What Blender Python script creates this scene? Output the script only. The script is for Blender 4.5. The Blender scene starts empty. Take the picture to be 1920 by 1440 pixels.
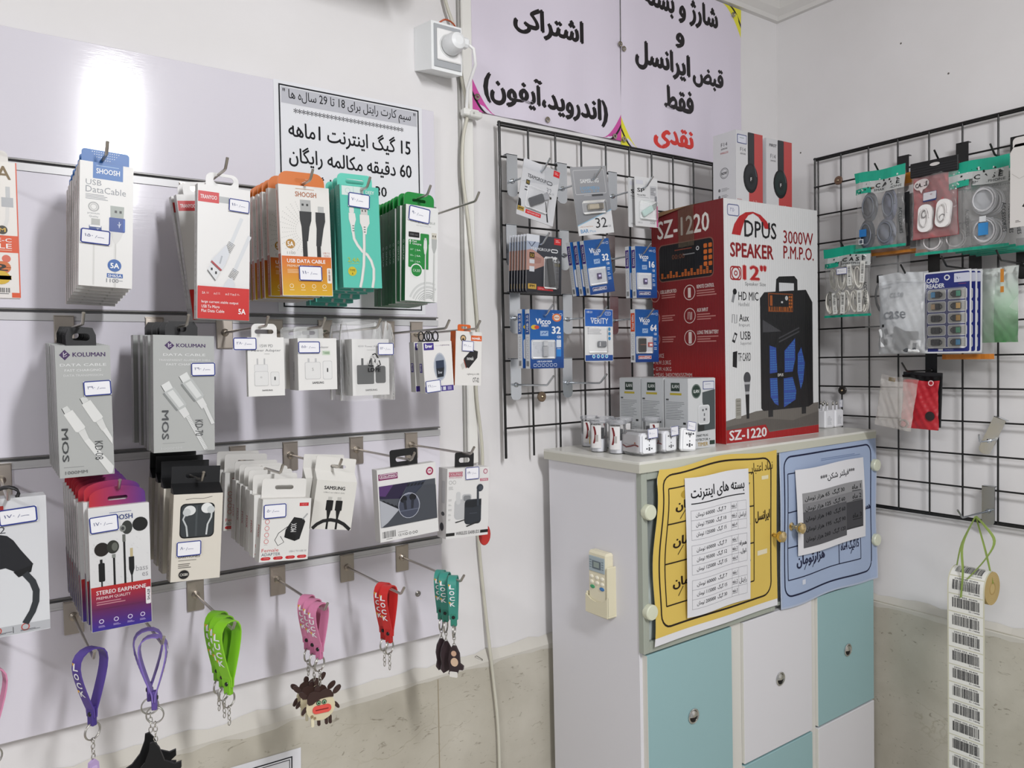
import bpy, math, random, unicodedata
from mathutils import Vector, Matrix
from mathutils.geometry import tessellate_polygon
SC = bpy.context.scene
COL = SC.collection
rnd = random.Random(7)

# ------------------------------------------------------------------ camera
cam_data = bpy.data.cameras.new('camera')
cam = bpy.data.objects.new('camera', cam_data)
COL.objects.link(cam)
cam_data.sensor_width = 36.0
cam_data.lens = 27.166
cam_data.clip_start = 0.02
cam.matrix_world = Matrix(((0.81371, 0.03077, -0.58046, -1.77511), (-0.58109, 0.01808, -0.81364, -1.26604), (-0.01454, 0.99936, 0.03259, 1.50145), (0, 0, 0, 1)))
SC.camera = cam

# ------------------------------------------------------------------ light
SC.view_settings.view_transform = 'Standard'
SC.view_settings.look = 'None'
SC.view_settings.exposure = 0.0
SC.view_settings.gamma = 1.0
SC.view_settings.use_curve_mapping = False
world = bpy.data.worlds.new('shop_ambient')
SC.world = world
world.use_nodes = True
world.node_tree.nodes['Background'].inputs[0].default_value = (0.96, 0.97, 1.0, 1)
world.node_tree.nodes['Background'].inputs[1].default_value = 0.40


def area(name, loc, sx, sy, power, col=(0.985, 0.985, 1.0), rot=(0, 0, 0)):
    l = bpy.data.lights.new(name, 'AREA')
    l.shape = 'RECTANGLE'
    l.size, l.size_y = sx, sy
    l.energy = power
    l.color = col
    o = bpy.data.objects.new(name, l)
    o.location = loc
    o.rotation_euler = rot
    COL.objects.link(o)
    return o


area('ceiling_tube_light', (-1.34, -1.60, 2.38), 0.10, 1.2, 46, rot=(0.52, -0.16, 0))
area('ceiling_tube_light', (-3.3, -1.5, 2.38), 0.12, 1.3, 30, rot=(0.3, -0.4, 0))


# ------------------------------------------------------------------ helpers
def lin(h):
    if not isinstance(h, str):
        return (h[0], h[1], h[2], 1.0)
    h = h.lstrip('#')
    if len(h) == 3:
        h = ''.join(c * 2 for c in h)
    out = []
    for i in (0, 2, 4):
        c = int(h[i:i + 2], 16) / 255
        out.append(c / 12.92 if c <= 0.04045 else ((c + 0.055) / 1.055) ** 2.4)
    return (out[0], out[1], out[2], 1.0)


def mixc(a, b, t):
    a, b = lin(a), lin(b)
    return tuple(a[i] + (b[i] - a[i]) * t for i in range(3))


MATS = {}


def finish(name, rough=0.5, metal=0.0, spec=0.5, coat=0.0, bump=0.0, bscale=300.0, trans=None, dye=1.0, flutes=False):
    """a finish: its base colour is the surface's own printed / dyed colour attribute"""
    m = bpy.data.materials.new(name)
    m.use_nodes = True
    nt = m.node_tree
    b = nt.nodes['Principled BSDF']
    at = nt.nodes.new('ShaderNodeAttribute')
    at.attribute_name = 'Col'
    vm = nt.nodes.new('ShaderNodeVectorMath')
    vm.operation = 'SCALE'
    vm.inputs['Scale'].default_value = dye
    nt.links.new(at.outputs['Color'], vm.inputs[0])
    nt.links.new(vm.outputs[0], b.inputs['Base Color'])
    b.inputs['Roughness'].default_value = rough
    b.inputs['Metallic'].default_value = metal
    b.inputs['Specular IOR Level'].default_value = spec
    b.inputs['Coat Weight'].default_value = coat
    b.inputs['Coat Roughness'].default_value = 0.15
    if bump:
        tc = nt.nodes.new('ShaderNodeTexCoord')
        n = nt.nodes.new('ShaderNodeTexNoise')
        n.inputs['Scale'].default_value = bscale
        n.inputs['Detail'].default_value = 3
        bp = nt.nodes.new('ShaderNodeBump')
        bp.inputs['Strength'].default_value = bump
        bp.inputs['Distance'].default_value = 0.002
        nt.links.new(tc.outputs['Object'], n.inputs['Vector'])
        nt.links.new(n.outputs['Fac'], bp.inputs['Height'])
        nt.links.new(bp.outputs['Normal'], b.inputs['Normal'])
    if flutes:
        tc = nt.nodes.new('ShaderNodeTexCoord')
        mp = nt.nodes.new('ShaderNodeMapping')
        mp.inputs['Rotation'].default_value = (0, 0, 0.785)
        wv = nt.nodes.new('ShaderNodeTexWave')
        wv.inputs['Scale'].default_value = 62
        wv.inputs['Distortion'].default_value = 0.3
        bp = nt.nodes.new('ShaderNodeBump')
        bp.inputs['Strength'].default_value = 0.09
        bp.inputs['Distance'].default_value = 0.002
        nt.links.new(tc.outputs['Object'], mp.inputs[0])
        nt.links.new(mp.outputs[0], wv.inputs['Vector'])
        nt.links.new(wv.outputs['Fac'], bp.inputs['Height'])
        nt.links.new(bp.outputs['Normal'], b.inputs['Normal'])
    if trans is not None:
        t = nt.nodes.new('ShaderNodeBsdfTransparent')
        mx = nt.nodes.new('ShaderNodeMixShader')
        fr = nt.nodes.new('ShaderNodeFresnel')
        fr.inputs['IOR'].default_value = 1.35
        ad = nt.nodes.new('ShaderNodeMath')
        ad.operation = 'ADD'
        ad.use_clamp = True
        ad.inputs[1].default_value = trans
        nt.links.new(fr.outputs[0], ad.inputs[0])
        if bump:
            nt.links.new(bp.outputs['Normal'], fr.inputs['Normal'])
        nt.links.new(ad.outputs[0], mx.inputs[0])
        nt.links.new(t.outputs[0], mx.inputs[1])
        nt.links.new(b.outputs[0], mx.inputs[2])
        nt.links.new(mx.outputs[0], nt.nodes['Material Output'].inputs[0])
    MATS[name] = m
    return m


finish('matte_paper', 0.7, spec=0.25, dye=0.85)
finish('coated_card', 0.38, spec=0.45, dye=0.76)
finish('vinyl_banner', 0.42, spec=0.4, bump=0.12, bscale=7)
finish('plastic', 0.35)
finish('soft_rubber', 0.45, spec=0.4)
finish('brushed_nickel', 0.33, 1.0, bump=0.05, bscale=900)
finish('zinc_plate', 0.22, 1.0)
finish('brass', 0.2, 1.0)
finish('black_enamel', 0.3)
finish('laminate', 0.28, spec=0.45, dye=0.85)
finish('corrugated_card', 0.45, spec=0.4, dye=0.76, flutes=True)
finish('clear_film', 0.08, trans=0.08, bump=1.0, bscale=28)
finish('clear_shell', 0.08, trans=0.02)
finish('frosted_film', 0.22, trans=0.26, bump=0.5, bscale=40)
finish('tinted_film', 0.15, trans=0.6, bump=0.8, bscale=40)
finish('window_glass', 0.03, trans=0.03)


class MB:
    """collects faces with their own colours; build() links them as one mesh object"""

    def __init__(s):
        s.v, s.f, s.c, s.m, s.sm, s.mats = [], [], [], [], [], []

    def mi(s, mat):
        if mat not in s.mats:
            s.mats.append(mat)
        return s.mats.index(mat)

    def poly(s, pts, col, mat='matte_paper', smooth=False):
        i = len(s.v)
        s.v += [tuple(p) for p in pts]
        s.f.append(tuple(range(i, i + len(pts))))
        if isinstance(col, list):
            s.c.append([lin(c) for c in col])
        else:
            s.c.append([lin(col)] * len(pts))
        s.m.append(s.mi(mat))
        s.sm.append(smooth)

    def mesh(s, verts, faces, col, mat='matte_paper', smooth=False):
        i = len(s.v)
        s.v += [tuple(p) for p in verts]
        k = s.mi(mat)
        c = lin(col)
        for f in faces:
            s.f.append(tuple(i + j for j in f))
            s.c.append([c] * len(f))
            s.m.append(k)
            s.sm.append(smooth)

    def box(s, x0, x1, y0, y1, z0, z1, col, mat='matte_paper', ch=0.0, cols=None):
        if ch:
            return s.cbox(x0, x1, y0, y1, z0, z1, col, mat, ch)
        v = [(x, y, z) for x in (x0, x1) for y in (y0, y1) for z in (z0, z1)]
        fs = [(0, 1, 3, 2), (4, 6, 7, 5), (0, 4, 5, 1), (2, 3, 7, 6), (0, 2, 6, 4), (1, 5, 7, 3)]
        s.mesh(v, fs, col, mat)

    def cbox(s, x0, x1, y0, y1, z0, z1, col, mat, ch):
        """box with chamfered edges"""
        lo, hi = (x0, y0, z0), (x1, y1, z1)
        ch = min(ch, (x1 - x0) / 2.01, (y1 - y0) / 2.01, (z1 - z0) / 2.01)
        v, idx = [], {}
        for sx in (0, 1):
            for sy in (0, 1):
                for sz in (0, 1):
                    sg = (sx, sy, sz)
                    for a in range(3):
                        p = []
                        for k in range(3):
                            e = hi[k] if sg[k] else lo[k]
                            p.append(e if k == a else (e - ch if sg[k] else e + ch))
                        idx[sg, a] = len(v)
                        v.append(p)
        fs = []
        for a in range(3):
            b, c = (a + 1) % 3, (a + 2) % 3
            for sa in (0, 1):
                def g(sb, sc, ax):
                    t = [0, 0, 0]
                    t[a], t[b], t[c] = sa, sb, sc
                    return idx[tuple(t), ax]
                q = [g(0, 0, a), g(1, 0, a), g(1, 1, a), g(0, 1, a)]
                fs.append(q if sa else q[::-1])
            for sb in (0, 1):
                for sc in (0, 1):
                    def h(sa, ax):
                        t = [0, 0, 0]
                        t[a], t[b], t[c] = sa, sb, sc
                        return idx[tuple(t), ax]
                    q = [h(0, b), h(1, b), h(1, c), h(0, c)]
                    fs.append(q if (sb ^ sc) else q[::-1])
        for sx in (0, 1):
            for sy in (0, 1):
                for sz in (0, 1):
                    t = [idx[(sx, sy, sz), a] for a in range(3)]
                    fs.append(t if (sx + sy + sz) % 2 else t[::-1])
        s.mesh(v, fs, col, mat)

    def prism(s, out, y0, y1, col, mat='matte_paper', holes=(), side=None):
        """outline in x,z extruded along y, with optional holes"""
        loops = [list(out)] + [list(h) for h in holes]
        flat = [p for l in loops for p in l]
        tris = tessellate_polygon([[Vector((p[0], p[1], 0)) for p in l] for l in loops])
        for y, flip in ((y0, 0), (y1, 1)):
            s.mesh([(p[0], y, p[1]) for p in flat], [t[::-1] if flip else t for t in tris], col, mat)
        for l in loops:
            n = len(l)
            vv = [(p[0], y0, p[1]) for p in l] + [(p[0], y1, p[1]) for p in l]
            s.mesh(vv, [(i, (i + 1) % n, n + (i + 1) % n, n + i) for i in range(n)], side or col, mat)

    def tube(s, path, r, col, mat='plastic', n=8, closed=False, cap=True):
        P = [Vector(p) for p in path]
        m = len(P)
        rs = r if isinstance(r, (list, tuple)) else [r] * m
        rings, prev = [], None
        for i in range(m):
            if closed:
                t = P[(i + 1) % m] - P[i - 1]
            else:
                t = P[min(i + 1, m - 1)] - P[max(i - 1, 0)]
            t.normalize()
            if prev is None:
                up = Vector((0, 0, 1)) if abs(t.z) < 0.9 else Vector((1, 0, 0))
                a = t.cross(up).normalized()
            else:
                a = (prev - t * prev.dot(t)).normalized()
            prev = a
            b = t.cross(a)
            rings.append([P[i] + (a * math.cos(q) + b * math.sin(q)) * rs[i] for q in (2 * math.pi * k / n for k in range(n))])
        vv = [p for ring in rings for p in ring]
        fs = []
        for i in range(m if closed else m - 1):
            j = (i + 1) % m
            for k in range(n):
                fs.append((i * n + k, i * n + (k + 1) % n, j * n + (k + 1) % n, j * n + k))
        s.mesh(vv, fs, col, mat, True)
        if cap and not closed:
            s.mesh(rings[0], [tuple(range(n))], col, mat)
            s.mesh(rings[-1], [tuple(range(n))], col, mat)

    def lathe(s, prof, M, col, mat='plastic', n=24, smooth=True, cap=True):
        """profile (radius, height) revolved about local z, placed by M"""
        vv = [M @ Vector((r * math.cos(2 * math.pi * k / n), r * math.sin(2 * math.pi * k / n), h)) for r, h in prof for k in range(n)]
        ang = [math.atan2(prof[i + 1][1] - prof[i][1], prof[i + 1][0] - prof[i][0]) for i in range(len(prof) - 1)]
        start = 0
        for i in range(len(prof) - 1):
            turn = abs((ang[i + 1] - ang[i] + math.pi) % (2 * math.pi) - math.pi) if i < len(ang) - 1 else 9
            if turn > 0.6:
                fs = []
                for j in range(i + 1 - start):
                    for k in range(n):
                        fs.append((j * n + k, j * n + (k + 1) % n, (j + 1) * n + (k + 1) % n, (j + 1) * n + k))
                s.mesh(vv[start * n:(i + 2) * n], fs, col, mat, smooth)
                start = i + 1
        for e in (0, len(prof) - 1) if cap and max(p[1] for p in prof) - min(p[1] for p in prof) > 1e-5 else ():
            if prof[e][0] > 1e-6:
                s.mesh(vv[e * n:(e + 1) * n], [tuple(range(n))], col, mat)

    def ball(s, c, rx, ry, rz, col, mat='plastic', n=16, k=10):
        M = Matrix.Translation(c) @ Matrix.Diagonal((rx, ry, rz, 1))
        s.lathe([(math.sin(math.pi * i / k) + (1e-7), -math.cos(math.pi * i / k)) for i in range(k + 1)], M, col, mat, n)

    def grid(s, fn, nu, nv, col, mat='matte_paper', smooth=True):
        """surface from fn(u, v) -> point; col may be a function of (u, v)"""
        i0 = len(s.v)
        s.v += [tuple(fn(a / nu, b / nv)) for b in range(nv + 1) for a in range(nu + 1)]
        k = s.mi(mat)
        for b in range(nv):
            for a in range(nu):
                q = [(a, b), (a + 1, b), (a + 1, b + 1), (a, b + 1)]
                s.f.append(tuple(i0 + y * (nu + 1) + x for x, y in q))
                s.c.append([lin(col(x / nu, y / nv)) for x, y in q] if callable(col) else [lin(col)] * 4)
                s.m.append(k)
                s.sm.append(smooth)

    def build(s, name, parent=None, label=None, mats=None, loc=None):
        me = bpy.data.meshes.new(name)
        me.from_pydata(s.v, [], s.f)
        at = me.color_attributes.new('Col', 'FLOAT_COLOR', 'CORNER')
        buf = [x for fc in s.c for c in fc for x in c]
        at.data.foreach_set('color', buf)
        me.polygons.foreach_set('material_index', s.m)
        me.polygons.foreach_set('use_smooth', s.sm)
        for k in s.mats:
            me.materials.append(MATS[k])
        me.update()
        o = bpy.data.objects.new(name, me)
        COL.objects.link(o)
        if parent:
            o.parent = parent
        if label:
            o['label'] = label
        if loc:
            o.location = loc
        return o


def tag(o, label, cat, group=None, kind=None):
    if label:
        o['label'] = label
    if cat:
        o['category'] = cat
    if group:
        o['group'] = group
    if kind:
        o['kind'] = kind
    return o


def thing(name, label, cat, loc=(0, 0, 0), rot=(0, 0, 0), group=None):
    o = bpy.data.objects.new(name, None)
    o.empty_display_size = 0.02
    o.location = loc
    o.rotation_euler = rot
    COL.objects.link(o)
    return tag(o, label, cat, group)


def struct(name, mb, loc=None):
    return tag(mb.build(name, loc=loc), None, None, kind='structure')


def dup(root, loc, rot, label, skip=('price_label',), keep=None):
    """a copy of a thing with copies of its parts and sub-parts (mesh data shared)"""
    r = root.copy()
    COL.objects.link(r)
    r.location, r.rotation_euler = loc, rot
    r['label'] = label
    for ch in list(root.children):
        if ch.name.split('.')[0] in skip:
            continue
        c = ch.copy()
        COL.objects.link(c)
        c.parent = r
        for g in list(ch.children):
            d = g.copy()
            COL.objects.link(d)
            d.parent = c
    return r


# ------------------------------------------------------------------ lettering
FORMS = {}
for cp in list(range(0xFB50, 0xFE00)) + list(range(0xFE70, 0xFEFD)):
    d = unicodedata.decomposition(chr(cp)).split()
    if len(d) == 2:
        FORMS.setdefault(chr(int(d[1], 16)), {})[d[0]] = chr(cp)
    elif len(d) == 3 and d[1] == '0644':
        FORMS.setdefault('\u0644' + chr(int(d[2], 16)), {})[d[0]] = chr(cp)


def shape(t):
    """contextual Arabic-script forms in visual order"""
    out, i, join = [], 0, False
    while i < len(t):
        ch = t[i]
        if t[i:i + 2] in FORMS and len(t[i:i + 2]) == 2:
            ch = t[i:i + 2]
        fm = FORMS.get(ch)
        nxt = t[i + len(ch):i + len(ch) + 1]
        if not fm:
            out.append(ch)
            join = False
        else:
            nx = FORMS.get(nxt)
            can = nx and '<final>' in nx and '<initial>' in fm
            k = ('<medial>' if can else '<final>') if join else ('<initial>' if can else '<isolated>')
            out.append(fm.get(k, ch))
            join = bool(can)
        i += len(ch)
    s, run, res = ''.join(out)[::-1], '', ''
    for ch in s:
        if ch.isdigit():
            run = ch + run
        else:
            if ch in '()':
                ch = '()'[ch == '(']
            res += run + ch
            run = ''
    return res + run


GLY = {}


def winding_fill(v, edges):
    """fill overlapping outlines by the non-zero rule, in thin horizontal slabs"""
    ys = []
    for y in sorted(p[1] for p in v):
        if not ys or y - ys[-1] > 0.006:
            ys.append(y)
    E = []
    for a, b in edges:
        # each outline is stored in running order, its last edge closes it
        if abs(a - b) != 1:
            a, b = max(a, b), min(a, b)
        else:
            a, b = min(a, b), max(a, b)
        if abs(v[a][1] - v[b][1]) > 1e-9:
            E.append((v[a], v[b]))
    vv, ff = [], []
    for ya, yb in zip(ys, ys[1:]):
        ym = (ya + yb) / 2
        act = []
        for (xa, y0), (xb, y1) in E:
            if min(y0, y1) <= ym < max(y0, y1):
                k = (xb - xa) / (y1 - y0)
                lo, hi = min(y0, y1), max(y0, y1)
                act.append((xa + k * (ym - y0), xa + k * (max(ya, lo) - y0), xa + k * (min(yb, hi) - y0), 1 if y1 > y0 else -1))
        act.sort()
        w, start = 0, None
        for e in act:
            if w == 0:
                start = e
            w += e[3]
            if w == 0:
                i = len(vv)
                vv += [(start[1], ya), (e[1], ya), (e[2], yb), (start[2], yb)]
                ff.append((i, i + 1, i + 2, i + 3))
    return vv, ff


def glyphs(t, bold):
    if (t, bold) not in GLY:
        cu = bpy.data.curves.new('lettering', 'FONT')
        cu.body = t
        cu.size = 1
        cu.resolution_u = 2
        cu.offset = bold
        o = bpy.data.objects.new('lettering', cu)
        COL.objects.link(o)
        arabic = any(ord(c) > 0x5FF for c in t)
        if arabic:
            cu.dimensions = '2D'
            cu.fill_mode = 'NONE'
        me = o.to_mesh()
        v = [(p.co.x, p.co.y) for p in me.vertices]
        f = [tuple(p.vertices) for p in me.polygons]
        if arabic:
            v, f = winding_fill(v, [tuple(e.vertices) for e in me.edges])
        o.to_mesh_clear()
        bpy.data.objects.remove(o)
        bpy.data.curves.remove(cu)
        xs, ys = [p[0] for p in v] or [0, 1], [p[1] for p in v] or [0, 1]
        GLY[t, bold] = (v, f, min(xs), max(xs), min(ys), max(ys))
    return GLY[t, bold]


OFF = ((-1, .1), (1, -.1), (-.1, .7), (.1, -.7), (0, 0))


class Art:
    """printed artwork on one face; x, y run 0-100 across the face from its top left corner"""

    def __init__(s, mb, O, U, V, w, h, mat='coated_card', step=0.00012, warp=None):
        s.mb, s.O, s.U, s.V = mb, Vector(O), Vector(U), Vector(V)
        s.N = s.V.cross(s.U).normalized()
        s.w, s.h, s.mat, s.step, s.bb, s.warp = w, h, mat, step, [], warp

    def P(s, x, y, L):
        q = s.O + s.U * (x * s.w / 100) + s.V * (y * s.h / 100) + s.N * (0.0002 + L * s.step)
        return s.warp(q, x / 100, y / 100) if s.warp else q

    def lay(s, pts):
        xs, ys = [p[0] for p in pts], [p[1] for p in pts]
        b = (min(xs), max(xs), min(ys), max(ys))
        L = 0
        for q, l in s.bb:
            if b[0] < q[1] and b[1] > q[0] and b[2] < q[3] and b[3] > q[2]:
                L = max(L, l + 1)
        s.bb.append((b, L))
        return L

    def poly(s, pts, c, concave=False):
        L = s.lay(pts)
        P = [s.P(x, y, L) for x, y in pts]
        if concave:
            s.mb.mesh(P, tessellate_polygon([[Vector((p[0], p[1], 0)) for p in pts]]), c, s.mat)
        else:
            s.mb.poly(P, c, s.mat)

    def rect(s, x0, y0, x1, y1, c):
        if s.warp:
            L = s.lay([(x0, y0), (x1, y1)])
            n, m = max(1, int(abs(x1 - x0) / 3)), max(1, int(abs(y1 - y0) / 3))
            for i in range(n):
                for j in range(m):
                    xa, xb = x0 + (x1 - x0) * i / n, x0 + (x1 - x0) * (i + 1) / n
                    ya, yb = y0 + (y1 - y0) * j / m, y0 + (y1 - y0) * (j + 1) / m
                    s.mb.poly([s.P(x, y, L) for x, y in ((xa, ya), (xb, ya), (xb, yb), (xa, yb))], c, s.mat, True)
            return
        s.poly([(x0, y0), (x1, y0), (x1, y1), (x0, y1)], c)

    def fill(s, c):
        if s.warp:
            for a in range(40):
                for b in range(40):
                    q = [(a, b), (a + 1, b), (a + 1, b + 1), (a, b + 1)]
                    s.mb.poly([s.P(x * 2.5, y * 2.5, 0) for x, y in q], c, s.mat, True)
            s.bb.append(((0, 100, 0, 100), 0))
        else:
            s.rect(0, 0, 100, 100, c)

    def grad(s, x0, y0, x1, y1, ca, cb, horiz=False):
        L = s.lay([(x0, y0), (x1, y1)])
        q = [(x0, y0), (x1, y0), (x1, y1), (x0, y1)]
        s.mb.poly([s.P(x, y, L) for x, y in q], [ca, cb, cb, ca] if horiz else [ca, ca, cb, cb], s.mat)

    def rr(s, x0, y0, x1, y1, r, c):
        k = s.w / s.h
        ry = r * k
        pts = []
        for cx, cy, a0 in ((x1 - r, y0 + ry, -90), (x1 - r, y1 - ry, 0), (x0 + r, y1 - ry, 90), (x0 + r, y0 + ry, 180)):
            for i in range(5):
                a = math.radians(a0 + i * 22.5)
                pts.append((cx + r * math.cos(a), cy + ry * math.sin(a)))
        s.poly(pts, c)

    def ell(s, cx, cy, rx, c, ry=None, n=20):
        ry = ry if ry is not None else rx * s.w / s.h
        s.poly([(cx + rx * math.cos(2 * math.pi * i / n), cy + ry * math.sin(2 * math.pi * i / n)) for i in range(n)], c)

    def ring(s, cx, cy, rx, t, c, ry=None, n=20):
        ry = ry if ry is not None else rx * s.w / s.h
        s.line([(cx + rx * math.cos(2 * math.pi * i / n), cy + ry * math.sin(2 * math.pi * i / n)) for i in range(n)], t, c, closed=True)

    def line(s, pts, t, c, closed=False):
        """stroke of width t (percent of face width)"""
        if s.warp:
            q = list(pts) + ([pts[0]] if closed else [])
            pts = []
            for (xa, ya), (xb, yb) in zip(q, q[1:]):
                n = max(1, int(max(abs(xb - xa), abs(yb - ya)) / 3))
                pts += [(xa + (xb - xa) * i / n, ya + (yb - ya) * i / n) for i in range(n)]
            if not closed:
                pts.append(q[-1])
        k = s.h / s.w
        P = [Vector((x, y * k)) for x, y in pts]
        m = len(P)
        L = s.lay(pts + [(pts[0][0] + .1, pts[0][1] + .1)])
        A, B = [], []
        for i in range(m):
            a = P[i - 1] if (i or closed) else P[0]
            b = P[(i + 1) % m] if (i < m - 1 or closed) else P[-1]
            d = (b - a).normalized() if (b - a).length else Vector((1, 0))
            nn = Vector((-d.y, d.x)) * t / 2
            A.append(P[i] + nn)
            B.append(P[i] - nn)
        vv = [s.P(p.x, p.y / k, L) for p in A + B]
        fs = [(i, (i + 1) % m, m + (i + 1) % m, m + i) for i in range(m if closed else m - 1)]
        s.mb.mesh(vv, fs, c, s.mat)

    def frame(s, x0, y0, x1, y1, t, c):
        ty = t * s.w / s.h
        s.rect(x0, y0, x1, y0 + ty, c)
        s.rect(x0, y1 - ty, x1, y1, c)
        s.rect(x0, y0 + ty, x0 + t, y1 - ty, c)
        s.rect(x1 - t, y0 + ty, x1, y1 - ty, c)

    def rframe(s, x0, y0, x1, y1, r, t, c):
        k = s.w / s.h
        pts = []
        for cx, cy, a0 in ((x1 - r, y0 + r * k, -90), (x1 - r, y1 - r * k, 0), (x0 + r, y1 - r * k, 90), (x0 + r, y0 + r * k, 180)):
            for i in range(6):
                a = math.radians(a0 + i * 18)
                pts.append((cx + r * math.cos(a), cy + r * k * math.sin(a)))
        n = []
        for i in range(len(pts)):
            a, b = pts[i], pts[(i + 1) % len(pts)]
            m = max(1, int(max(abs(a[0] - b[0]), abs(a[1] - b[1])) / 9)) if s.warp else 1
            n += [(a[0] + (b[0] - a[0]) * j / m, a[1] + (b[1] - a[1]) * j / m) for j in range(m)]
        s.line(n, t, c, closed=True)

    def tx(s, t, x0, y0, x1, y1, c, bold=0.0, rot=0, ar=False):
        """lettering stretched to fill the given box; rot 90 reads downwards, -90 upwards"""
        v, f, a0, a1, b0, b1 = glyphs(shape(t) if ar else t, 0.0)
        if not f:
            return
        if bold > 0:
            k, n = bold * (.85 if ar else .6), len(v)
            v = [(x + dx * k, y + dy * k) for dx, dy in OFF for x, y in v]
            f = [tuple(i + n * j for i in q) for j in range(len(OFF)) for q in f]
            a0, a1, b0, b1 = a0 - k, a1 + k, b0 - k * .7, b1 + k * .7
        L = s.lay([(x0, y0), (x1, y1)])
        P = []
        n0 = len(v) // (len(OFF) if bold > 0 else 1)
        for q, (x, y) in enumerate(v):
            u, w = (x - a0) / (a1 - a0), (b1 - y) / max(b1 - b0, 1e-6)
            if rot == 90:
                u, w = 1 - w, u
            elif rot == -90:
                u, w = w, 1 - u
            P.append(s.P(x0 + (x1 - x0) * u, y0 + (y1 - y0) * w, L + .16 * (q // n0)))
        s.mb.mesh(P, f, c, s.mat)

    def small(s, x0, y0, x1, y1, n, c, seed=1, t=0.45):
        """paragraph of print too fine to read"""
        r = random.Random(seed)
        dy = (y1 - y0) / n
        for i in range(n):
            y = y0 + dy * i
            s.rect(x0, y, x0 + (x1 - x0) * (1 if n == 1 else r.uniform(.6, 1)), y + dy * t, c)

    def bars(s, x0, y0, x1, y1, n, c, seed=1, vert=True):
        r = random.Random(seed)
        k = 0.0
        ws = [r.uniform(.4, 1.6) for _ in range(2 * n)]
        tot = sum(ws)
        for i in range(0, 2 * n, 2):
            a, b = k / tot, (k + ws[i]) / tot
            if vert:
                s.rect(x0 + (x1 - x0) * a, y0, x0 + (x1 - x0) * b, y1, c)
            else:
                s.rect(x0, y0 + (y1 - y0) * a, x1, y0 + (y1 - y0) * b, c)
            k += ws[i] + ws[i + 1]


def front(mb, w, h, y=0.0, mat='coated_card', **k):
    return Art(mb, (-w / 2, y, h), (1, 0, 0), (0, 0, -1), w, h, mat, **k)


def left(mb, w, h, d, y=0.0, mat='coated_card'):
    return Art(mb, (-w / 2, y + d, h), (0, -1, 0), (0, 0, -1), d, h, mat)


def rrpts(x0, z0, x1, z1, r, tl=1, tr=1, br=1, bl=1):
    pts = []
    for cx, cz, a0, on, ex, ez in ((x1 - r, z1 - r, 0, tr, x1, z1), (x0 + r, z1 - r, 90, tl, x0, z1), (x0 + r, z0 + r, 180, bl, x0, z0), (x1 - r, z0 + r, 270, br, x1, z0)):
        if on and r > 0:
            pts += [(cx + r * math.cos(math.radians(a0 + i * 18)), cz + r * math.sin(math.radians(a0 + i * 18))) for i in range(6)]
        else:
            pts.append((ex, ez))
    return pts


def slot(cx, cz, w, h):
    return rrpts(cx - w / 2, cz - h / 2, cx + w / 2, cz + h / 2, min(w, h) * .49)


ORD = ['front', 'second', 'third', 'fourth', 'fifth', 'sixth', 'seventh', 'eighth', 'ninth', 'tenth', 'eleventh']
INK, BLUEINK, PAPER = '#17171c', '#2a3a8c', '#f1f1f6'


def price(parent, txt, w, h, x, z, y=-0.0022, rot=0.0, border=BLUEINK):
    """small price sticker: blue printed border, hand-written figures"""
    mb = MB()
    mb.box(-w / 2, w / 2, -0.0003, 0.0003, -h / 2, h / 2, PAPER)
    a = Art(mb, (-w / 2, -0.0003, h / 2), (1, 0, 0), (0, 0, -1), w, h, 'matte_paper')
    a.rframe(2, 3, 98, 97, 6, 4, border)
    n = len(txt)
    a.tx(txt, 14, 34, 14 + 9 * n, 54, '#686c92', 0.0)
    a.line([(16 + 11 * n, 60), (22 + 11 * n, 40)], 1.3, '#686c92')
    a.line([(24 + 11 * n, 54), (34 + 11 * n, 52), (46 + 11 * n, 54)], 1.3, '#686c92')
    o = mb.build('price_label', parent, 'white price label with a blue border')
    o.location = (x, y, z)
    o.rotation_euler = (0, rot, 0)
    return o

# ------------------------------------------------------------------ room
def node_mat(name, rough, build, spec=0.4):
    m = bpy.data.materials.new(name)
    m.use_nodes = True
    nt = m.node_tree
    b = nt.nodes['Principled BSDF']
    b.inputs['Roughness'].default_value = rough
    b.inputs['Specular IOR Level'].default_value = spec
    tc = nt.nodes.new('ShaderNodeTexCoord')
    build(nt, b, tc)
    MATS[name] = m
    return m


def noise(nt, vec, scale, detail=4, rough=0.55, dist=0.0):
    n = nt.nodes.new('ShaderNodeTexNoise')
    n.inputs['Scale'].default_value = scale
    n.inputs['Detail'].default_value = detail
    n.inputs['Roughness'].default_value = rough
    n.inputs['Distortion'].default_value = dist
    nt.links.new(vec, n.inputs['Vector'])
    return n.outputs['Fac']


def ramp(nt, fac, stops):
    r = nt.nodes.new('ShaderNodeValToRGB')
    e = r.color_ramp.elements
    while len(e) < len(stops):
        e.new(0.5)
    for k, (p, c) in enumerate(stops):
        e[k].position = p
        e[k].color = lin(c)
    nt.links.new(fac, r.inputs[0])
    return r.outputs[0]


def mixn(nt, fac, a, b, mode='MIX'):
    m = nt.nodes.new('ShaderNodeMix')
    m.data_type = 'RGBA'
    m.blend_type = mode
    if isinstance(fac, float):
        m.inputs[0].default_value = fac
    else:
        nt.links.new(fac, m.inputs[0])
    for k, x in ((6, a), (7, b)):
        if isinstance(x, str):
            m.inputs[k].default_value = lin(x)
        else:
            nt.links.new(x, m.inputs[k])
    return m.outputs[2]


def bump(nt, b, h, st, dist=0.002):
    bp = nt.nodes.new('ShaderNodeBump')
    bp.inputs['Strength'].default_value = st
    bp.inputs['Distance'].default_value = dist
    nt.links.new(h, bp.inputs['Height'])
    nt.links.new(bp.outputs['Normal'], b.inputs['Normal'])


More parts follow.
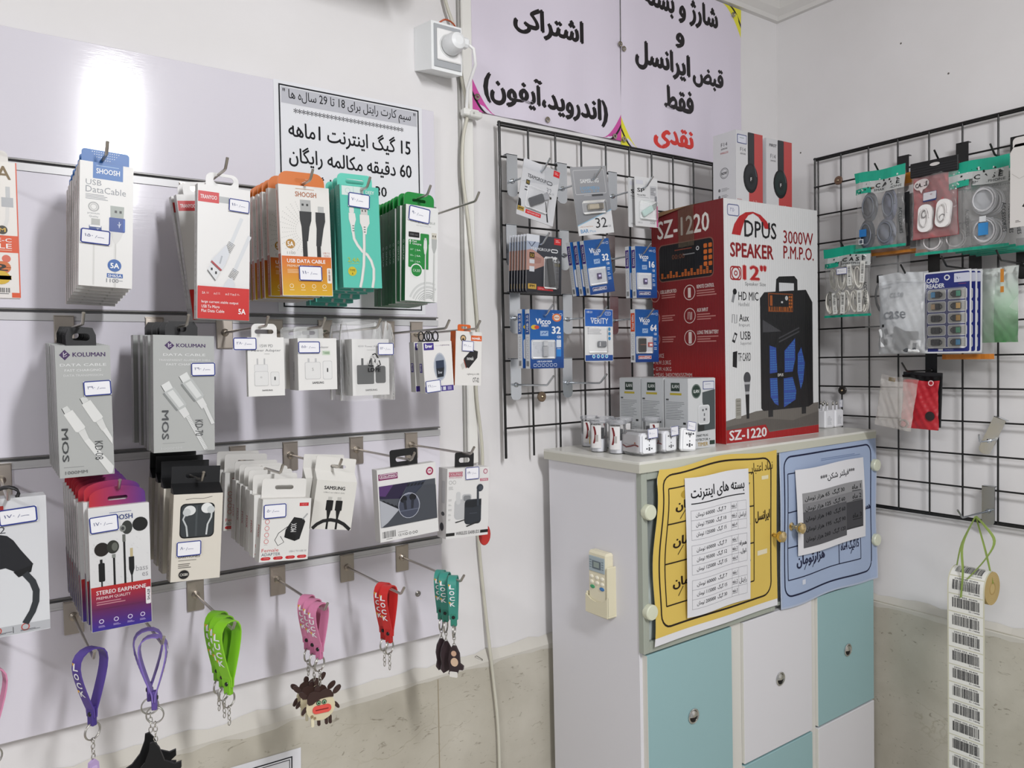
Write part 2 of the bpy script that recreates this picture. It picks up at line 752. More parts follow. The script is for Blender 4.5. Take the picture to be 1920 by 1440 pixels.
def paint(nt, b, tc):
    v = tc.outputs['Object']
    c = ramp(nt, noise(nt, v, 3.5, 5), [(0.3, '#dcdada'), (0.7, '#e4e2e3')])
    sp = ramp(nt, noise(nt, v, 38, 2), [(0.77, '#ffffff'), (0.80, '#cfcbc8')])
    nt.links.new(mixn(nt, 0.25, c, sp, 'MULTIPLY'), b.inputs['Base Color'])
    bump(nt, b, noise(nt, v, 90, 4), 0.06)


def marble(nt, b, tc):
    v = tc.outputs['Object']
    base = ramp(nt, noise(nt, v, 5, 6, 0.6, 0.4), [(0.25, '#aca698'), (0.5, '#bab5a8'), (0.75, '#c8c3b7')])
    mp = nt.nodes.new('ShaderNodeMapping')
    mp.inputs['Scale'].default_value = (1.0, 1.0, 2.4)
    mp.inputs['Rotation'].default_value = (0.35, 0.3, 0.2)
    nt.links.new(v, mp.inputs[0])
    wv = nt.nodes.new('ShaderNodeVectorMath')
    wv.operation = 'ADD'
    nz = nt.nodes.new('ShaderNodeTexNoise')
    nz.inputs['Scale'].default_value = 7
    nz.inputs['Detail'].default_value = 6
    nt.links.new(v, nz.inputs['Vector'])
    sc = nt.nodes.new('ShaderNodeVectorMath')
    sc.operation = 'SCALE'
    sc.inputs['Scale'].default_value = 0.22
    nt.links.new(nz.outputs['Color'], sc.inputs[0])
    nt.links.new(mp.outputs[0], wv.inputs[0])
    nt.links.new(sc.outputs[0], wv.inputs[1])
    vo = nt.nodes.new('ShaderNodeTexVoronoi')
    vo.feature = 'DISTANCE_TO_EDGE'
    vo.inputs['Scale'].default_value = 5.5
    nt.links.new(wv.outputs[0], vo.inputs['Vector'])
    vein = ramp(nt, vo.outputs['Distance'], [(0.0, '#b5a98f'), (0.006, '#e6e1d6'), (0.014, '#ffffff')])
    msk = ramp(nt, noise(nt, v, 3.1, 2), [(0.55, '#000000'), (0.70, '#b0b0b0')])
    c = mixn(nt, msk, base, mixn(nt, 1.0, base, vein, 'MULTIPLY'))
    fl = ramp(nt, noise(nt, mp.outputs[0], 34, 4, 0.6, 1.8), [(0.62, '#ffffff'), (0.70, '#8d8270')])
    nt.links.new(mixn(nt, 0.55, c, fl, 'MULTIPLY'), b.inputs['Base Color'])


def slatlam(nt, b, tc):
    v = tc.outputs['Object']
    mp = nt.nodes.new('ShaderNodeMapping')
    mp.inputs['Scale'].default_value = (45, 45, 420)
    nt.links.new(v, mp.inputs[0])
    h = noise(nt, mp.outputs[0], 1.0, 3)
    nt.links.new(ramp(nt, noise(nt, v, 2.0, 3), [(0.3, '#d6d3dc'), (0.7, '#dcd9e2')]), b.inputs['Base Color'])
    bump(nt, b, h, 0.06, 0.001)


def grimy(nt, b, tc):
    v = tc.outputs['Object']
    c = ramp(nt, noise(nt, v, 6, 6, 0.65), [(0.3, '#aaa598'), (0.5, '#cfccc4'), (0.7, '#d6d4ce')])
    nt.links.new(c, b.inputs['Base Color'])
    bump(nt, b, noise(nt, v, 60, 3), 0.05)


def floor_tile(nt, b, tc):
    br = nt.nodes.new('ShaderNodeTexBrick')
    br.offset = 0
    br.inputs['Scale'].default_value = 2.4
    br.inputs['Brick Width'].default_value = 1
    br.inputs['Row Height'].default_value = 1
    br.inputs['Mortar Size'].default_value = 0.008
    for k, c in (('Color1', '#cfcac0'), ('Color2', '#c8c3b8'), ('Mortar', '#8e897f')):
        br.inputs[k].default_value = lin(c)
    nt.links.new(tc.outputs['Object'], br.inputs['Vector'])
    nt.links.new(br.outputs['Color'], b.inputs['Base Color'])


node_mat('wall_paint', 0.6, paint, 0.3)
node_mat('beige_marble', 0.3, marble)
node_mat('slat_laminate', 0.11, slatlam, 0.4)
node_mat('aged_plaster', 0.6, grimy, 0.3)
node_mat('floor_tile', 0.3, floor_tile)

m = MB(); m.box(-4.6, 0.12, 0, 0.12, 0, 2.5, '#fff', 'wall_paint'); struct('wall_left', m)
m = MB(); m.box(0, 0.12, -3.6, 0, 0, 2.5, '#fff', 'wall_paint'); struct('wall_right', m)
m = MB(); m.box(-4.6, 0.12, -3.6, 0.12, -0.1, 0, '#fff', 'floor_tile'); struct('floor', m)
m = MB(); m.box(-4.6, 0.12, -3.6, 0.12, 2.43, 2.5, '#fff', 'aged_plaster'); struct('ceiling', m)
m = MB(); m.box(-4.6, 0, -0.011, 0, 0, 0.905, '#fff', 'beige_marble')
m.box(-1.062, -1.06, -0.0115, -0.0108, 0, 0.9, '#a89d88', 'matte_paper'); struct('baseboard_left', m)
m = MB(); m.box(-0.011, 0, -3.6, -0.011, 0, 0.912, '#fff', 'beige_marble')
m.box(-0.0115, -0.0108, -0.262, -0.26, 0, 0.9, '#a89d88', 'matte_paper'); struct('baseboard_right', m)
# ragged plaster line over the marble, cornice under the ceiling
rb = random.Random(3)
for nm, fn, n in (('trim_1', lambda a, d, z: (-2.4 + 2.38 * a, -d, z), 90), ('trim_2', lambda a, d, z: (-d, -0.02 - 2.6 * a, z), 90)):
    m = MB()
    lo = [0.900 + rb.uniform(-.006, .003) for _ in range(n + 1)]
    hi = [0.926 + rb.uniform(-.004, .006) for _ in range(n + 1)]
    for i in range(n):
        for (d0, d1, za, zb) in ((.0112, .0124, lo, None), (.0124, .0006, None, hi)):
            q = [(i, d0, za), (i + 1, d0, za), (i + 1, d1, zb), (i, d1, zb)]
            m.poly([fn(k / n, d, z[k] if z else .9075) for k, d, z in q], '#dcd8cf', 'matte_paper', True)
    struct(nm, m)
m = MB()
prof = [(0, 2.371), (0.012, 2.371), (0.016, 2.38), (0.03, 2.392), (0.034, 2.41), (0.034, 2.43)]
m.grid(lambda u, v: (-4.5 + 4.5 * u - prof[int(v * 5 + .5)][0] * (u > .99), -prof[int(v * 5 + .5)][0], prof[int(v * 5 + .5)][1]), 1, 5, '#e9e7e4', 'laminate', False)
struct('trim_3', m)
m = MB()
m.grid(lambda u, v: (-prof[int(v * 5 + .5)][0], -3.5 + 3.5 * u - prof[int(v * 5 + .5)][0] * (u > .99), prof[int(v * 5 + .5)][1]), 1, 5, '#e9e7e4', 'laminate', False)
struct('trim_4', m)
# small knocks and drill holes in the right wall
m = MB()
for y, z in ((-.33, 2.21), (-.435, 2.11), (-.07, 2.02), (-.62, 2.02)):
    m.lathe([(0.003, -0.0004), (0.0012, 0.0006)], Matrix.Translation((0, y, z)) @ Matrix.Rotation(-math.pi / 2, 4, 'Y'), '#6b6560', 'matte_paper', 7)
struct('trim_5', m)
# the wall unit whose underside shades the top of the wall
t = thing('air_conditioner', 'white wall-mounted air conditioner high above the slatwall, over the wall socket', 'air conditioner', (-1.25, -0.001, 2.075))
t['label'] = 'white wall-mounted air conditioner high on the wall above the slatted board'
m = MB(); m.cbox(-0.30, 0.14, -0.19, 0, 0.08, 0.29, '#eceae6', 'plastic', 0.02); m.build('body', t)
m = MB(); m.cbox(-0.26, 0.10, -0.185, -0.09, 0.068, 0.079, '#dddad5', 'plastic', 0.004); m.build('louvre', t)

# ------------------------------------------------------------------ slatted display board
SLX0, SLX1 = -2.3, -1.052
sl = thing('slatwall_board', 'lilac white slatted display board with aluminium channels on the left wall', 'display board', (0, 0, 0))
sl.location = (-1.4, 0, 0.98)
zs = [(1.783, 1.958), (1.580, 1.767), (1.377, 1.564), (1.174, 1.361), (0.988, 1.158)]
for a, b in zs:
    m = MB()
    m.cbox(SLX0, SLX1, -0.018, -0.001, a, b, '#fff', 'slat_laminate', 0.0008)
    o = m.build('slat', sl); o.location = (1.4, 0, -0.98)
for zb in (1.767, 1.564, 1.361, 1.158):
    m = MB()
    m.box(SLX0, SLX1 + .001, -0.011, -0.001, zb - .002, zb + .018, '#b4b3b4', 'laminate')
    m.box(SLX0, SLX1 + .001, -0.0192, -0.002, zb, zb + 0.0035, '#d4d4d6', 'laminate')
    m.box(SLX0, SLX1 + .001, -0.0188, -0.016, zb, zb + 0.0105, '#d4d4d6', 'laminate')
    m.box(SLX0, SLX1 + .001, -0.0188, -0.002, zb + 0.0142, zb + 0.016, '#7d7b79', 'laminate')
    o = m.build('aluminium_channel', sl); o.location = (1.4, 0, -0.98)
m = MB()
m.lathe([(0.0055, 0), (0.0055, 0.001), (0.003, 0.0022), (0.0003, 0.0012)], Matrix.Rotation(math.pi / 2, 4, 'X'), '#8d8a86', 'brushed_nickel', 14)
m.build('screw', sl, loc=(1.4 - 1.104, -0.018, 1.073 - .98))


def wall_hook(label, x, z, length=0.204, up=0.014, upy=0.010):
    t = thing('display_hook', label, 'hook', (x, -0.018, z), group='metal hooks on the slatted board')
    m = MB()
    m.cbox(-0.0125, 0.0125, -0.0042, -0.0016, -0.025, 0.022, '#b3aaa0', 'brushed_nickel', 0.001)
    m.box(-0.0125, 0.0125, -0.0042, 0.008, 0.0205, 0.0222, '#b3aaa0', 'brushed_nickel')
    m.build('bracket', t)
    m = MB()
    m.lathe([(0.006, 0), (0.006, 0.002), (0.003, 0.004)], Matrix.Translation((0, -0.004, 0)) @ Matrix.Rotation(math.pi / 2, 4, 'X'), '#a89f94', 'brushed_nickel', 12)
    m.tube([(0, -0.004, 0), (0, -length + .004, 0.0015), (0, -length, 0.003), (0, -length - upy, up)], 0.0020, '#bdb8b1', 'brushed_nickel', 8)
    m.build('rod', t)
    return t


HK = {1: (1.753, [-1.745, -1.624, -1.485, -1.37, -1.284, -1.184, -1.096]),
      2: (1.549, [-1.655, -1.538, -1.437, -1.357, -1.272, -1.155, -1.098]),
      3: (1.348, [-1.735, -1.622, -1.525, -1.422, -1.337, -1.220, -1.113]),
      4: (1.146, [-1.765, -1.655, -1.578, -1.491, -1.363, -1.242, -1.136])}
WHAT = {1: ['grey cable boxes at the left edge', 'blue-topped white cable boxes', 'red and white cable boxes', 'orange and white cable boxes', 'turquoise cable boxes', 'green and white cable boxes', None],
        2: ['narrow silver cable boxes', 'wide silver cable boxes', 'single small white charger box', 'pair of white charger boxes', 'bagged charger boxes', 'white boxes with oval windows', 'orange-sided white box'],
        3: ['large earphone box at the left edge', 'red and purple earphone boxes', 'black-topped earphone boxes', 'stack of white adapter boxes', 'white boxes with black cables', 'box with the laptop picture', 'box with the grey earbud case'],
        4: ['pink strap keychains at the left edge', 'single dark purple strap keychain', 'purple keychains with black charms', 'lime green keychains', 'pink keychains with cow charms', 'red keychains', 'teal keychains']}
for r_, (z, xs) in HK.items():
    for x, w in zip(xs, WHAT[r_]):
        wall_hook('nickel hook on the slatted board carrying the %s' % w if w else 'long bare nickel hook at the right end of the top channel', x, z)

# paper notice taped on the board
m = MB()
pw, ph = 0.272, 0.375
m.box(-pw / 2, pw / 2, -0.0006, 0, 0, ph, '#f2f3f8')
a = front(m, pw, ph, -0.0006, 'matte_paper')
a.frame(3, 1.5, 97.5, 98, 0.9, '#23242a')
a.rect(4.5, 2.6, 96, 9.5, '#c9cad2')
a.tx('" سیم کارت رایتل برای 18 تا 29 ساله ها "', 5.5, 3.2, 95, 9.2, INK, 0.006, ar=True)
a.tx('*' * 29, 12, 11, 86, 13.2, INK, 0.01)
a.tx('15 گیگ اینترنت 1ماهه', 8.5, 16, 91, 25.5, INK, 0.022, ar=True)
a.tx('60 دقیقه مکالمه رایگان', 8.5, 27.3, 91.5, 36.5, INK, 0.022, ar=True)
a.tx('30 پیامک رایگان 10', 9, 39.5, 73, 47, INK, 0.022, ar=True)
a.tx('اعتبار یک ساله', 20, 52, 80, 60, INK, 0.022, ar=True)
tag(m.build('paper_notice', loc=(-1.214, -0.0183, 1.584)), 'white paper notice with black Persian print at the top right of the slatted board', 'notice')

# ------------------------------------------------------------------ banners
BTXT = '#1b171b'


def banner(label, x0, x1, z0, z1, loc, draw, cut=0.0):
    w, h = x1 - x0, z1 - z0
    t = thing('vinyl_banner', label, 'banner', (x0, -0.004, z0))
    m = MB()

    def wob(q, u, v):
        return Vector((q.x, q.y - 0.0022 * math.sin(u * 9 + 1) * math.sin(v * 5) - 0.0015 * math.sin(u * 23) * v, q.z - 0.004 * u * v * 2 * cut))
    a = Art(m, (0, 0, h), (1, 0, 0), (0, 0, -1), w, h, 'vinyl_banner', warp=wob)
    a.fill('#d9d2e0')
    draw(a)
    m.build('sheet', t)
    return t


def grommets(t, pts):
    for x, z in pts:
        g = MB()
        g.lathe([(0.0022, 0.0004), (0.003, 0.0016), (0.0055, 0.0014), (0.0062, 0)], Matrix.Rotation(math.pi / 2, 4, 'X'), '#b9b2a4', 'zinc_plate', 16, cap=False)
        g.build('grommet', t, loc=(x, -0.0045, z))


def corner(a, x0, y0, x1, y1, cols, sx, sy):
    """rounded corner flash: coloured, black, coloured"""
    for k, c in zip((1.0, 0.66, 0.52), cols):
        pts = [(x0, y0)]
        for i in range(9):
            f = i / 8
            pts.append((x0 + (x1 - x0) * k * f ** 1.0, y0 + (y1 - y0) * k * (1 - f) ** 1.6))
        a.poly(pts, c, True)


def px(x, a, b):
    return (x - a) / (b - a) * 100


LX0, LX1, LZ0, LZ1 = -0.960, -0.568, 1.980, 2.368


def bl(a):
    X = lambda x: px(x, LX0, LX1)
    Z = lambda z: (LZ1 - z) / (LZ1 - LZ0) * 100
    a.tx('اشتراکی', X(-.859), Z(2.214), X(-.675), Z(2.153), BTXT, 0.06, ar=True)
    a.tx('(اندروید،آیفون)', X(-.933), Z(2.069), X(-.607), Z(2.001), BTXT, 0.06, ar=True)
    corner(a, 0, 100, 14, 83, ('#c8519f', BTXT, '#c8519f'), 1, 1)
    corner(a, 100, 100, 86, 85, ('#c8519f', BTXT, '#c8519f'), 1, 1)


t = banner('lilac vinyl banner with pink corner flashes left of the other banner', LX0, LX1, LZ0, LZ1, 0, bl)
grommets(t, [(-.572 - LX0, .21), (-.778 - LX0, .011), (-.95 - LX0, .026), (-.591 - LX0, .006)])
RX0, RX1, RZ0, RZ1 = -0.567, -0.152, 1.972, 2.368


def br(a):
    X = lambda x: px(x, RX0, RX1)
    Z = lambda z: (RZ1 - z) / (RZ1 - RZ0) * 100
    a.tx('شارژ و بسته', X(-.50), Z(2.352), X(-.241), Z(2.285), BTXT, 0.066, ar=True)
    a.tx('و', X(-.389), Z(2.263), X(-.358), Z(2.226), BTXT, 0.066, ar=True)
    a.tx('قبض', X(-.333), Z(2.205), X(-.222), Z(2.148), BTXT, 0.066, ar=True)
    a.tx('ایرانسل', X(-.525), Z(2.217), X(-.340), Z(2.150), BTXT, 0.066, ar=True)
    a.tx('فقط', X(-.433), Z(2.134), X(-.330), Z(2.079), BTXT, 0.066, ar=True)
    a.tx('نقدی', X(-.466), Z(2.040), X(-.332), Z(1.984), '#d23a35', 0.066, ar=True)
    corner(a, 0, 100, 13, 84, ('#e3dc3c', BTXT, '#e3dc3c'), 1, 1)
    corner(a, 100, 0, 83, 17, ('#e3dc3c', BTXT, '#e3dc3c'), 1, 1)


t = banner('lilac vinyl banner with yellow corner flashes and red last word', RX0, RX1, RZ0, RZ1, 0, br, 1.0)
grommets(t, [(.004, .012), (-.186 - RX0, .375), (.006, .21)])

# ------------------------------------------------------------------ socket, cables, trunking
m = MB()
m.cbox(-0.985, -0.962, -0.012, 0, 1.30, 2.37, '#e6e5e1', 'plastic', 0.002)
m.box(-0.990, -0.986, -0.006, 0, 1.30, 2.37, '#b9b8b4', 'matte_paper')
tag(m.build('cable_trunking'), 'narrow white cable trunking running down the wall beside the slatted board', 'cable trunking')
t = thing('wall_socket', 'white surface-mounted wall socket box beside the left banner', 'socket', (-1.043, -0.0005, 2.066))
m = MB()
v = [(-.038, 0, -.035), (.034, 0, -.035), (.034, 0, .043), (-.038, 0, .043), (-.032, -.052, -.046), (.032, -.052, -.046), (.032, -.052, .040), (-.032, -.052, .040)]
m.mesh(v, [(0, 1, 5, 4), (1, 2, 6, 5), (2, 3, 7, 6), (3, 0, 4, 7), (4, 5, 6, 7), (0, 1, 2, 3)], '#eef0f1', 'plastic')
m.build('housing', t)
m = MB(); m.cbox(-.027, .029, -.054, -.0515, -.04, .036, '#a9acb0', 'plastic', .0008); m.build('surround', t)
m = MB(); m.cbox(-.022, .028, -.057, -.0535, -.028, .028, '#f2f2f2', 'plastic', .0015)
m.lathe([(.021, 0), (.021, .0012), (.0195, .0012), (.0185, .0005)], Matrix.Translation((.003, -.057, 0)) @ Matrix.Rotation(math.pi / 2, 4, 'X'), '#dfe0e0', 'plastic', 28)
m.build('socket_face', t)
t = thing('mains_plug', 'white round mains plug pushed into the wall socket', 'plug', (-1.040, -0.0575, 2.066))
m = MB()
m.lathe([(.017, .0012), (.0185, .004), (.018, .020), (.014, .031), (.008, .034)], Matrix.Rotation(math.pi / 2, 4, 'X'), '#eceef0', 'plastic', 24)
m.cbox(.000, .026, -.030, -.012, -.007, .010, '#eceef0', 'plastic', .004); m.build('plug_body', t)
cp = [(.024, -.024, .0), (.034, -.026, -.006), (.042, -.020, -.03), (.05, .02, -.06), (.056, .036, -.1)]
m = MB(); m.tube(cp, .0032, '#f0f0f0', 'plastic', 8); m.build('cord', t)


def smooth(P, n=6):
    P = [Vector(p) for p in P]
    out = []
    for i in range(len(P) - 1):
        p0, p1, p2, p3 = P[max(i - 1, 0)], P[i], P[i + 1], P[min(i + 2, len(P) - 1)]
        for k in range(n):
            u = k / n
            out.append(0.5 * ((2 * p1) + (p2 - p0) * u + (2 * p0 - 5 * p1 + 4 * p2 - p3) * u * u + (3 * p1 - p0 - 3 * p2 + p3) * u ** 3))
    return out + [P[-1]]


m = MB()
path = [(-1.04, -.012, 2.26), (-1.021, -.014, 2.167), (-1.002, -.016, 2.113), (-.990, -.018, 2.027), (-.978, -.018, 1.974), (-.990, -.018, 1.917), (-.992, -.018, 1.847), (-.980, -.017, 1.758), (-.967, -.017, 1.617), (-.963, -.017, 1.536), (-.969, -.017, 1.444), (-.957, -.017, 1.32), (-.959, -.01, 1.206), (-.963, -.008, 1.154), (-.953, -.008, 1.038), (-.944, -.019, .899), (-.933, -.02, .789), (-.930, -.02, .68), (-.93, -.02, .45), (-.95, -.02, .1), (-.96, -.03, .005)]
m.tube(smooth(path), .0033, '#c9c6b8', 'plastic', 8)
tag(m.build('electric_cable'), 'long grey-white electric cable snaking down the wall past the marble', 'cable')
m = MB()
m.tube(smooth([(-1.055, -.03, 2.106), (-1.040, -.04, 2.119), (-1.02, -.035, 2.12), (-1.008, -.03, 2.112), (-1.0045, -.025, 2.10)]), .0016, '#b5532e', 'plastic', 6)
tag(m.build('wire'), 'short orange wire looping over the wall socket box', 'wire')
t = thing('cable_connector', 'small white cable connector block under the left end of the pink-cornered banner', 'connector', (-.975, -.022, 1.966))
m = MB(); m.cbox(-.018, .016, -.008, .008, -.006, .007, '#e8e8e4', 'plastic', .002); m.cbox(-.006, .02, -.012, .006, -.009, .003, '#d8d8d4', 'plastic', .002); m.build('shell', t)
m = MB()
m.lathe([(.002, 0), (.002, .0008)], Matrix.Translation((.0, -.012, -.002)) @ Matrix.Rotation(math.pi / 2, 4, 'X'), '#a9a9a4', 'plastic', 10)
m.build('screw', t)
# torn note on the marble under the board
m = MB()
m.box(-.21, 0, -.0005, 0, -.297, 0, '#eeeef3')
a = Art(m, (-.21, -.0005, 0), (1, 0, 0), (0, 0, -1), .21, .297, 'matte_paper')
a.frame(5, 3.5, 93, 96, 1, '#23242a'); a.frame(7, 5, 91, 94.5, .6, '#23242a')
a.tx('چه خبر از شارژ', 30, 9, 86, 16, INK, .02, ar=True)
a.tx('تخفیف ویژه', 20, 24, 84, 34, INK, .02, ar=True)
o = tag(m.build('paper_notice', loc=(-1.328, -.0118, .853)), 'white framed paper notice stuck on the marble below the slatted board', 'notice')
o.rotation_euler = (0, 0.02, 0)
m = MB(); m.tube([(-.972, -.001, .918), (-.975, -.012, .925), (-.962, -.013, .915), (-.958, -.006, .906)], .0006, '#5a5550', 'brushed_nickel', 5)
tag(m.build('bent_wire'), 'thin bent wire sticking out of the plaster above the marble', 'wire')


# ------------------------------------------------------------------ wire grids
def wgrid(name, label, org, U, cols, rows, su, sv, rot_axis, tail=0, hstop=None):
    t = thing(name, label, 'wire grid', org)
    fr = MB()
    Uv = Vector(U)
    N = Vector((0, 0, 1)).cross(Uv).normalized() * (1 if Uv.x > 0 else 1)
    W, H = su * cols, sv * rows
    skew = rot_axis

    def P(a, b, d=0):
        return Uv * (a + b * skew) + Vector((0, 0, -b + a * skew)) + N * d
    inward = P(0, 0, 1) - P(0, 0, 0)
    s = -1 if (org[0] + inward.x > org[0] if abs(Uv.y) > .5 else inward.y > 0) else 1
    for e in (0, W):
        fr.tube([P(e, -.003), P(e, H + tail)], .0026, '#151515', 'black_enamel', 6)
        fr.tube([P(e + (.005 if e == 0 else -.005), 0, -.006 * s), P(e + (.005 if e == 0 else -.005), H + tail, -.006 * s)], .0022, '#151515', 'black_enamel', 6)
    for e in ((0,) if tail else (0, H)):
        fr.tube([P(-.003, e), P(W + .003, e)], .0026, '#151515', 'black_enamel', 6)
        fr.tube([P(0, e + (.003 if e == 0 else -.003), -.006 * s), P(W, e + (.003 if e == 0 else -.003), -.006 * s)], .0021, '#151515', 'black_enamel', 6)
    fr.build('frame', t)
    for i in range(1, cols):
        m = MB(); m.tube([P(i * su, -.002), P(i * su, H + tail)], .0021, '#171717', 'black_enamel', 6); m.build('wire', t)
    for j in range(1, rows + (1 if tail else 0)):
        m = MB(); m.tube([P(0, j * sv, .0035 * s), P(W, j * sv, .0035 * s)], .0021, '#171717', 'black_enamel', 6); m.build('wire', t)
    return t


wgrid('wire_grid', 'black wire grid panel on the wall behind the cabinet', (-.9103, -.0231, 1.960), (1, 0, 0), 12, 9, .0695, .0661, 0.0075, tail=.06)
wgrid('wire_grid', 'black wire grid panel on the right wall carrying plastic bags', (-.0231, -.126, 1.988), (0, -1, 0), 10, 12, .0698, .0707, 0.0045)


def washer(label, loc, rot, col):
    t = thing('washer', label, 'washer', loc, rot)
    m = MB(); m.lathe([(.0028, .002), (.0035, .0045), (.009, .0042), (.0105, .0025), (.0105, 0)], Matrix(), col, 'plastic', 20); m.build('disc', t)
    m = MB(); m.lathe([(.0028, .002), (.0028, .0048), (.001, .006), (.0002, .005)], Matrix(), '#b9a58a', 'brushed_nickel', 12); m.build('screw', t)


washer('brown fixing washer at the bottom left of the grid behind the cabinet', (-.819, -.0275, 1.424), (math.pi / 2, 0, 0), '#6b5a48')
washer('brown fixing washer high on the right wall grid beside the headphone boxes', (-.0275, -.193, 1.922), (0, -math.pi / 2, 0), '#6b5140')
washer('dark fixing washer on the right wall grid above the charger cubes', (-.0275, -.203, 1.413), (0, -math.pi / 2, 0), '#2b2826')


def grid_hook(label, x, ztop, col='#c9ced3', L=.105, group='zinc hooks on the grid behind the cabinet', rz=0.0, y=-.027, mat='zinc_plate', roll=0.0, sz=.078, w=.0125):
    """plate hooked over a grid wire with a rod welded to it; local -y points off the wall"""
    t = thing('grid_hook', label, 'hook', (x, y, ztop), (0, roll, rz), group)
    m = MB()
    m.prism(rrpts(-w, -sz, w, .004, w * .8, 0, 0, 1, 1), -.0042, -.0026, col, mat)
    m.box(-w, w, -.0042, .009, .003, .0045, col, mat)
    m.build('plate', t)
    m = MB()
    zr = -.048
    m.lathe([(.005, 0), (.0045, .003), (.002, .004)], Matrix.Translation((0, -.004, zr)) @ Matrix.Rotation(math.pi / 2, 4, 'X'), col, mat, 12)
    m.tube([(0, -.004, zr), (0, -L + .004, zr + .001), (0, -L, zr + .003), (0, -L - .018, zr + .019)], .0019, col, mat, 8)
    m.build('rod', t)
    return t


GH = [(1.896, [(-.886, 'red-cornered flash drive card'), (-.760, 'tilted grey flash drive card'), (-.620, 'glassy flash drive card')]),
      (1.760, [(-.890, 'row of dark flash drive cards'), (-.757, 'tilted blue memory card packs'), (-.628, 'memory card packs marked 16')]),
      (1.629, [(-.884, 'blue-tabbed flash drive packs'), (-.750, 'blue and white flash drive pack'), (-.620, 'orange-tabbed memory card pack')])]
for z, row in GH:
    for x, w in row:
        grid_hook('zinc hook on the black grid with the %s' % w, x, z)
grid_hook('bare zinc plate hook at the bottom left of the grid behind the cabinet', -.884, 1.498)
grid_hook('bare zinc plate hook on the grid left of the white smart plug boxes', -.752, 1.498)
# hooks on the right wall: local -y turned to -x
RW = dict(y=0, rz=-math.pi / 2, group='hooks on the right wall grid')


def rhook(label, y, z, col='#141414', mat='black_enamel', L=.105, roll=0.0, sz=.078, w=.0125):
    t = grid_hook(label, 0, z, col, L, 'hooks on the right wall grid', -math.pi / 2, 0, mat, roll, sz, w)
    t.location = (-.027, y, z)
    if roll:
        t.rotation_euler = Matrix.Rotation(-math.pi / 2, 3, 'Z').to_euler()
        t.rotation_euler = (Matrix.Rotation(-math.pi / 2, 3, 'Z') @ Matrix.Rotation(roll, 3, 'Y')).to_euler()
    return t


rhook('black plate hook carrying the green-topped bag of grey cables', -.352, 1.942)
rhook('black plate hook carrying the red cable bag', -.478, 1.942)
rhook('black plate hook carrying the row of green-topped cable bags', -.583, 1.930)
rhook('black plate hook carrying the green-topped bag of white cables', -.266, 1.785, L=.095)
rhook('black plate hook carrying the silver zip bag', -.42, 1.715, L=.125)
rhook('black plate hook carrying the blue card reader sheet', -.505, 1.722, L=.13)
rhook('black plate hook behind the translucent green bags', -.595, 1.725)
rhook('black plate hook carrying the small cloudy plastic bag', -.415, 1.510, L=.11)
rhook('bare zinc plate hook hanging crooked low on the right wall grid', -.553, 1.360, '#d5d9de', 'zinc_plate', .05, 0.40)
rhook('zinc plate hook carrying the roll of barcode labels', -.533, 1.216, '#a3a8ad', 'zinc_plate', .12)

# ------------------------------------------------------------------ goods on the slatted board
def carton(name, label, cat, w, h, d, body, draw, loc, roll=0.0, yaw=0.0, side=None, group=None, tab=None, mat='coated_card', top=None):
    t = thing(name, label, cat, loc, (0, roll, yaw), group)
    m = MB()
    m.cbox(-w / 2, w / 2, 0, d, 0, h, body, mat, 0.0005)
    if top:
        m.box(-w / 2 + .0006, w / 2 - .0006, .0006, d - .0006, h, h + .0003, top, mat)
    draw(front(m, w, h, mat=mat))
    if side:
        side(left(m, w, h, d, mat=mat))
    m.build('carton', t)
    if tab:
        m = MB()
        tab(m, w, h, d)
        m.build('hang_tab', t)
    return t


def tabfn(tw, th, r, col, hole=None, y=None, mat='coated_card', rim=None, dots=None, cx=0):
    def f(m, w, h, d):
        yy = d - .0012 if y is None else y
        holes = [slot(cx * w, h + hole[2], hole[0], hole[1])] if hole else []
        x0, x1 = cx * w - tw * w / 2, cx * w + tw * w / 2
        m.prism(rrpts(x0, h - .004, x1, h + th, r, 1, 1, 0, 0), yy, yy + .0007, col, mat, holes, rim)
        if dots:
            a = Art(m, (x0, yy, h + th), (1, 0, 0), (0, 0, -1), tw * w, th, mat)
            for i in range(13):
                for j in range(4):
                    if abs(i - 6) + j * 1.5 < 7.5:
                        a.ell(22 + i * 4.6, 14 + j * 17, 1.1, dots, n=8)
    return f


def usb_a(a, x, y, w, h, shell, body, ports='#2a2a2a'):
    a.rect(x, y, x + w, y + h * .34, shell)
    a.rect(x + w * .2, y + h * .14, x + w * .36, y + h * .21, ports)
    a.rect(x + w * .62, y + h * .14, x + w * .78, y + h * .21, ports)
    a.poly([(x - w * .1, y + h * .34), (x + w * 1.1, y + h * .34), (x + w * 1.0, y + h * .68), (x + w * .7, y + h), (x + w * .3, y + h), (x, y + h * .68)], body)


def stack(root, label, spots, z, roll=0.0, yaw=0.0, jit=0.006, **k):
    """spots: (x, y, dz) of the boxes behind the front one"""
    for i, (x, y, dz) in enumerate(spots):
        dup(root, (x, y, z + dz), (0, roll + rnd.uniform(-jit, jit), yaw + rnd.uniform(-jit, jit) * 3), label % ORD[i + 1], **k)


def spread(x0, y0, n, x1, y1, dz=0.0):
    return [(x0 + (x1 - x0) * i / n, y0 + (y1 - y0) * i / n, dz * i / n) for i in range(1, n + 1)]


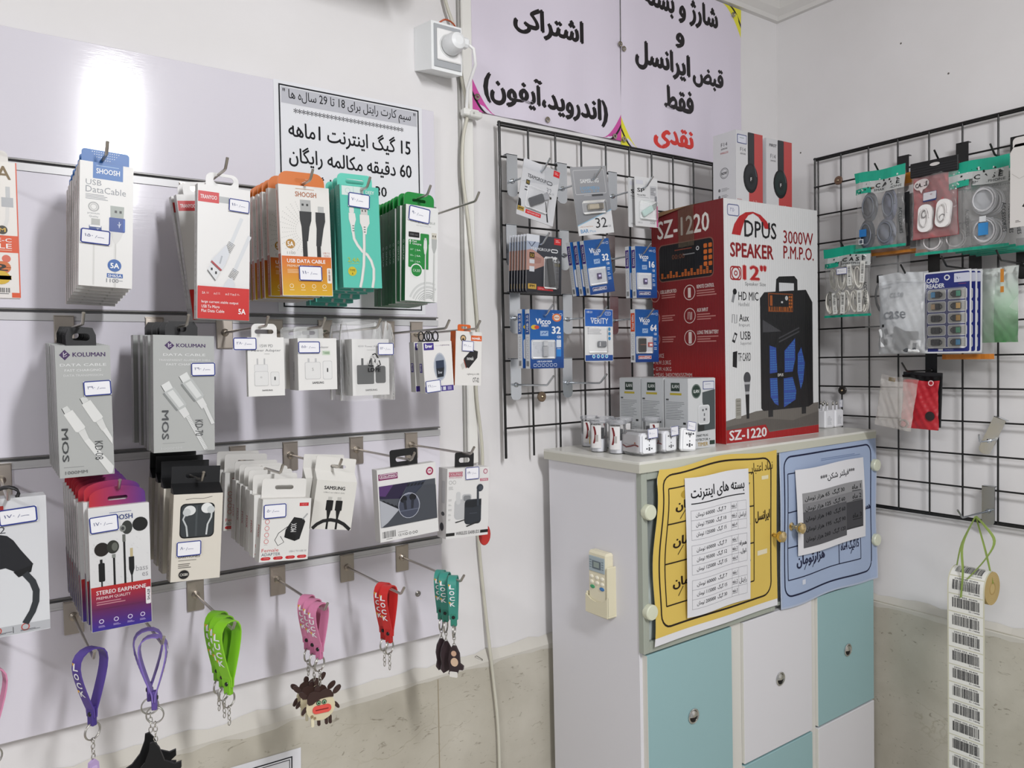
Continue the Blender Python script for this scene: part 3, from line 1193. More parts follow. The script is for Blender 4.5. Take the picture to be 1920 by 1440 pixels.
# --- far left: boxed cable, cut by the frame
def d_(a):
    a.grad(0, 0, 100, 100, '#f3efe9', '#efeae6')
    a.tx('NOVA', 10, 3, 92, 13, '#7a6236', .03)
    a.rect(84, 18, 90, 26, '#c9cbcd'); a.rect(78, 26, 94, 33, '#b9bbbf'); a.line([(86, 33), (85, 42), (78, 54)], 5, '#e4e2e0')
    a.ell(78, 50, 7, '#3b3526'); a.tx('M', 73.5, 48.5, 82.5, 51.5, '#d9b24a', .04)
    a.rect(0, 54, 100, 66.5, '#e2582c'); a.tx('TYPE-C', 46, 56, 90, 58.8, '#fff', .01); a.tx('CABLE', 36, 60, 90, 63.6, '#fff', .01)
    a.small(50, 64.5, 90, 65.8, 1, '#f0b49c')
    a.ell(82, 71, 6, '#e0705a'); a.rr(42, 73, 88, 82, 10, '#d9763c'); a.rr(42, 80, 88, 90, 14, '#dcb634')
    a.tx('12', 50, 75, 84, 80, '#2a221c', .04)
    for k, c in enumerate(('#cf5a77', '#5f7fbf', '#cf5a77')):
        a.rect(44, 82 + 2 * k, 66, 83.2 + 2 * k, c)
    a.bars(48, 92.5, 86, 96, 16, '#2a2a2a', 2); a.small(50, 96.6, 84, 97.6, 1, '#555')
    a.rect(88, 96, 100, 99.6, '#e2582c'); a.rect(98.4, 0, 100, 96, '#e2582c')


carton('cable_box', 'white and orange cable box cut off by the left edge of the photo', 'cable box', .072, .156, .016, '#f1ede8', d_, (-1.751, -.2, 1.580), .0, side=lambda a: a.fill('#e2582c'), tab=tabfn(.8, .016, .006, '#e9e5e0', (.014, .004, .01)))


# --- white and blue data cable boxes
def d_(a):
    a.fill('#efeeec')
    a.rect(24, 0, 80, 13, '#2e6fb9'); a.small(30, 2.2, 72, 3.4, 1, '#9dc0e6')
    a.tx('SHOOSH', 30, 4.6, 74, 8.8, '#fff', .03)
    a.tx('USB', 11, 14.2, 40, 18.6, '#8b8f96'); a.tx('DataCable', 11, 19.4, 86, 24.6, '#8b8f96')
    a.small(11, 26, 60, 30.6, 4, '#9a9da3', 3)
    a.ring(26, 36, 9, 2.4, '#b0b0b0'); a.ring(26, 36, 5.6, 1, '#b0b0b0')
    a.tx('premium', 15, 40.5, 37, 42.4, '#8b8f96'); a.tx('Quality', 18, 43, 35, 45, '#8b8f96')
    a.poly([(57, 33.5), (83, 33.5), (82, 43.5), (57.5, 43.5)], '#a9b0aa'); a.rect(65, 37, 69.5, 39, '#2a2c2c'); a.rect(74, 37, 78.5, 39, '#2a2c2c')
    a.rr(55, 43, 85, 54.5, 2, '#1f4596'); a.rect(81, 44, 85, 53.5, '#2f5db5')
    a.line([(74, 51), (74, 46)], 1.2, '#e8eefc'); a.line([(71, 48), (74, 50), (77, 47.4)], 1, '#e8eefc')
    a.poly([(58, 54.5), (82, 54.5), (77, 60), (70, 64), (64, 64), (61, 60)], '#e0dfdd'); a.rect(64.5, 64, 68.5, 100, '#e3e2df'); a.rect(67.2, 64, 68.5, 100, '#cfcecb')
    a.rect(22, 45.5, 38, 51, '#b7b8b4'); a.rr(18, 50.5, 41, 66, 3, '#1f4288'); a.rect(19, 50.6, 40, 52.2, '#f2f2f2')
    a.tx('SHOOSH', 31, 53, 37, 64, '#dfe7f5', .02, rot=-90); a.rect(25.5, 66, 28.8, 99, '#dddcd9')
    a.ell(66, 82, 13, '#2b62ad'); a.tx('5A', 58, 80, 75, 84.4, '#fff', .05)
    a.rect(52, 88.6, 82, 92, '#2b62ad'); a.tx('SH65A', 54, 89.2, 80, 91.5, '#fff', .02); a.tx('1100', 51, 92.9, 74, 96, '#6d7178'); a.small(75, 94, 82, 95.2, 1, '#9a9da3')


def s_(a):
    a.fill('#eadfda'); a.tx('SHOOSH', 30, 12, 60, 30, '#dcb9ac', .02, rot=90); a.small(25, 40, 70, 90, 20, '#dfcfc8', 4)


rt = carton('cable_box', 'blue-topped white cable box, front of its row on the hook', 'cable box', .059, .151, .013, '#eee9e5', d_, (-1.6265, -.2, 1.597), .04, side=s_, group='blue-topped white cable boxes on one hook', tab=tabfn(.9, .018, .004, '#2a6db8', dots='#dbe8f7'))
price(rt, '۱۵۰', .032, .0175, -.012, .060, rot=.03)
stack(rt, 'blue-topped white cable box, %s from the front of its row on the hook', spread(-1.6265, -.2, 6, -1.6275, -.082, -.014), 1.597, .04)


# --- white and red cable boxes
def d_(a):
    a.fill('#f1f0ef')
    a.rect(1, 5, 40, 13, '#d3262b'); a.tx('TRANYOO', 5, 7.6, 36, 10.6, '#fff', .02); a.rect(40, 7.5, 63, 12.2, '#b8bbbd')
    a.line([(84, 22), (62, 44)], 7, '#dfe2e6'); a.line([(100, 35), (70, 63)], 7, '#dfe2e6')
    for (x, y) in ((62, 42), (70, 62)):
        for i in range(7):
            a.line([(x - 7 - i * 1.4 + 4, y - 1.4 + i * 1.0), (x + 7 - i * 1.4 + 2, y + 1.2 + i * 1.0)], .8, '#55585c')
    a.poly([(44, 48), (54, 43), (60, 50), (54, 57), (46, 63), (26, 56)], '#dfe2e8'); a.line([(42, 58), (46, 52)], 3, '#b7bbc2')
    a.line([(26, 56.5), (45, 63)], 3.4, '#b23a3f'); a.poly([(19, 63), (26, 58), (42, 64), (34, 70.5)], '#e6e8ea'); a.line([(19, 63.5), (34, 71)], 1.2, '#2a2a2c')
    a.rect(25, 61.5, 28.5, 63.4, '#2a2a2c'); a.rect(33, 64, 36.5, 66, '#2a2a2c')
    a.poly([(58, 69), (66, 68), (71, 73), (64, 79), (54, 84), (42, 79)], '#dfe2e8'); a.line([(42, 79.5), (54, 83.6)], 3.2, '#a3363b')
    a.poly([(38, 82), (43, 80.5), (51, 83.5), (46, 88)], '#caccd0'); a.line([(38, 82), (46, 88)], 1, '#2a2a2c')
    a.rect(1, 75.5, 99, 99.6, '#d3241f')
    for x in (9, 31, 53, 67):
        a.tx('5A' if x == 9 else 'n1', x, 79.6, x + 6, 81.4, '#f6dedd', .02); a.small(x + 8, 79.8, x + 14, 81.4, 2, '#eaa7a4', x)
    a.tx('large current stable output', 8, 86, 78, 88.4, '#fff', .008); a.tx('USB To Micro', 8, 89.4, 42, 91.6, '#fff', .008); a.tx('Flat Data Cable', 8, 92.6, 51, 94.8, '#fff', .008)
    a.tx('5A', 78, 91, 92, 95.2, '#fff', .04)


def s_(a):
    a.fill('#d9d7d3'); a.tx('Reversible Data Cable', 36, 8, 60, 36, '#a5a3a0', rot=90); a.ring(50, 92, 20, 5, '#6b6a68'); a.small(30, 45, 70, 84, 9, '#c2c0bc', 2)


def tb(m, w, h, d):
    m.prism(rrpts(-.021, h - .003, .022, h + .020, .009, 1, 1, 0, 0), d - .001, d - .0003, '#f4f3f2', 'coated_card', [slot(.002, h + .011, .026, .010)])


rt = carton('cable_box', 'white and red cable box, front of its row', 'cable box', .068, .177, .013, '#e6e4e1', d_, (-1.487, -.2, 1.559), .034, side=s_, group='white and red cable boxes on one hook', tab=tb)
price(rt, '۱۱۰', .027, .017, .019, .154, rot=.03)
dup(rt, (-1.470, -.106, 1.566), (0, -.10, .0), 'white and red cable box leaning behind the front one, second in its row')
dup(rt, (-1.468, -.086, 1.568), (0, -.125, .0), 'white and red cable box at the back of its row of three')


# --- white and orange data cable boxes
def d_(a):
    a.fill('#f0eeea')
    for i in range(9):
        for j in range(15):
            r_ = 22 + i * 4.2
            th = math.radians(95 + j * 11)
            x, y = 52 + r_ * math.cos(th), 40 + r_ * math.sin(th) * .48
            if 2 < x < 60 and 4 < y < 60:
                a.ell(x, y, .9, '#c4c3c0', n=6)
    a.small(33, 2.6, 70, 3.8, 1, '#c69a78'); a.tx('SHOOSH', 32, 5.4, 74, 10, '#b36a3c', .04)
    a.rect(41, 12.5, 62, 23.5, '#b4b5b4'); a.rect(44, 16, 48, 18, '#333'); a.rect(53, 16, 57, 18, '#333')
    a.poly([(39, 23), (63, 23), (62, 31), (58, 37), (54, 50), (43, 50), (42, 37), (39.5, 31)], '#26272a'); a.rect(43, 49, 52, 64, '#1d1e20')
    a.rect(76, 17.5, 88, 24, '#c6c7c6'); a.poly([(71, 23), (90, 23), (90, 31), (86, 38), (80, 54), (70, 54), (72, 38), (70.5, 31)], '#2a2b2e'); a.rect(71, 54, 79, 64, '#1d1e20')
    a.ell(19, 53, 9, '#b98a3c'); a.tx('5A', 13, 51, 25, 55.4, '#fff', .04); a.tx('1100', 12, 60, 28, 62.4, '#9c9a96')
    a.tx('USB TO', 83, 59.4, 97, 61, '#c0604a'); a.tx('MICRO', 85, 62, 96, 63.6, '#c0604a')
    a.grad(1, 64, 99, 99.5, '#dc6a24', '#e2b422')
    a.tx('USB DATA CABLE', 11, 66.6, 87, 70, '#fff', .03); a.tx('PREMIUM QUALITY', 11, 71.8, 62, 74.2, '#f8e6cf', .01); a.small(11, 76, 44, 80, 3, '#f0c89a', 5)
    for x in (14, 36, 58, 79):
        a.ring(x + 4, 91, 3.6, .9, '#fbeecf'); a.small(x, 94.4, x + 9, 95.4, 1, '#fbeecf')
    a.rr(89.5, 74, 98.5, 88, 2, '#f4f1ea'); a.bars(92, 75.5, 96, 86.5, 9, '#8a4a30', 3, vert=False)


def s_(a):
    a.fill('#e4d0c8'); a.rect(0, 62, 100, 99, '#b25a3e'); a.rect(30, 5, 62, 60, '#c9907e'); a.tx('USB Cable', 30, 70, 66, 92, '#e9c9a8', rot=90)


rt = carton('cable_box', 'orange-topped cable box, front of its row', 'cable box', .074, .155, .010, '#e8e2dc', d_, (-1.3685, -.2, 1.595), -.02, side=s_, group='orange-topped cable boxes on one hook', tab=tabfn(.92, .021, .014, '#e0792c', (.020, .006, .009), rim='#f4ead8'))
price(rt, '۱۱۰', .034, .021, .004, .032)
stack(rt, 'orange-topped cable box, %s from the front of its row', [(-1.3705, -.155, .002), (-1.3725, -.135, 0), (-1.3735, -.115, 0), (-1.3745, -.095, 0), (-1.375, -.078, 0)], 1.595, .0)


# --- turquoise cable boxes
def d_(a):
    a.fill('#5fcdb9')
    a.rect(5, 1, 60, 10, '#e3f2ee'); a.rect(34, 1, 35, 10, '#a4dccf'); a.ring(20, 5.5, 6, 1.2, '#c0dcd6'); a.tx('DEEY', 66, 4, 88, 7.2, '#f0fbf8', .03)

    def cable(P, c='#eeece8', c2='#c9cfcb'):
        a.line(P, 7.2, c2); a.line([(x - .8, y) for x, y in P], 5.4, c)
    cable([(30, 45), (32, 52), (40, 58), (52, 64), (64, 67), (74, 73), (80, 81), (79, 91), (75, 99.6)])
    cable([(58, 45), (57, 60), (54, 78), (48, 92), (43, 99.6)])
    a.rr(22, 21.4, 34, 27, 3, '#e9e7e4'); a.poly([(20, 27), (36, 27), (38, 33), (34, 39), (32, 46), (26, 46), (24, 39), (20, 33)], '#eeece9')
    a.rect(51, 20, 69, 28, '#d9d5d2'); a.rect(54, 23, 57, 25, '#54504e'); a.rect(62, 23, 65, 25, '#54504e')
    a.poly([(48, 28), (72, 28), (73, 36), (66, 41), (64, 47), (55, 47), (53, 41), (48, 36)], '#eeece9')
    for y in (39, 41.4, 43.8):
        a.rect(28, y, 33, y + .9, '#6d716f'); a.rect(57, y + .6, 62, y + 1.5, '#6d716f')
    a.tx('2.4A', 13, 70.5, 44, 75, '#b6cf54', .02); a.small(15, 76, 42, 77.2, 1, '#a9d270')
    a.ell(24, 84, 11, '#d8c531'); a.tx('TYPE', 17, 82, 31, 84, '#5a5a22', .02); a.tx('A', 22, 85, 26, 87.4, '#5a5a22', .02)


rt = carton('cable_box', 'turquoise cable box, front of its row', 'cable box', .062, .150, .016, '#4fae9f', d_, (-1.284, -.2, 1.610), -.02, side=lambda a: (a.fill('#4fb3a3'), a.tx('DATA CABLE', 36, 10, 60, 40, '#8fd4c8', rot=90)), group='turquoise cable boxes on one hook', tab=tabfn(.9, .020, .008, '#6cdcc6', (.030, .007, .009), rim='#d2f2ea'))
price(rt, '۷۰', .034, .021, -.002, .128, rot=.06)
stack(rt, 'turquoise cable box, %s from the front of its row', [(-1.2875, -.178, -.003), (-1.289, -.158, -.005), (-1.291, -.136, -.011), (-1.293, -.114, -.016), (-1.294, -.092, -.020)], 1.610, .01)


# --- green and white cable boxes
def d_(a):
    a.fill('#eeefee')
    a.tx('GFUZ', 30, 5, 74, 9, '#3f7a4c', .02); a.tx('Charging CABLE', 14, 15.4, 91, 18.4, '#8d9490'); a.tx('USB Type-C series cable', 32, 20, 78, 21.4, '#a9aeab')
    a.rr(9, 36, 68, 65, 3, '#1f8b3c'); a.rr(45, 28.6, 72, 40, 3, '#1f8b3c'); a.rect(52, 35, 71, 66, '#1f8b3c')
    a.rr(9, 28, 42, 33.6, 2, '#141416'); a.tx('1000 mm', 14, 29.8, 37, 31.6, '#8d8d90')
    a.tx('Fast', 21, 36.6, 34, 38.6, '#fff', .02); a.tx('Charging', 21, 39.4, 48, 41.6, '#fff', .02); a.line([(14, 41), (14, 36.6)], 1.4, '#fff'); a.line([(11, 38.4), (14, 36.4), (17, 38.4)], 1.4, '#fff')
    for y in (45.6, 51.6, 57.6):
        a.small(14, y, 26, y + 2, 2, '#a9d8b5', y); a.rect(30, y, 30.6, y + 2.6, '#e7f4ea'); a.tx('5A', 34, y + .3, 46, y + 1.8, '#e7f4ea', .02)
    a.ell(34, 68, 19, '#f4f6f4'); a.ell(34, 68, 16, '#1f8b3c'); a.tx('C4.203', 23, 66.6, 45, 69.4, '#d7efdc', .01)
    for i, r_ in enumerate((62, 52, 44, 38, 33, 29, 25)):
        a.line([(72 + r_ * math.cos(math.radians(q)) * .98, 106 + r_ * math.sin(math.radians(q)) * .42) for q in range(194, 300, 8) if 72 + r_ * math.cos(math.radians(q)) < 99 and 106 + r_ * math.sin(math.radians(q)) * .42 < 99.4], 6 if i < 2 else 1.5, '#d6d8d7' if i < 2 else '#b4b7b6')
    a.poly([(56, 35), (65, 35), (66, 43), (63, 50), (58, 50), (55, 43)], '#e4e6e4'); a.rect(57.5, 33, 63.5, 36, '#d4d6d4'); a.rect(59, 50, 62.4, 99, '#dcdedc')
    a.rect(80, 26.6, 96, 33, '#d6d2c6'); a.rect(83, 29, 86, 31, '#4c463c'); a.rect(90, 29, 93, 31, '#4c463c'); a.poly([(80, 33), (97, 33), (96, 42), (91, 48), (86, 48), (81, 42)], '#b9bcba'); a.rect(86.5, 48, 90.5, 99, '#cfd1cf')


def s_(a):
    a.fill('#1f6b3a'); a.tx('GFUZ', 36, 42, 70, 58, '#dbece0', .04, rot=90); a.ring(53, 38, 18, 6, '#dbece0')


rt = carton('cable_box', 'green-tabbed white cable box, front of its row', 'cable box', .057, .148, .0115, '#1f7a40', d_, (-1.1865, -.2, 1.593), .034, side=s_, group='green-tabbed white cable boxes on one hook', tab=tabfn(.94, .022, .009, '#1b9440', (.024, .005, .010), rim='#d5ecd9'))
price(rt, '۹۰', .037, .023, -.006, .134, rot=.09)
stack(rt, 'green-tabbed white cable box, %s from the front of its row', [(-1.187, -.186, 0), (-1.187, -.17, -.002), (-1.186, -.155, -.002), (-1.185, -.141, -.003), (-1.184, -.127, -.003), (-1.184, -.112, -.003), (-1.183, -.097, -.002)], 1.593, .02)


# --- silver cable boxes
def logo(a, x0, y0, x1, y1, tx0, tx1):
    cx, cy, rx, ry = (x0 + x1) / 2, (y0 + y1) / 2, (x1 - x0) / 2, (y1 - y0) / 2
    a.poly([(cx - rx, cy), (cx, cy - ry), (cx + rx, cy), (cx, cy + ry)], '#43265c')
    a.line([(cx - rx * .2, cy - ry * .5), (cx - rx * .2, cy + ry * .4), (cx + rx * .4, cy + ry * .1)], 1.2, '#e6e2ea'); a.line([(cx - rx * .1, cy), (cx + rx * .4, cy - ry * .4)], 1.2, '#e6e2ea')
    a.tx('KOLUMAN', tx0, cy - ry * .48, tx1, cy + ry * .36, '#43265c', .05)


def silver(wide):
    def d_(a):
        a.grad(0, 0, 100, 100, '#b7b9b8', '#bdbfbd')
        if not wide:
            logo(a, 7, 3, 27, 11, 31, 91)
            a.tx('DATA CABLE', 8, 13.6, 92, 15.6, '#eef0f0'); a.tx('FAST CHARGING', 16, 17.8, 82, 19.6, '#eef0f0'); a.tx('DATA TRANSMISSION', 14, 21.8, 85, 23.4, '#e2e4e4')
            P = [((22, 50), (60, 72), 13)], ((54, 42), (92, 60), 13)
            for x, y in ((0, 0), (33, -7)):
                a.poly([(8 + x, 47.5 + y), (18 + x, 45.4 + y), (24 + x, 49 + y), (13 + x, 51.6 + y)], '#dfe1df'); a.line([(8 + x, 47.4 + y), (13 + x, 51.6 + y)], 1.2, '#3b3c3c')
                a.poly([(11 + x, 52 + y), (27 + x, 48.6 + y), (49 + x, 62 + y), (47 + x, 63.5 + y), (35 + x, 66 + y), (31 + x, 65.6 + y)], '#ecedeb')
                a.poly([(36 + x, 66 + y), (48 + x, 63.4 + y), (55 + x, 71 + y), (46 + x, 73 + y)], '#e4e5e3')
            a.poly([(46, 73), (55, 71), (99, 94), (96, 99.5), (90, 99.5)], '#ecedeb'); a.poly([(80, 65.6), (88, 63.6), (98.5, 72), (98.5, 77)], '#ecedeb')
            a.tx('MOS', 6, 62.5, 18, 88, '#4a4c4d', .03, rot=90); a.tx('KD-08', 65, 73.6, 80, 88, '#4d4f50', .0, rot=62 and 90)
            a.small(8, 92, 44, 93, 1, '#9a9c9b'); a.tx('1000MM', 10, 95, 50, 97.4, '#77797a', .01)
        else:
            logo(a, 18, 5, 34, 12.6, 37, 85)
            a.tx('DATA CABLE', 16, 15.6, 85, 17.6, '#eef0f0'); a.tx('TRANSPARENT ALUMINUM SHELL', 9, 20.4, 94, 22, '#e6e8e8'); a.tx('FAST CHARGING', 21, 24, 80, 25.8, '#eef0f0')
            for x, y in ((0, 0), (29, -7.6)):
                a.poly([(12 + x, 43 + y), (25 + x, 39 + y), (31 + x, 45 + y), (18 + x, 48.5 + y)], '#e9ebea'); a.line([(12 + x, 43 + y), (18 + x, 48.5 + y)], 1, '#5b5d5d')
                a.poly([(16 + x, 49 + y), (33 + x, 44.5 + y), (53 + x, 59 + y), (51 + x, 61.5 + y), (41 + x, 64.5 + y), (36 + x, 64 + y)], '#c6c9c8'); a.poly([(22 + x, 49 + y), (31 + x, 46.6 + y), (49 + x, 59.6 + y), (41 + x, 62 + y)], '#e4e6e5')
                a.line([(16 + x, 49.5 + y), (38 + x, 64.5 + y)], 3.2, '#8f9292')
                a.poly([(40 + x, 64.5 + y), (51 + x, 61.5 + y), (58 + x, 68 + y), (49 + x, 71.4 + y)], '#e6e7e6')
            a.line([(54, 69), (85, 99)], 6.5, '#e9eae9')
            for i in range(24):
                x, y = 52.6 + i * 1.31, 69.4 + i * 1.24
                a.line([(x, y + .6), (x + 4.6, y - .4)], .6, '#a7aaa9')
            a.line([(83, 61), (97, 77)], 6, '#e4e5e4')
            a.tx('MOS', 13, 64, 24, 89, '#56585a', .03, rot=90); a.tx('KD-70', 67, 73, 80, 87, '#5a5c5e', rot=90)
            a.small(14, 92, 50, 93, 1, '#a3a5a4'); a.tx('1000MM', 12, 95.6, 45, 97.6, '#cfd1d0', .01)
    return d_


def s_(a):
    a.fill('#a8a7a4'); a.tx('KOLUMAN DATA CABLE FAST CHARGING TRANSMISSION', 30, 8, 56, 88, '#77756f', rot=90)


def blacktab(tw, th, hw, hh):
    def f(m, w, h, d):
        x = tw * w / 2
        m.prism([(-x, h - .002), (x, h - .002), (x, h + th * .6), (x * .78, h + th), (-x * .78, h + th), (-x, h + th * .6)], d - .0015, d - .0003, '#161618', 'plastic', [slot(0, h + th * .48, hw, hh)])
    return f


rt = carton('cable_box', 'narrow silver cable box, front of its row', 'cable box', .059, .159, .013, '#a9a9a7', silver(0), (-1.6525, -.2, 1.366), -.006, side=s_, group='narrow silver cable boxes on one hook', tab=blacktab(.55, .022, .019, .009))
price(rt, '۳۹۰', .030, .018, .014, .107, rot=-.04)
stack(rt, 'narrow silver cable box, %s from the front of its row', spread(-1.6525, -.2, 6, -1.653, -.095, .006), 1.366, -.002, jit=.003)
rt = carton('cable_box', 'wide silver cable box, front of its row', 'cable box', .075, .151, .015, '#a9a9a7', silver(1), (-1.540, -.2, 1.387), .02, side=s_, group='wide silver cable boxes on one hook', tab=blacktab(.53, .019, .012, .008))
price(rt, '۲۹۰', .030, .017, .023, .107, rot=-.02)
stack(rt, 'wide silver cable box, %s from the front of its row', [(-1.539, -.165, 0), (-1.5385, -.143, .001), (-1.539, -.113, .003), (-1.542, -.080, .004)], 1.387, .012)


# --- small white charger boxes
def plugpic(a, x, y, w, h, c, c2, pins=True):
    if pins:
        a.rect(x + w * .18, y - h * .22, x + w * .3, y + .5, c2); a.rect(x + w * .64, y - h * .22, x + w * .76, y + .5, c2)
    a.rr(x, y, x + w, y + h, 4, c2); a.rr(x + .9, y + .7, x + w - .9, y + h - .7, 4, c)


def d_(a):
    a.fill('#f4f3f1')
    a.tx('15W PD', 34, 12, 69, 17, '#6f7174'); a.tx('Power Adapter', 11, 20, 91, 25.6, '#6f7174'); a.small(45, 28, 60, 29.4, 1, '#9a9a9c')
    a.rect(24, 36, 28, 46, '#c4c4c6'); a.rect(43, 36, 47, 46, '#c4c4c6'); a.rr(17, 46, 54, 58, 3, '#d2d2d3'); a.rr(17.8, 46.6, 53, 58, 3, '#ececec')
    plugpic(a, 17, 57.6, 38, 25, '#eeeeed', '#cfcfd0', False); plugpic(a, 61, 59, 24, 24, '#eeeeed', '#cfcfd0', False); a.rr(71, 67.4, 75, 73.4, 1.4, '#3c3c3e')
    a.ring(35, 68, 2, .8, '#aaa'); a.tx('SAMSUNG', 37, 89, 66, 91.6, '#3a3a3c', .05)


rt = carton('charger_box', 'single small white charger box with its price sticker overhanging on the left', 'charger box', .0505, .081, .007, '#efeeec', d_, (-1.431, -.2, 1.455), 0, side=lambda a: a.fill('#e7e6e3'), tab=tabfn(.7, .019, .007, '#f1f0ee', (.026, .006, .008)))
price(rt, '۲۸۰', .031, .0165, -.029, .072)


def d_(a):
    a.fill('#f4f3f1')
    a.tx('25W Power Adapter', 12, 15, 79, 20.5, '#8a8c8e'); a.rr(62, 24, 83, 33, 1, '#d9e7d4'); a.tx('TA800', 64, 26, 81, 31, '#6c9a68', .02)
    plugpic(a, 17, 46, 40, 33, '#eeeeed', '#cbcbcd'); a.tx('S', 35, 57, 39, 63, '#8d8d8f')
    plugpic(a, 63, 44, 24, 36, '#f1f1f0', '#cbcbcd', False); a.rr(73.4, 58, 76.6, 66, 1.4, '#3c3c3e'); a.tx('SAMSUNG', 35, 84, 65, 88.4, '#3a3a3c', .05)


def s2_(a):
    a.fill('#dcdbd8'); a.tx('SAMSUNG adapter', 38, 45, 62, 82, '#8a8986', rot=90)


rt = carton('charger_box', 'white charger box pictured with a pale plug, front one of two', 'charger box', .058, .074, .034, '#efeeec', d_, (-1.357, -.2, 1.461), 0, side=s2_, group='white charger boxes on the fourth hook', tab=tabfn(.78, .018, .006, '#dfe1df', (.020, .006, .009), mat='frosted_film'))
price(rt, '۵۵۰', .032, .0165, -.013, .061)
dup(rt, (-1.360, -.152, 1.462), (0, 0, 0), 'white charger box half hidden behind its twin, rear one of two')


def d_(a):
    a.fill('#f3f2f0')
    a.tx('45W Power Adapter', 16, 11, 84, 15.6, '#8a8c8e'); a.small(40, 19, 62, 20.4, 1, '#aaa')
    a.rect(24, 34, 30, 46, '#2b2d2f'); a.rect(48, 34, 54, 46, '#2b2d2f'); a.rr(12, 46, 58, 80, 3, '#303335'); a.rr(62, 48, 90, 79, 5, '#37393b'); a.rr(64, 50, 88, 77, 5, '#2c2e30')
    a.tx('SAMSUNG', 34, 89, 66, 92.4, '#3a3a3c', .05)


rt = carton('charger_box', 'white charger box pictured with a black plug, front one of two in clear bags', 'charger box', .060, .084, .026, '#eceae8', d_, (-1.274, -.2, 1.450), 0, side=s2_, group='bagged white charger boxes', tab=None)
price(rt, '۱۲۰', .026, .018, .021, .069, y=-.0082)
m = MB()


def bag(u, v):
    a = u * 2 * math.pi
    ex = .036 + .006 * max(0, v - .75) * 4 * 0
    k = 1 - max(0, v - .8) * 2.2
    x = ex * max(-1, min(1, 1.5 * math.cos(a)))
    y = .013 + (.0175 * k + .001) * max(-1, min(1, 1.5 * math.sin(a)))
    z = -.008 + .118 * v
    w = .0012 * math.sin(7 * a + 9 * v)
    return (x + w, y + w, z + .003 * math.sin(3 * a) * v)


m.grid(bag, 40, 14, '#ffffff', 'clear_film')
m.build('clear_bag', rt)
m = MB()
a = Art(m, (-.03, -.0080, .084), (1, 0, 0), (0, 0, -1), .060, .084, 'matte_paper')
a.line([(48, 28), (56, 26), (64, 34)], 3, INK); a.line([(66, 38), (70, 46), (62, 48)], 3, INK); a.line([(50, 48), (38, 47), (42, 37)], 3, INK); a.tx('4', 52, 36, 57, 43, INK, .04)
a.tx('LDPE', 36, 51, 70, 58, INK, .04)
m.build('bag_print', rt)
dup(rt, (-1.274, -.163, 1.450), (0, 0, .02), 'white charger box in a clear bag, behind the one pictured with a black plug', skip=('price_label', 'bag_print'))


# --- small white boxes with an oval window
def d_(a):
    a.fill('#f3f1ef')
    a.rr(4, 2, 38, 16, 1, '#45338f'); a.tx('bw', 9, 4, 33, 12, '#fff', .05); a.small(42, 8, 94, 9, 1, '#b9a9c9'); a.tx('Lightning', 60, 6, 92, 9, '#8d8292')
    a.ell(56, 50, 22, '#c3c8d2', ry=28); a.ell(56, 50, 19, '#a7b0be', ry=25); a.poly([(42, 38), (70, 37), (70, 53), (42, 54)], '#2f3b52'); a.poly([(42, 53), (70, 52), (66, 70), (44, 71)], '#20262f'); a.tx('bw', 48, 58, 62, 64, '#c9ccd4', .03)
    a.rect(1, 88, 99, 99, '#45338f'); a.rect(50, 90, 58, 97, '#dfe0ea'); a.rect(62, 90, 72, 97, '#dfe0ea'); a.rect(78, 90, 92, 97, '#9b95c2')


def bt(m, w, h, d):
    for x in (-.0055, .0055):
        m.tube([(x + .0048 * math.cos(q * .524), d - .002, h + .009 + .0075 * math.sin(q * .524)) for q in range(12)], .0011, '#17171a', 'plastic', 6, closed=True)
    m.box(-.011, .011, d - .0026, d - .0012, h - .003, h + .002, '#17171a', 'plastic')


def s_(a):
    a.fill('#d8d6d0'); a.rect(20, 42, 74, 60, '#45338f'); a.tx('bw', 34, 44, 60, 58, '#fff', .04, rot=90)


rt = carton('adapter_box', 'white box with an oval window and violet foot, front one of two', 'adapter box', .053, .080, .015, '#e6e4df', d_, (-1.156, -.2, 1.4505), -.045, side=s_, group='white boxes with oval windows', tab=bt)
price(rt, '۲۱', .027, .019, -.012, .010, rot=-.05)
dup(rt, (-1.157, -.172, 1.451), (0, -.03, 0), 'white box with an oval window, close behind the front one')


def d_(a):
    a.fill('#f1efec')
    a.rect(58, 7, 100, 17, '#e4662a'); a.tx('novak.', 62, 9, 96, 14.6, '#fff', .05)
    a.ell(28, 13, 11, '#3b3128'); a.ell(28, 13, 8, '#d9b98a'); a.ell(28, 15, 4, '#3b3128')
    a.poly([(32, 50), (62, 33), (86, 36), (84, 48), (52, 68), (40, 66)], '#232123'); a.line([(32, 52), (42, 68)], 3, '#8f3e2a'); a.poly([(20, 62), (32, 56), (38, 66), (28, 71)], '#d3d2ce'); a.tx('novak', 44, 46, 70, 53, '#eee', .03)
    a.tx('Lightning to USB', 46, 77, 92, 81, '#4a4846'); a.tx('OT-02', 68, 85, 92, 94, '#2c2a29', .02)


rt = carton('adapter_box', 'white box with an orange side, on the long hook at the right end', 'adapter box', .050, .088, .016, '#ece9e4', d_, (-1.103, -.2, 1.459), .045, side=lambda a: (a.fill('#e1651f'), a.tx('Lightning to USB adapter', 35, 30, 62, 76, '#f3c9a4', rot=90)), tab=tabfn(.5, .012, .003, '#e1651f', (.012, .004, .007)))
price(rt, '۲۱۰', .022, .017, -.003, .064, rot=.02)


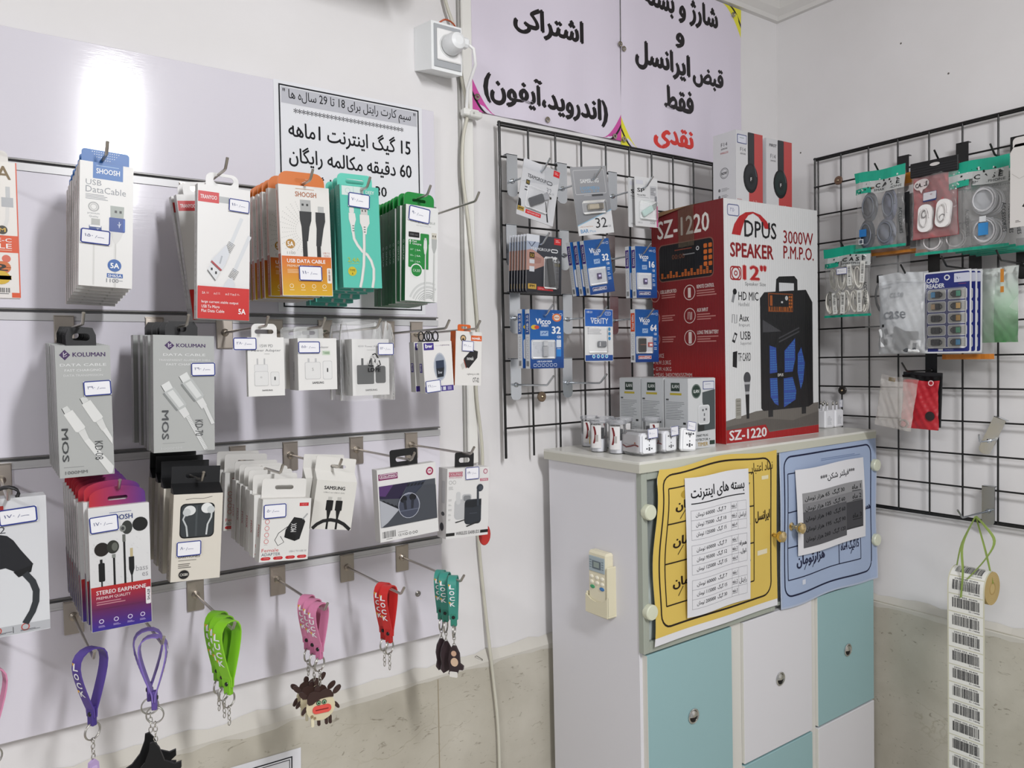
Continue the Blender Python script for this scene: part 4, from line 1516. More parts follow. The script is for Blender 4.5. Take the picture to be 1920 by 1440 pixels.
# --- large earphone box at the left edge
def d_(a):
    a.grad(0, 0, 100, 100, '#e3e4e8', '#eceef2')
    a.rect(20, 5, 66, 18, '#c63a33'); a.tx('PRO', 46, 7, 62, 10, '#fff', .03); a.tx('bass', 44, 12.6, 64, 16.4, '#fff', .03)
    a.tx('D-2', 50, 20, 67, 25, '#4d4f55')
    a.poly([(0, 56), (28, 55), (46, 52), (57, 49), (50, 57), (40, 62), (20, 66), (0, 67)], '#4a3f42', True)
    a.poly([(0, 42), (28, 34.7), (51, 27), (61, 25.4), (68, 27), (73, 31), (78, 38), (88, 50), (86, 52.4), (74, 54.4), (66, 50.4), (57, 51.2), (40, 54), (0, 58)], '#25262b', True)
    a.line([(52, 27), (48, 33), (47, 39), (49, 46), (54, 51)], 1.6, '#b9bac0')
    a.poly([(72, 54), (87.5, 50.5), (86, 55.6), (76, 58.4)], '#191a1d')
    a.line([(81, 56), (87, 63), (89.6, 70), (89, 78), (86, 85), (80, 93)], 5.6, '#363a3f')
    a.rect(0, 93, 100, 99.6, '#c6c8cd')
    for x in (54, 76):
        a.rect(x - 6, 94, x - 5.4, 98.6, '#55575c'); a.ring(x + 4, 95.4, 3, 1, '#c9605a'); a.small(x, 97.2, x + 16, 98.6, 2, '#55575c', x)


rt = carton('earphone_box', 'large pale earphone box cut off by the left edge of the photo', 'earphone box', .125, .160, .030, '#e7e8ec', d_, (-1.7595, -.2, 1.188), 0, side=None)
price(rt, '۱۷۰', .038, .0185, .034, .139, rot=-.05)
m = MB()
for k in range(4):
    m.tube([(.024 + .012 * math.cos(q * .449), .004 + k * .004, .164 + .008 * math.sin(q * .449)) for q in range(14)], .0016, '#141416', 'plastic', 6, closed=True)
m.build('hang_loop', rt)


# --- stereo earphone boxes
def d_(a):
    a.grad(0, 0, 100, 64, '#ebebeb', '#e5e5e6')
    rr_ = random.Random(9)
    for _ in range(70):
        x, y = rr_.uniform(3, 95), rr_.uniform(10, 62)
        a.line([(x, y), (x + 2.4, y + .7)], .8, '#d9d9da')
    a.small(34, 5, 70, 6, 1, '#7b87ad'); a.tx('SHOOSH', 26, 7.4, 72, 11.6, '#31437f', .04)
    a.ell(84, 17, 13, '#1d1e1e', ry=5.8); a.ell(62, 18.5, 9, '#3a3d3a', ry=5.6); a.ell(55, 19, 5, '#8d918c', ry=2.8); a.ell(55, 19, 2.6, '#45484a', ry=1.5)
    a.ell(20, 34, 12, '#241f1c', ry=5.6); a.ell(38, 33, 10, '#33352f', ry=5.4); a.ell(41, 33, 5, '#6a6d66', ry=3.4)
    a.rect(36, 39, 42, 42, '#8d918c'); a.rect(37.6, 42, 41, 65, '#151515'); a.rect(54, 24, 59, 30, '#6d706b'); a.rect(55, 30, 58.4, 65, '#151515')
    a.rr(14, 45, 24, 60, 2, '#161718'); a.rect(16.5, 42, 20.5, 46, '#161718'); a.rect(17.4, 60, 20, 65, '#161718')
    a.rect(66, 36, 70.6, 43, '#c9b98e'); a.poly([(63.4, 43), (72.4, 43), (72.4, 53), (69.4, 58), (66.4, 58), (63.4, 53)], '#17181a'); a.rect(66.8, 58, 69, 65, '#151515')
    a.tx('bass', 75, 51, 95, 55.6, '#9b9b9e'); a.tx('es', 85, 57.4, 95, 60.6, '#9b9b9e')
    a.grad(1, 64, 99, 82, '#c22b26', '#6a2758'); a.grad(1, 82, 99, 99.5, '#6a2758', '#3a2f9a')
    a.tx('STEREO EARPHONE', 9, 67, 91, 70.4, '#f4e8ea', .04); a.tx('PREMIUM QUALITY', 9, 72, 65, 74.6, '#eecfd2', .03); a.small(9, 76, 66, 79.6, 2, '#c98a96', 3)
    for x in (12, 36, 59, 80):
        a.ring(x + 4, 92, 3.4, 1.4, '#d9cfee'); a.small(x - 1, 95.4, x + 11, 97.2, 2, '#b9a9dd', x)
    a.rr(90, 70, 98.5, 84, 2, '#f1eef0'); a.tx('SH-A28', 92.4, 72, 97, 81, '#2a2a3a', .03, rot=-90)


def s_(a):
    a.fill('#d2c8c6'); a.grad(0, 58, 100, 99, '#4a2038', '#2b2460'); a.tx('STEREO EARPHONE', 36, 8, 60, 48, '#b7a9a6', rot=90)


def tb(m, w, h, d):
    pts = [(-w * .47, h - .003), (w * .47, h - .003)] + [(w * .47 * math.cos(q * math.pi / 14), h + .006 + .017 * math.sin(q * math.pi / 14) ** .6) for q in range(1, 14)]
    fl = MB()
    fl.prism(pts, d - .0012, d - .0005, '#fff', 'coated_card', [slot(0, h + .0085, .022, .005)])
    for f, cc in zip(fl.f, fl.c):
        m.poly([fl.v[i] for i in f], [mixc('#c92f33', '#56348a', min(1, max(0, (fl.v[i][0] / w + .5)))) for i in f], 'coated_card')


rt = carton('earphone_box', 'red and purple earphone box, front of its row', 'earphone box', .067, .150, .009, '#e7e4e2', d_, (-1.623, -.225, 1.180), 0, side=s_, group='red and purple earphone boxes on one hook', tab=tb)
price(rt, '۱۷۰', .031, .020, -.017, .130, rot=-.05)
stack(rt, 'red and purple earphone box, %s from the front of its row', [(-1.625, -.211, .006)] + spread(-1.627, -.198, 7, -1.631, -.070, .013), 1.180, -.012, jit=.004)


# --- black-topped earphone boxes with a window
def d_(a):
    a.fill('#e8e2d6')
    a.line([(24, 6.4), (40, 5.2), (60, 5.8), (78, 3.8)], .9, '#4a4640')
    a.rr(14, 11, 84, 51, 10, '#121314'); a.rr(16, 12.4, 82, 49.6, 9, '#3b4043')
    a.ell(33, 19, 12, '#e9ebea', ry=5.6); a.ell(27, 21, 8, '#cfd3d3', ry=4.4); a.ell(68, 17, 12, '#f1f3f2', ry=6); a.ell(76, 19, 8, '#d4d8d8', ry=4.4)
    a.line([(25, 22), (20, 29), (27, 37), (30, 49)], 3.4, '#c9cecf'); a.line([(78, 20), (77, 28), (70, 36), (68, 48)], 3.4, '#d6dadb'); a.rect(45, 14, 49, 49, '#4d5356')
    a.tx('CXS80 PRO', 14, 55, 46, 58, '#6f6560'); a.tx('PREMIUM', 14, 61.5, 40, 64, '#3c3835'); a.tx('STEREO', 14, 66, 36, 68.4, '#3c3835'); a.tx('EARPHONES', 14, 70.4, 57, 73.6, '#3c3835', .01)
    a.small(14, 76, 50, 77.4, 1, '#6f6a62'); a.small(14, 80, 48, 86, 3, '#6f6a62', 4)
    a.ell(26, 92.5, 11, '#1a1a1a', ry=5.4); a.ring(26, 92.5, 11, 1.2, '#c5bfb2', ry=5.4); a.tx('CXS80', 18, 91, 34, 94, '#e9e5dc', .03)


def s_(a):
    a.fill('#c9bfad'); a.tx('CXS80 PRO EARPHONES', 34, 12, 62, 50, '#8d8474', rot=90)
    for y in (80, 86, 92):
        a.ring(50, y, 14, 3, '#7d7566')


def tb(m, w, h, d):
    m.mesh([(-w / 2, -.0002, h), (w / 2, -.0002, h), (w / 2, d * .8, h + .012), (-w / 2, d * .8, h + .012)], [(0, 1, 2, 3)], '#1b1c1f', 'coated_card')
    m.mesh([(-w / 2, -.0002, h), (-w / 2, d * .8, h + .012), (-w / 2, d * .8, h)], [(0, 1, 2)], '#2c2a28', 'coated_card')
    m.prism(rrpts(-w / 2, h, w / 2, h + .034, .001), d * .8, d * .8 + .0008, '#191a1d', 'coated_card', [slot(0, h + .022, .026, .007)])


rt = carton('earphone_box', 'black-topped box with white earphones in a window, front of its row', 'earphone box', .061, .112, .022, '#d9d0bf', d_, (-1.535, -.215, 1.2205), .065, side=s_, group='black-topped earphone boxes on one hook', tab=tb)
price(rt, '۸۰', .030, .019, -.010, .042, rot=-.02)
stack(rt, 'black-topped earphone box, %s from the front of its row', [(-1.537, -.178, .004), (-1.538, -.148, .008), (-1.540, -.118, .011)], 1.2205, .05)


# --- small white adapter boxes
def d_(a):
    a.fill('#eeedea')
    a.rect(76, 7, 95, 12.5, '#d2242c'); a.tx('NEW', 80, 8, 92, 11.4, '#e98a8a'); a.tx('MOX', 16, 9, 36, 13, '#b02a30', .03)
    for y in (36, 46.5, 57, 67.5):
        a.ring(12, y, 4.2, 1, '#d66a6c'); a.small(8, y + 5, 15, y + 6.4, 1, '#b9b7b4')
    a.line([(54, 45), (36, 55), (29, 66), (36, 75), (48, 70), (40, 60)], 1.2, '#232425')
    a.poly([(50, 50), (66, 30), (86, 33), (90, 38), (80, 66), (70, 69), (48, 62)], '#1d1e20'); a.poly([(50, 50), (48, 62), (70, 69), (72, 60)], '#101112'); a.line([(84, 34), (94, 25)], 3, '#b4b5b6'); a.tx('MOX', 60, 40, 72, 54, '#dcdcdc', .03, rot=-90)
    a.tx('Female', 4, 79, 38, 84.4, '#d0393f'); a.tx('ADAPTER', 4, 86, 42, 90.6, '#38465a'); a.tx('USB-C TO USB 3.0', 60, 84, 96, 87, '#8d9096')
    for x in (3, 28, 53, 77):
        a.rr(x, 92.4, x + 20, 97.4, 4, '#cf2c31'); a.small(x + 6, 94.4, x + 16, 95.8, 1, '#e9a0a2')


def s_(a):
    a.fill('#dedcd8'); a.tx('MOX', 26, 42, 66, 62, '#b8383c', .03, rot=90)


rt = carton('adapter_box', 'white adapter box with red pills along its foot, front of its row', 'adapter box', .068, .085, .0165, '#e9e7e3', d_, (-1.422, -.225, 1.229), .09, side=s_, group='white adapter boxes on one hook', tab=tabfn(.92, .026, .004, '#eeece8', (.026, .006, .014)))
price(rt, '۵۰', .031, .019, -.017, .069, rot=-.05)
stack(rt, 'white adapter box, %s from the front of its row', [(-1.424, -.207, .005), (-1.425, -.189, .009), (-1.426, -.171, .012), (-1.427, -.153, .014), (-1.428, -.135, .017), (-1.434, -.100, .024), (-1.4385, -.080, .027)], 1.229, .05, jit=.008)


# --- white boxes with a black cable
def d_(a):
    a.fill('#e9e7e1')
    a.tx('SAMSUNG', 20, 11, 72, 18.4, INK, .06); a.tx('USB-C to USB-C (5A)', 20, 23, 72, 26.4, '#6b6b69')
    for x in (30, 53):
        a.rect(x + 3, 33, x + 13, 40, '#c9c8c3'); a.rr(x, 40, x + 17, 61, 1.5, '#141415'); a.poly([(x + 3, 61), (x + 14, 61), (x + 11, 76), (x + 6, 76)], '#141415'); a.rect(x + 6, 75, x + 11, 99.4, '#141415')
    a.line([(4, 99), (14, 90), (28, 83), (46, 80), (64, 82), (80, 88), (97, 99)], 8, '#1d1d1e')


def tb(m, w, h, d):
    m.mesh([(-w / 2, 0, h), (w / 2, 0, h), (w / 2, d - .001, h + .013), (-w / 2, d - .001, h + .013)], [(0, 1, 2, 3)], '#efede8', 'coated_card')
    for sx in (-1, 1):
        m.mesh([(sx * w / 2, 0, h), (sx * w / 2, d - .001, h + .013), (sx * w / 2, d - .001, h)], [(0, 1, 2)], '#dedcd6', 'coated_card')
    m.prism(rrpts(-w / 2, h, w / 2, h + .033, .002), d - .001, d - .0003, '#efede8', 'coated_card', [slot(.004, h + .020, .024, .005)])


rt = carton('cable_box', 'white box printed with a black cable, front one of two', 'cable box', .062, .070, .014, '#e4e2dc', d_, (-1.347, -.21, 1.259), .17, side=lambda a: a.fill('#d8d5ce'), group='white boxes printed with black cables', tab=tb)
dup(rt, (-1.352, -.192, 1.262), (0, .10, 0), 'white box printed with a black cable, hidden behind its twin')


# --- earbud boxes
def btab(m, w, h, d):
    m.prism(rrpts(-.0235, h - .002, .0235, h + .026, .004, 1, 1, 0, 0) if w > .09 else rrpts(-.018, h - .002, .018, h + .024, .004, 1, 1, 0, 0), d * .5, d * .5 + .001, '#141416', 'plastic', [slot(0, h + .011, .028 if w > .09 else .021, .008)])


def d_(a):
    a.fill('#eeedec')
    a.rect(2, 6.4, 34, 15, '#83285f'); a.rframe(4, 7.4, 32.6, 12.6, 2, .9, '#f0dbe8'); a.tx('KOLUMAN', 6, 8.6, 30, 11.6, '#f6e9f1', .05)
    a.ell(89, 11.5, 6.5, '#a32c55'); a.ell(89, 11.5, 4, '#f0e0e6'); a.tx('M', 87, 10, 91, 13, '#a32c55', .04)
    a.rect(2, 23, 98, 80, '#53575f'); a.poly([(2, 23), (52, 23), (36, 44), (2, 40)], '#2c2442'); a.poly([(2, 23), (26, 23), (12, 38), (2, 36)], '#5a3a72'); a.poly([(52, 23), (82, 23), (60, 44), (40, 42)], '#3b4152')
    for k in range(5):
        a.poly([(50 + k * 6, 25 + k * .2), (54.6 + k * 6, 24.6 + k * .2), (52 + k * 6, 28.4), (47.6 + k * 6, 29)], '#20242c')
        a.poly([(4 + k * 6.4, 44 + k * 3), (9 + k * 6.4, 43 + k * 3), (13 + k * 6.4, 46.6 + k * 3), (8 + k * 6.4, 47.6 + k * 3)], '#1d2027')
    a.poly([(2, 42), (36, 60), (30, 66), (2, 80)], '#b9bcc4'); a.poly([(34, 58), (6, 80), (98, 80), (98, 32), (76, 30)], '#4b4f57', True)
    a.ell(50, 55, 18.5, '#8e93a4', ry=18); a.ell(50, 56, 17, '#4a4f60', ry=16.5); a.ell(41, 45, 6, '#191b22', ry=5); a.ell(57, 44, 6, '#191b22', ry=5)
    a.poly([(40, 47), (45, 47), (46, 60), (42, 60)], '#2a2d38'); a.poly([(54, 47), (59, 47), (57, 60), (53, 60)], '#2a2d38'); a.rect(34, 61, 66, 62, '#6d7386'); a.ring(50, 55, 18, .8, '#c3c7d4', ry=17.6)
    a.bars(4, 86, 26, 95, 22, '#3a3a3c', 8); a.small(10, 96.4, 20, 97.8, 1, '#777')
    a.small(30, 90, 46, 91.4, 1, '#777'); a.tx('CE FC', 30, 92.6, 42, 96, '#2a2a2c')
    for x in (44, 50, 56, 61):
        a.ring(x, 94.4, 1.7, .7, '#2a2a2c')


carton('earbud_box', 'square white earbud box with a laptop picture on a black hanger', 'earbud box', .101, .110, .016, '#eceae8', d_, (-1.2185, -.21, 1.2295), -.036, .0, side=lambda a: a.fill('#dcdad8'), tab=btab)


def d_(a):
    a.fill('#ecebea')
    a.rect(4, 5, 36, 12, '#b03a55'); a.rframe(5.6, 5.8, 34.4, 11, 2, .9, '#f4d9e0'); a.tx('KOLUMAN', 8, 7, 32, 9.8, '#f7e6ea', .04); a.ell(91, 6.5, 5.4, '#b96a80'); a.ell(91, 6.5, 3.6, '#efe0e4')
    a.tx('KOLUMAN', 5, 12.6, 34, 14.4, '#c98a98', .02); a.rect(78, 16.6, 98, 20.6, '#c9808f'); a.tx('TWS', 81, 17.4, 95, 19.8, '#f6e3e7', .03)
    a.ring(8, 20, 3.4, .9, '#a9a9a9'); a.ring(17, 20, 3.4, .9, '#a9a9a9'); a.small(4, 26, 18, 31, 3, '#b4b4b4', 4)
    for k in range(5):
        a.small(4, 44 + k * 7, 12, 47 + k * 7, 2, '#b9b9b9', k)
    a.rr(18, 45, 58, 74, 8, '#c6c7c9'); a.rr(22, 34, 32, 52, 4, '#d4d5d6'); a.rr(36, 38, 58, 50, 5, '#c3c4c6'); a.rr(39, 40, 56, 48, 4, '#8b8d90')
    a.rr(42, 46, 82, 82, 8, '#31363e'); a.poly([(43, 49), (82, 46), (82, 55), (62, 58), (43, 57)], '#22262c'); a.line([(74, 56), (73, 33)], 5, '#3d434c'); a.ell(78, 30, 8, '#343a43', ry=5.4); a.ell(80, 30.6, 5, '#4a505a', ry=3.6); a.small(54, 66, 72, 67.4, 1, '#555c66')
    a.poly([(20, 77), (44, 74), (44, 75.4), (22, 78.4)], '#2d2d2f'); a.poly([(46, 84), (76, 78), (78, 80), (48, 85.6)], '#2d2d2f')
    a.rect(0, 92, 20, 96.4, '#232324'); a.tx('WIRELESS EARBUDS', 23, 91.4, 79, 96.2, '#3a3a3c', .02); a.rect(81, 92, 100, 96.4, '#232324')


def s_(a):
    a.fill('#dedcdb'); a.rr(40, 18, 80, 50, 8, '#c6c6c8'); a.ell(60, 65, 20, '#3a3d42', ry=3); a.ell(50, 84, 24, '#2c2f34', ry=6)


rt = carton('earbud_box', 'white earbud box picturing a grey case, nearest the white trunking', 'earbud box', .080, .112, .026, '#e9e7e6', d_, (-1.1155, -.21, 1.2145), .045, side=s_, tab=btab)
price(rt, '۱۹۰', .026, .020, .006, .103, rot=-.03)
t = thing('key_tag', 'small red tag hanging behind the grey-case earbud box', 'key tag', (-1.065, -.185, 1.206))
m = MB(); m.lathe([(.0002, -.002), (.011, -.0015), (.012, 0), (.011, .0015), (.0002, .002)], Matrix.Rotation(math.pi / 2, 4, 'X') @ Matrix.Diagonal((1, 1.5, 1, 1)), '#b5302c', 'plastic', 18); m.build('disc', t)
m = MB(); m.tube([(.0, 0, .017), (.001, 0, .03), (-.002, 0, .045), (.0, 0, .058)], .0009, '#a9a6a0', 'brushed_nickel', 5); m.build('chain', t)

# ------------------------------------------------------------------ strap keychains
def keychain(label, loc, rz, col, dark, charm=None, L=.088, word='LUCK', gap=.026, wid=.013, group=None, chain=.030, charm_label=None, flat=False):
    """rubber strap looped over a hook rod; the loop lies in local x-z, rod along local y"""
    t = thing('strap_keychain', label, 'keychain', loc, (0, 0, rz), group)
    m = MB()
    prof = []
    n = 26
    for i in range(n + 1):
        a = -math.pi * .62 + 0
        u = i / n
        th = 2 * math.pi * u
        # teardrop: round on top, both tails meeting at the bottom
        sv = (1 - math.cos(th)) / 2
        x = gap / 1.44 * max(0.0, (sv - .10) / .90) ** .9 * math.sqrt(max(0.0, 1 - sv ** 6)) * (1 if th < math.pi else -1)
        x += (.0012 if th < math.pi else -.0012) * (1 - sv)
        z = -L / 2 + L / 2 * -math.cos(th)
        prof.append((x, z))
    prof = prof[1:-1]
    prof = [(.0012, -L + .001)] + prof[2:-2] + [(-.0012, -L + .001)]
    N = len(prof)
    th_ = .0017
    outs, ins = [], []
    for i in range(N):
        a, b = prof[max(i - 1, 0)], prof[min(i + 1, N - 1)]
        dx, dz = b[0] - a[0], b[1] - a[1]
        l = math.hypot(dx, dz) or 1
        nx, nz = -dz / l, dx / l
        outs.append((prof[i][0] + nx * th_ / 2, prof[i][1] + nz * th_ / 2))
        ins.append((prof[i][0] - nx * th_ / 2, prof[i][1] - nz * th_ / 2))
    for y in (-wid / 2, wid / 2):
        for i in range(N - 1):
            m.mesh([(outs[i][0], y, outs[i][1]), (outs[i + 1][0], y, outs[i + 1][1]), (ins[i + 1][0], y, ins[i + 1][1]), (ins[i][0], y, ins[i][1])], [(0, 1, 2, 3)], col, 'soft_rubber')
    for ring in (outs, ins):
        vv = [(p[0], y, p[1]) for p in ring for y in (-wid / 2, wid / 2)]
        m.mesh(vv, [(2 * i, 2 * i + 1, 2 * i + 3, 2 * i + 2) for i in range(N - 1)], col, 'soft_rubber', True)
    # foot tab that holds the ring
    m.cbox(-.0034, .0034, -wid * .36, wid * .36, -L - .010, -L + .014, dark, 'soft_rubber', .001)
    # raised white letters down both flanks
    for side in (-1, 1):
        c0 = [(p, q) for p, q in zip(prof, outs) if (p[0] < 0) == (side < 0) and -L * .78 < p[1] < -L * .12]
        if len(c0) < 4:
            continue
        zt, zb = max(p[0][1] for p in c0), min(p[0][1] for p in c0)
        sn = -1 if (c0[0][1][0] - c0[0][0][0]) * side < 0 else 1

        def xat(z):
            best = sorted(c0, key=lambda p: abs(p[0][1] - z))[:2]
            (x1, z1), (x2, z2) = best[0][0], best[1][0]
            f = 0 if abs(z2 - z1) < 1e-6 else (z - z1) / (z2 - z1)
            return x1 + (x2 - x1) * f
        step = (zt - zb) / len(word)
        for k, ch in enumerate(word):
            v, f, a0, a1, b0, b1 = glyphs(ch, .03)
            zc = zt - step * (k + .5)
            P = []
            for x, y in v:
                yy = ((x - a0) / (a1 - a0) - .5) * wid * .62
                zz = zc + ((y - b0) / (b1 - b0) - .5) * step * .74
                P.append((xat(zz) + side * (th_ / 2 + .0006), yy * (-side) * -1 if side < 0 else yy, zz))
            m.mesh(P, f, '#eeeef2', 'soft_rubber')
            if k in (0, 3):
                zz = zc + step * .36
                m.mesh([(xat(zz) + side * (th_ / 2 + .0009), y, z) for y, z in ((wid * .18, zz), (wid * .42, zz + .001), (wid * .34, zz - .0035))], [(0, 1, 2)], '#d9a531', 'soft_rubber')
    strap = m.build('strap', t)
    m = MB()
    for sx in (-1, 1):
        m.lathe([(.0001, .0014), (.0024, .0010), (.003, 0)], Matrix.Translation((sx * .0034, 0, -L + .005)) @ Matrix.Rotation(sx * math.pi / 2, 4, 'Y'), '#141416', 'plastic', 12)
    m.build('rivet', strap)
    m = MB()
    zr = -L - .010 - .0075
    rr_ = .0105
    for dy in (-.0006, .0006):
        m.tube([(rr_ * math.cos(q * .314), dy, zr + rr_ * math.sin(q * .314)) for q in range(20)], .0009, '#b9b7b2', 'brushed_nickel', 6, closed=True)
    m.build('key_ring', t)
    m = MB()
    z = zr - rr_ + .0004
    k, n = 0, max(3, int(chain / .0062))
    for k in range(n):
        zc = z - .0022 - k * (chain - .004) / n
        m.tube([((.0024 * math.cos(q * .785) if k % 2 else 0) , (0 if k % 2 else .0024 * math.cos(q * .785)), zc + .0040 * math.sin(q * .785)) for q in range(8)], .00065, '#c2c0ba', 'brushed_nickel', 5, closed=True)
    m.build('chain', t)
    if charm:
        m = MB()
        charm(m)
        o = m.build('charm', t, charm_label)
        o.location = (0, 0, z - chain + .001)
    return t


def plate(m, pts, y0, y1, col, mat='soft_rubber'):
    m.prism(pts, y0, y1, col, mat)


def circ(cx, cz, rx, rz, n=20, a0=0):
    return [(cx + rx * math.cos(2 * math.pi * i / n + a0), cz + rz * math.sin(2 * math.pi * i / n + a0)) for i in range(n)]


def cow(m):
    cr, br = '#cfc5a6', '#3a2723'
    plate(m, circ(0, -.031, .021, .020), -.002, .002, cr)
    for x in (-.012, -.003, .008, .0135):
        plate(m, rrpts(x - .0022, -.059, x + .0022, -.046, .002), -.0016, .0016, br if x != -.012 else '#d8d0b4')
    def oval(cx, cz, rx, rz, ang, y0, y1, c):
        plate(m, [(cx + rx * math.cos(q * .314) * math.cos(ang) - rz * math.sin(q * .314) * math.sin(ang), cz + rx * math.cos(q * .314) * math.sin(ang) + rz * math.sin(q * .314) * math.cos(ang)) for q in range(20)], y0, y1, c)
    for s in (-1, 1):
        oval(s * .0245, -.0105, .0075, .0038, s * .75, -.0014, .0014, br)
        oval(s * .0235, -.0335, .0062, .0026, -s * .95, -.0014, .0014, br)
    plate(m, circ(-.004, -.006, .004, .005), -.0012, .0012, br)
    plate(m, [(-.0195, -.022), (-.0195, -.014), (-.016, -.0085), (-.010, -.0065), (-.004, -.0075), (-.001, -.009), (.003, -.007), (.009, -.006), (.015, -.009), (.019, -.0155), (.0185, -.0195), (.012, -.0185), (.006, -.0185), (0, -.019), (-.006, -.0215), (-.012, -.0255), (-.017, -.0255)], -.0032, -.0021, br)
    for s, c in ((-1, -.003), (1, .005)):
        plate(m, circ(c, -.0245, .0034, .0034), -.0030, -.0021, '#1c1a18'); plate(m, circ(c, -.0245, .0026, .0026), -.0034, -.003, '#7fae86'); plate(m, circ(c, -.0248, .0013, .0013), -.0037, -.0034, '#111111')
    plate(m, rrpts(-.012, -.040, .015, -.0285, .0055), -.0034, -.0021, '#d9534a'); plate(m, rrpts(-.008, -.0352, .011, -.0338, .0006), -.0037, -.0034, '#7c1f1d')
    for x, z, r in ((-.013, -.043, .0022), (-.009, -.046, .0019)):
        plate(m, circ(x, z, r, r), -.0028, -.0021, '#8d7b5c')


def bat(m):
    plate(m, [(-.002, .004), (.004, -.004), (.010, -.022), (.022, -.028), (.030, -.026), (.030, -.034), (.022, -.040), (.030, -.042), (.026, -.054), (.016, -.060), (-.006, -.060), (-.020, -.056), (-.034, -.050), (-.040, -.048), (-.038, -.041), (-.024, -.034), (-.014, -.022), (-.008, -.006), (-.007, .003)], -.002, .002, '#131315')


def lilac(m):
    plate(m, [(-.006, .001), (.001, .004), (.006, -.002), (.007, -.016), (.013, -.022), (.012, -.040), (-.014, -.040), (-.013, -.022), (-.008, -.018)], -.0022, .0022, '#b9a2cf')
    plate(m, rrpts(-.004, -.020, .003, -.004, .002), -.003, -.0022, '#cbb7dd')
    plate(m, circ(.004, -.030, .005, .005), -.003, -.0022, '#d8a9c0')


def brown(m):
    plate(m, [(-.003, .002), (.003, .002), (.009, -.010), (.010, -.026), (.016, -.030), (.015, -.036), (.008, -.036), (.004, -.046), (-.006, -.050), (-.010, -.044), (-.008, -.034), (-.010, -.020), (-.008, -.008)], -.0022, .0022, '#33262a')


def brownface(m):
    brown(m)
    plate(m, circ(.001, -.024, .0065, .007), -.003, -.0022, '#d3b69c'); plate(m, circ(.000, -.010, .0045, .0045), -.003, -.0022, '#c9a58c')
    plate(m, rrpts(-.008, -.049, .006, -.040, .002), -.003, -.0022, '#dedbd6')


def pinkcharm(m):
    plate(m, [(-.008, .003), (.006, .003), (.022, -.014), (.024, -.030), (.008, -.040), (-.016, -.038), (-.020, -.020)], -.0022, .0022, '#d98aa6')


YA = 1.1505
# far left pair, partly out of the picture
keychain('pink strap keychain cut by the left edge of the photo, front one of its pair', (-1.759, -.185, YA), .25, '#cf86a6', '#b06a8c', pinkcharm, gap=.034)
keychain('pink strap keychain at the left edge of the photo, behind its pair', (-1.765, -.135, YA + .001), .1, '#c97b9d', '#b06a8c', pinkcharm, gap=.032)
keychain('single dark purple strap keychain with a lilac charm below the red and purple earphone boxes', (-1.655, -.188, YA), .55, '#53408f', '#453680', lilac, L=.087, word='LOCK', gap=.040, wid=.014, chain=.030)
keychain('light purple strap keychain, front one above a black charm', (-1.5835, -.190, YA), -.35, '#7a66ae', '#5d4a92', bat, L=.086, word='LOCK', gap=.034)
keychain('purple strap keychain behind the front one above a black charm', (-1.5835, -.158, YA), -.15, '#6f5ba4', '#54428a', bat, L=.086, word='LOCK', gap=.036)
keychain('bright lime green strap keychain, front one of its group', (-1.490, -.188, YA), .5, '#86c92c', '#78b825', None, L=.092, gap=.036, wid=.017, group='lime green strap keychains on one hook')
keychain('lime green strap keychain, middle one of its group', (-1.491, -.168, YA + .001), 0.6, '#7dbf29', '#70ad22', None, L=.090, gap=.034, wid=.017, group='lime green strap keychains on one hook')
keychain('lime green strap keychain, rear one of its group nearest the board', (-1.492, -.145, YA + .001), 0.7, '#79ba28', '#6ca821', None, L=.088, gap=.034, wid=.017, group='lime green strap keychains on one hook')
for i, (y, rz) in enumerate(((-.196, .5), (-.174, .6), (-.150, .7))):
    keychain('rose pink strap keychain with a cow charm, %s of three' % ('front', 'middle', 'rear')[i], (-1.363, y, YA + .001), rz, '#cf7fa3', '#bd6c92', None, L=.072, gap=.030, wid=.014, group='rose pink strap keychains on one hook', chain=.026)
for i, y in enumerate((-.178, -.160)):
    keychain('red strap keychain, %s one of the pair' % ('front', 'rear')[i], (-1.242, y, YA), .5, '#c9302f', '#b02626', None, L=.080, gap=.030, wid=.015, word='LOCK', group='red strap keychains on one hook')
for i, (y, rz) in enumerate(((-.198, .85), (-.172, .75), (-.157, .75))):
    keychain('teal strap keychain with a dark brown charm, %s of three' % ('front', 'middle', 'rear')[i], (-1.136, y, YA + .001), rz, '#3d8f82', '#34806f', None, L=.072, gap=.028, wid=.014, word='LOCK', group='teal strap keychains on one hook', chain=.022)
CH = {'rose pink': [(cow, -.15), (cow, -.3), (cow, .25)], 'teal': [(brownface, -.95), (brown, -.25), (brown, -.3)]}
for o in [x for x in COL.objects if x.name.startswith('strap_keychain')]:
    for key, lst in CH.items():
        if o['label'].startswith(key):
            f, face = lst[('front', 'middle', 'rear').index([w for w in ('front', 'middle', 'rear') if w in o['label']][0])]
            m = MB(); f(m)
            c = m.build('charm', o)
            zmin = min(v.co.z for ch in o.children if ch.name.startswith('chain') for v in ch.data.vertices)
            c.location = (0, 0, zmin + .002)
            c.rotation_euler = (0, 0, face - o.rotation_euler.z)

# ------------------------------------------------------------------ flash drives on the grid behind the cabinet
def shell(t, w, h, x0, y0, x1, y1, dep, r=.004):
    m = MB()
    X0, X1, Z0, Z1 = -w / 2 + x0 * w / 100, -w / 2 + x1 * w / 100, h - y1 * h / 100, h - y0 * h / 100
    m.cbox(X0, X1, -dep, -.0006, Z0, Z1, '#ffffff', 'clear_shell', r)
    return m.build('blister', t)


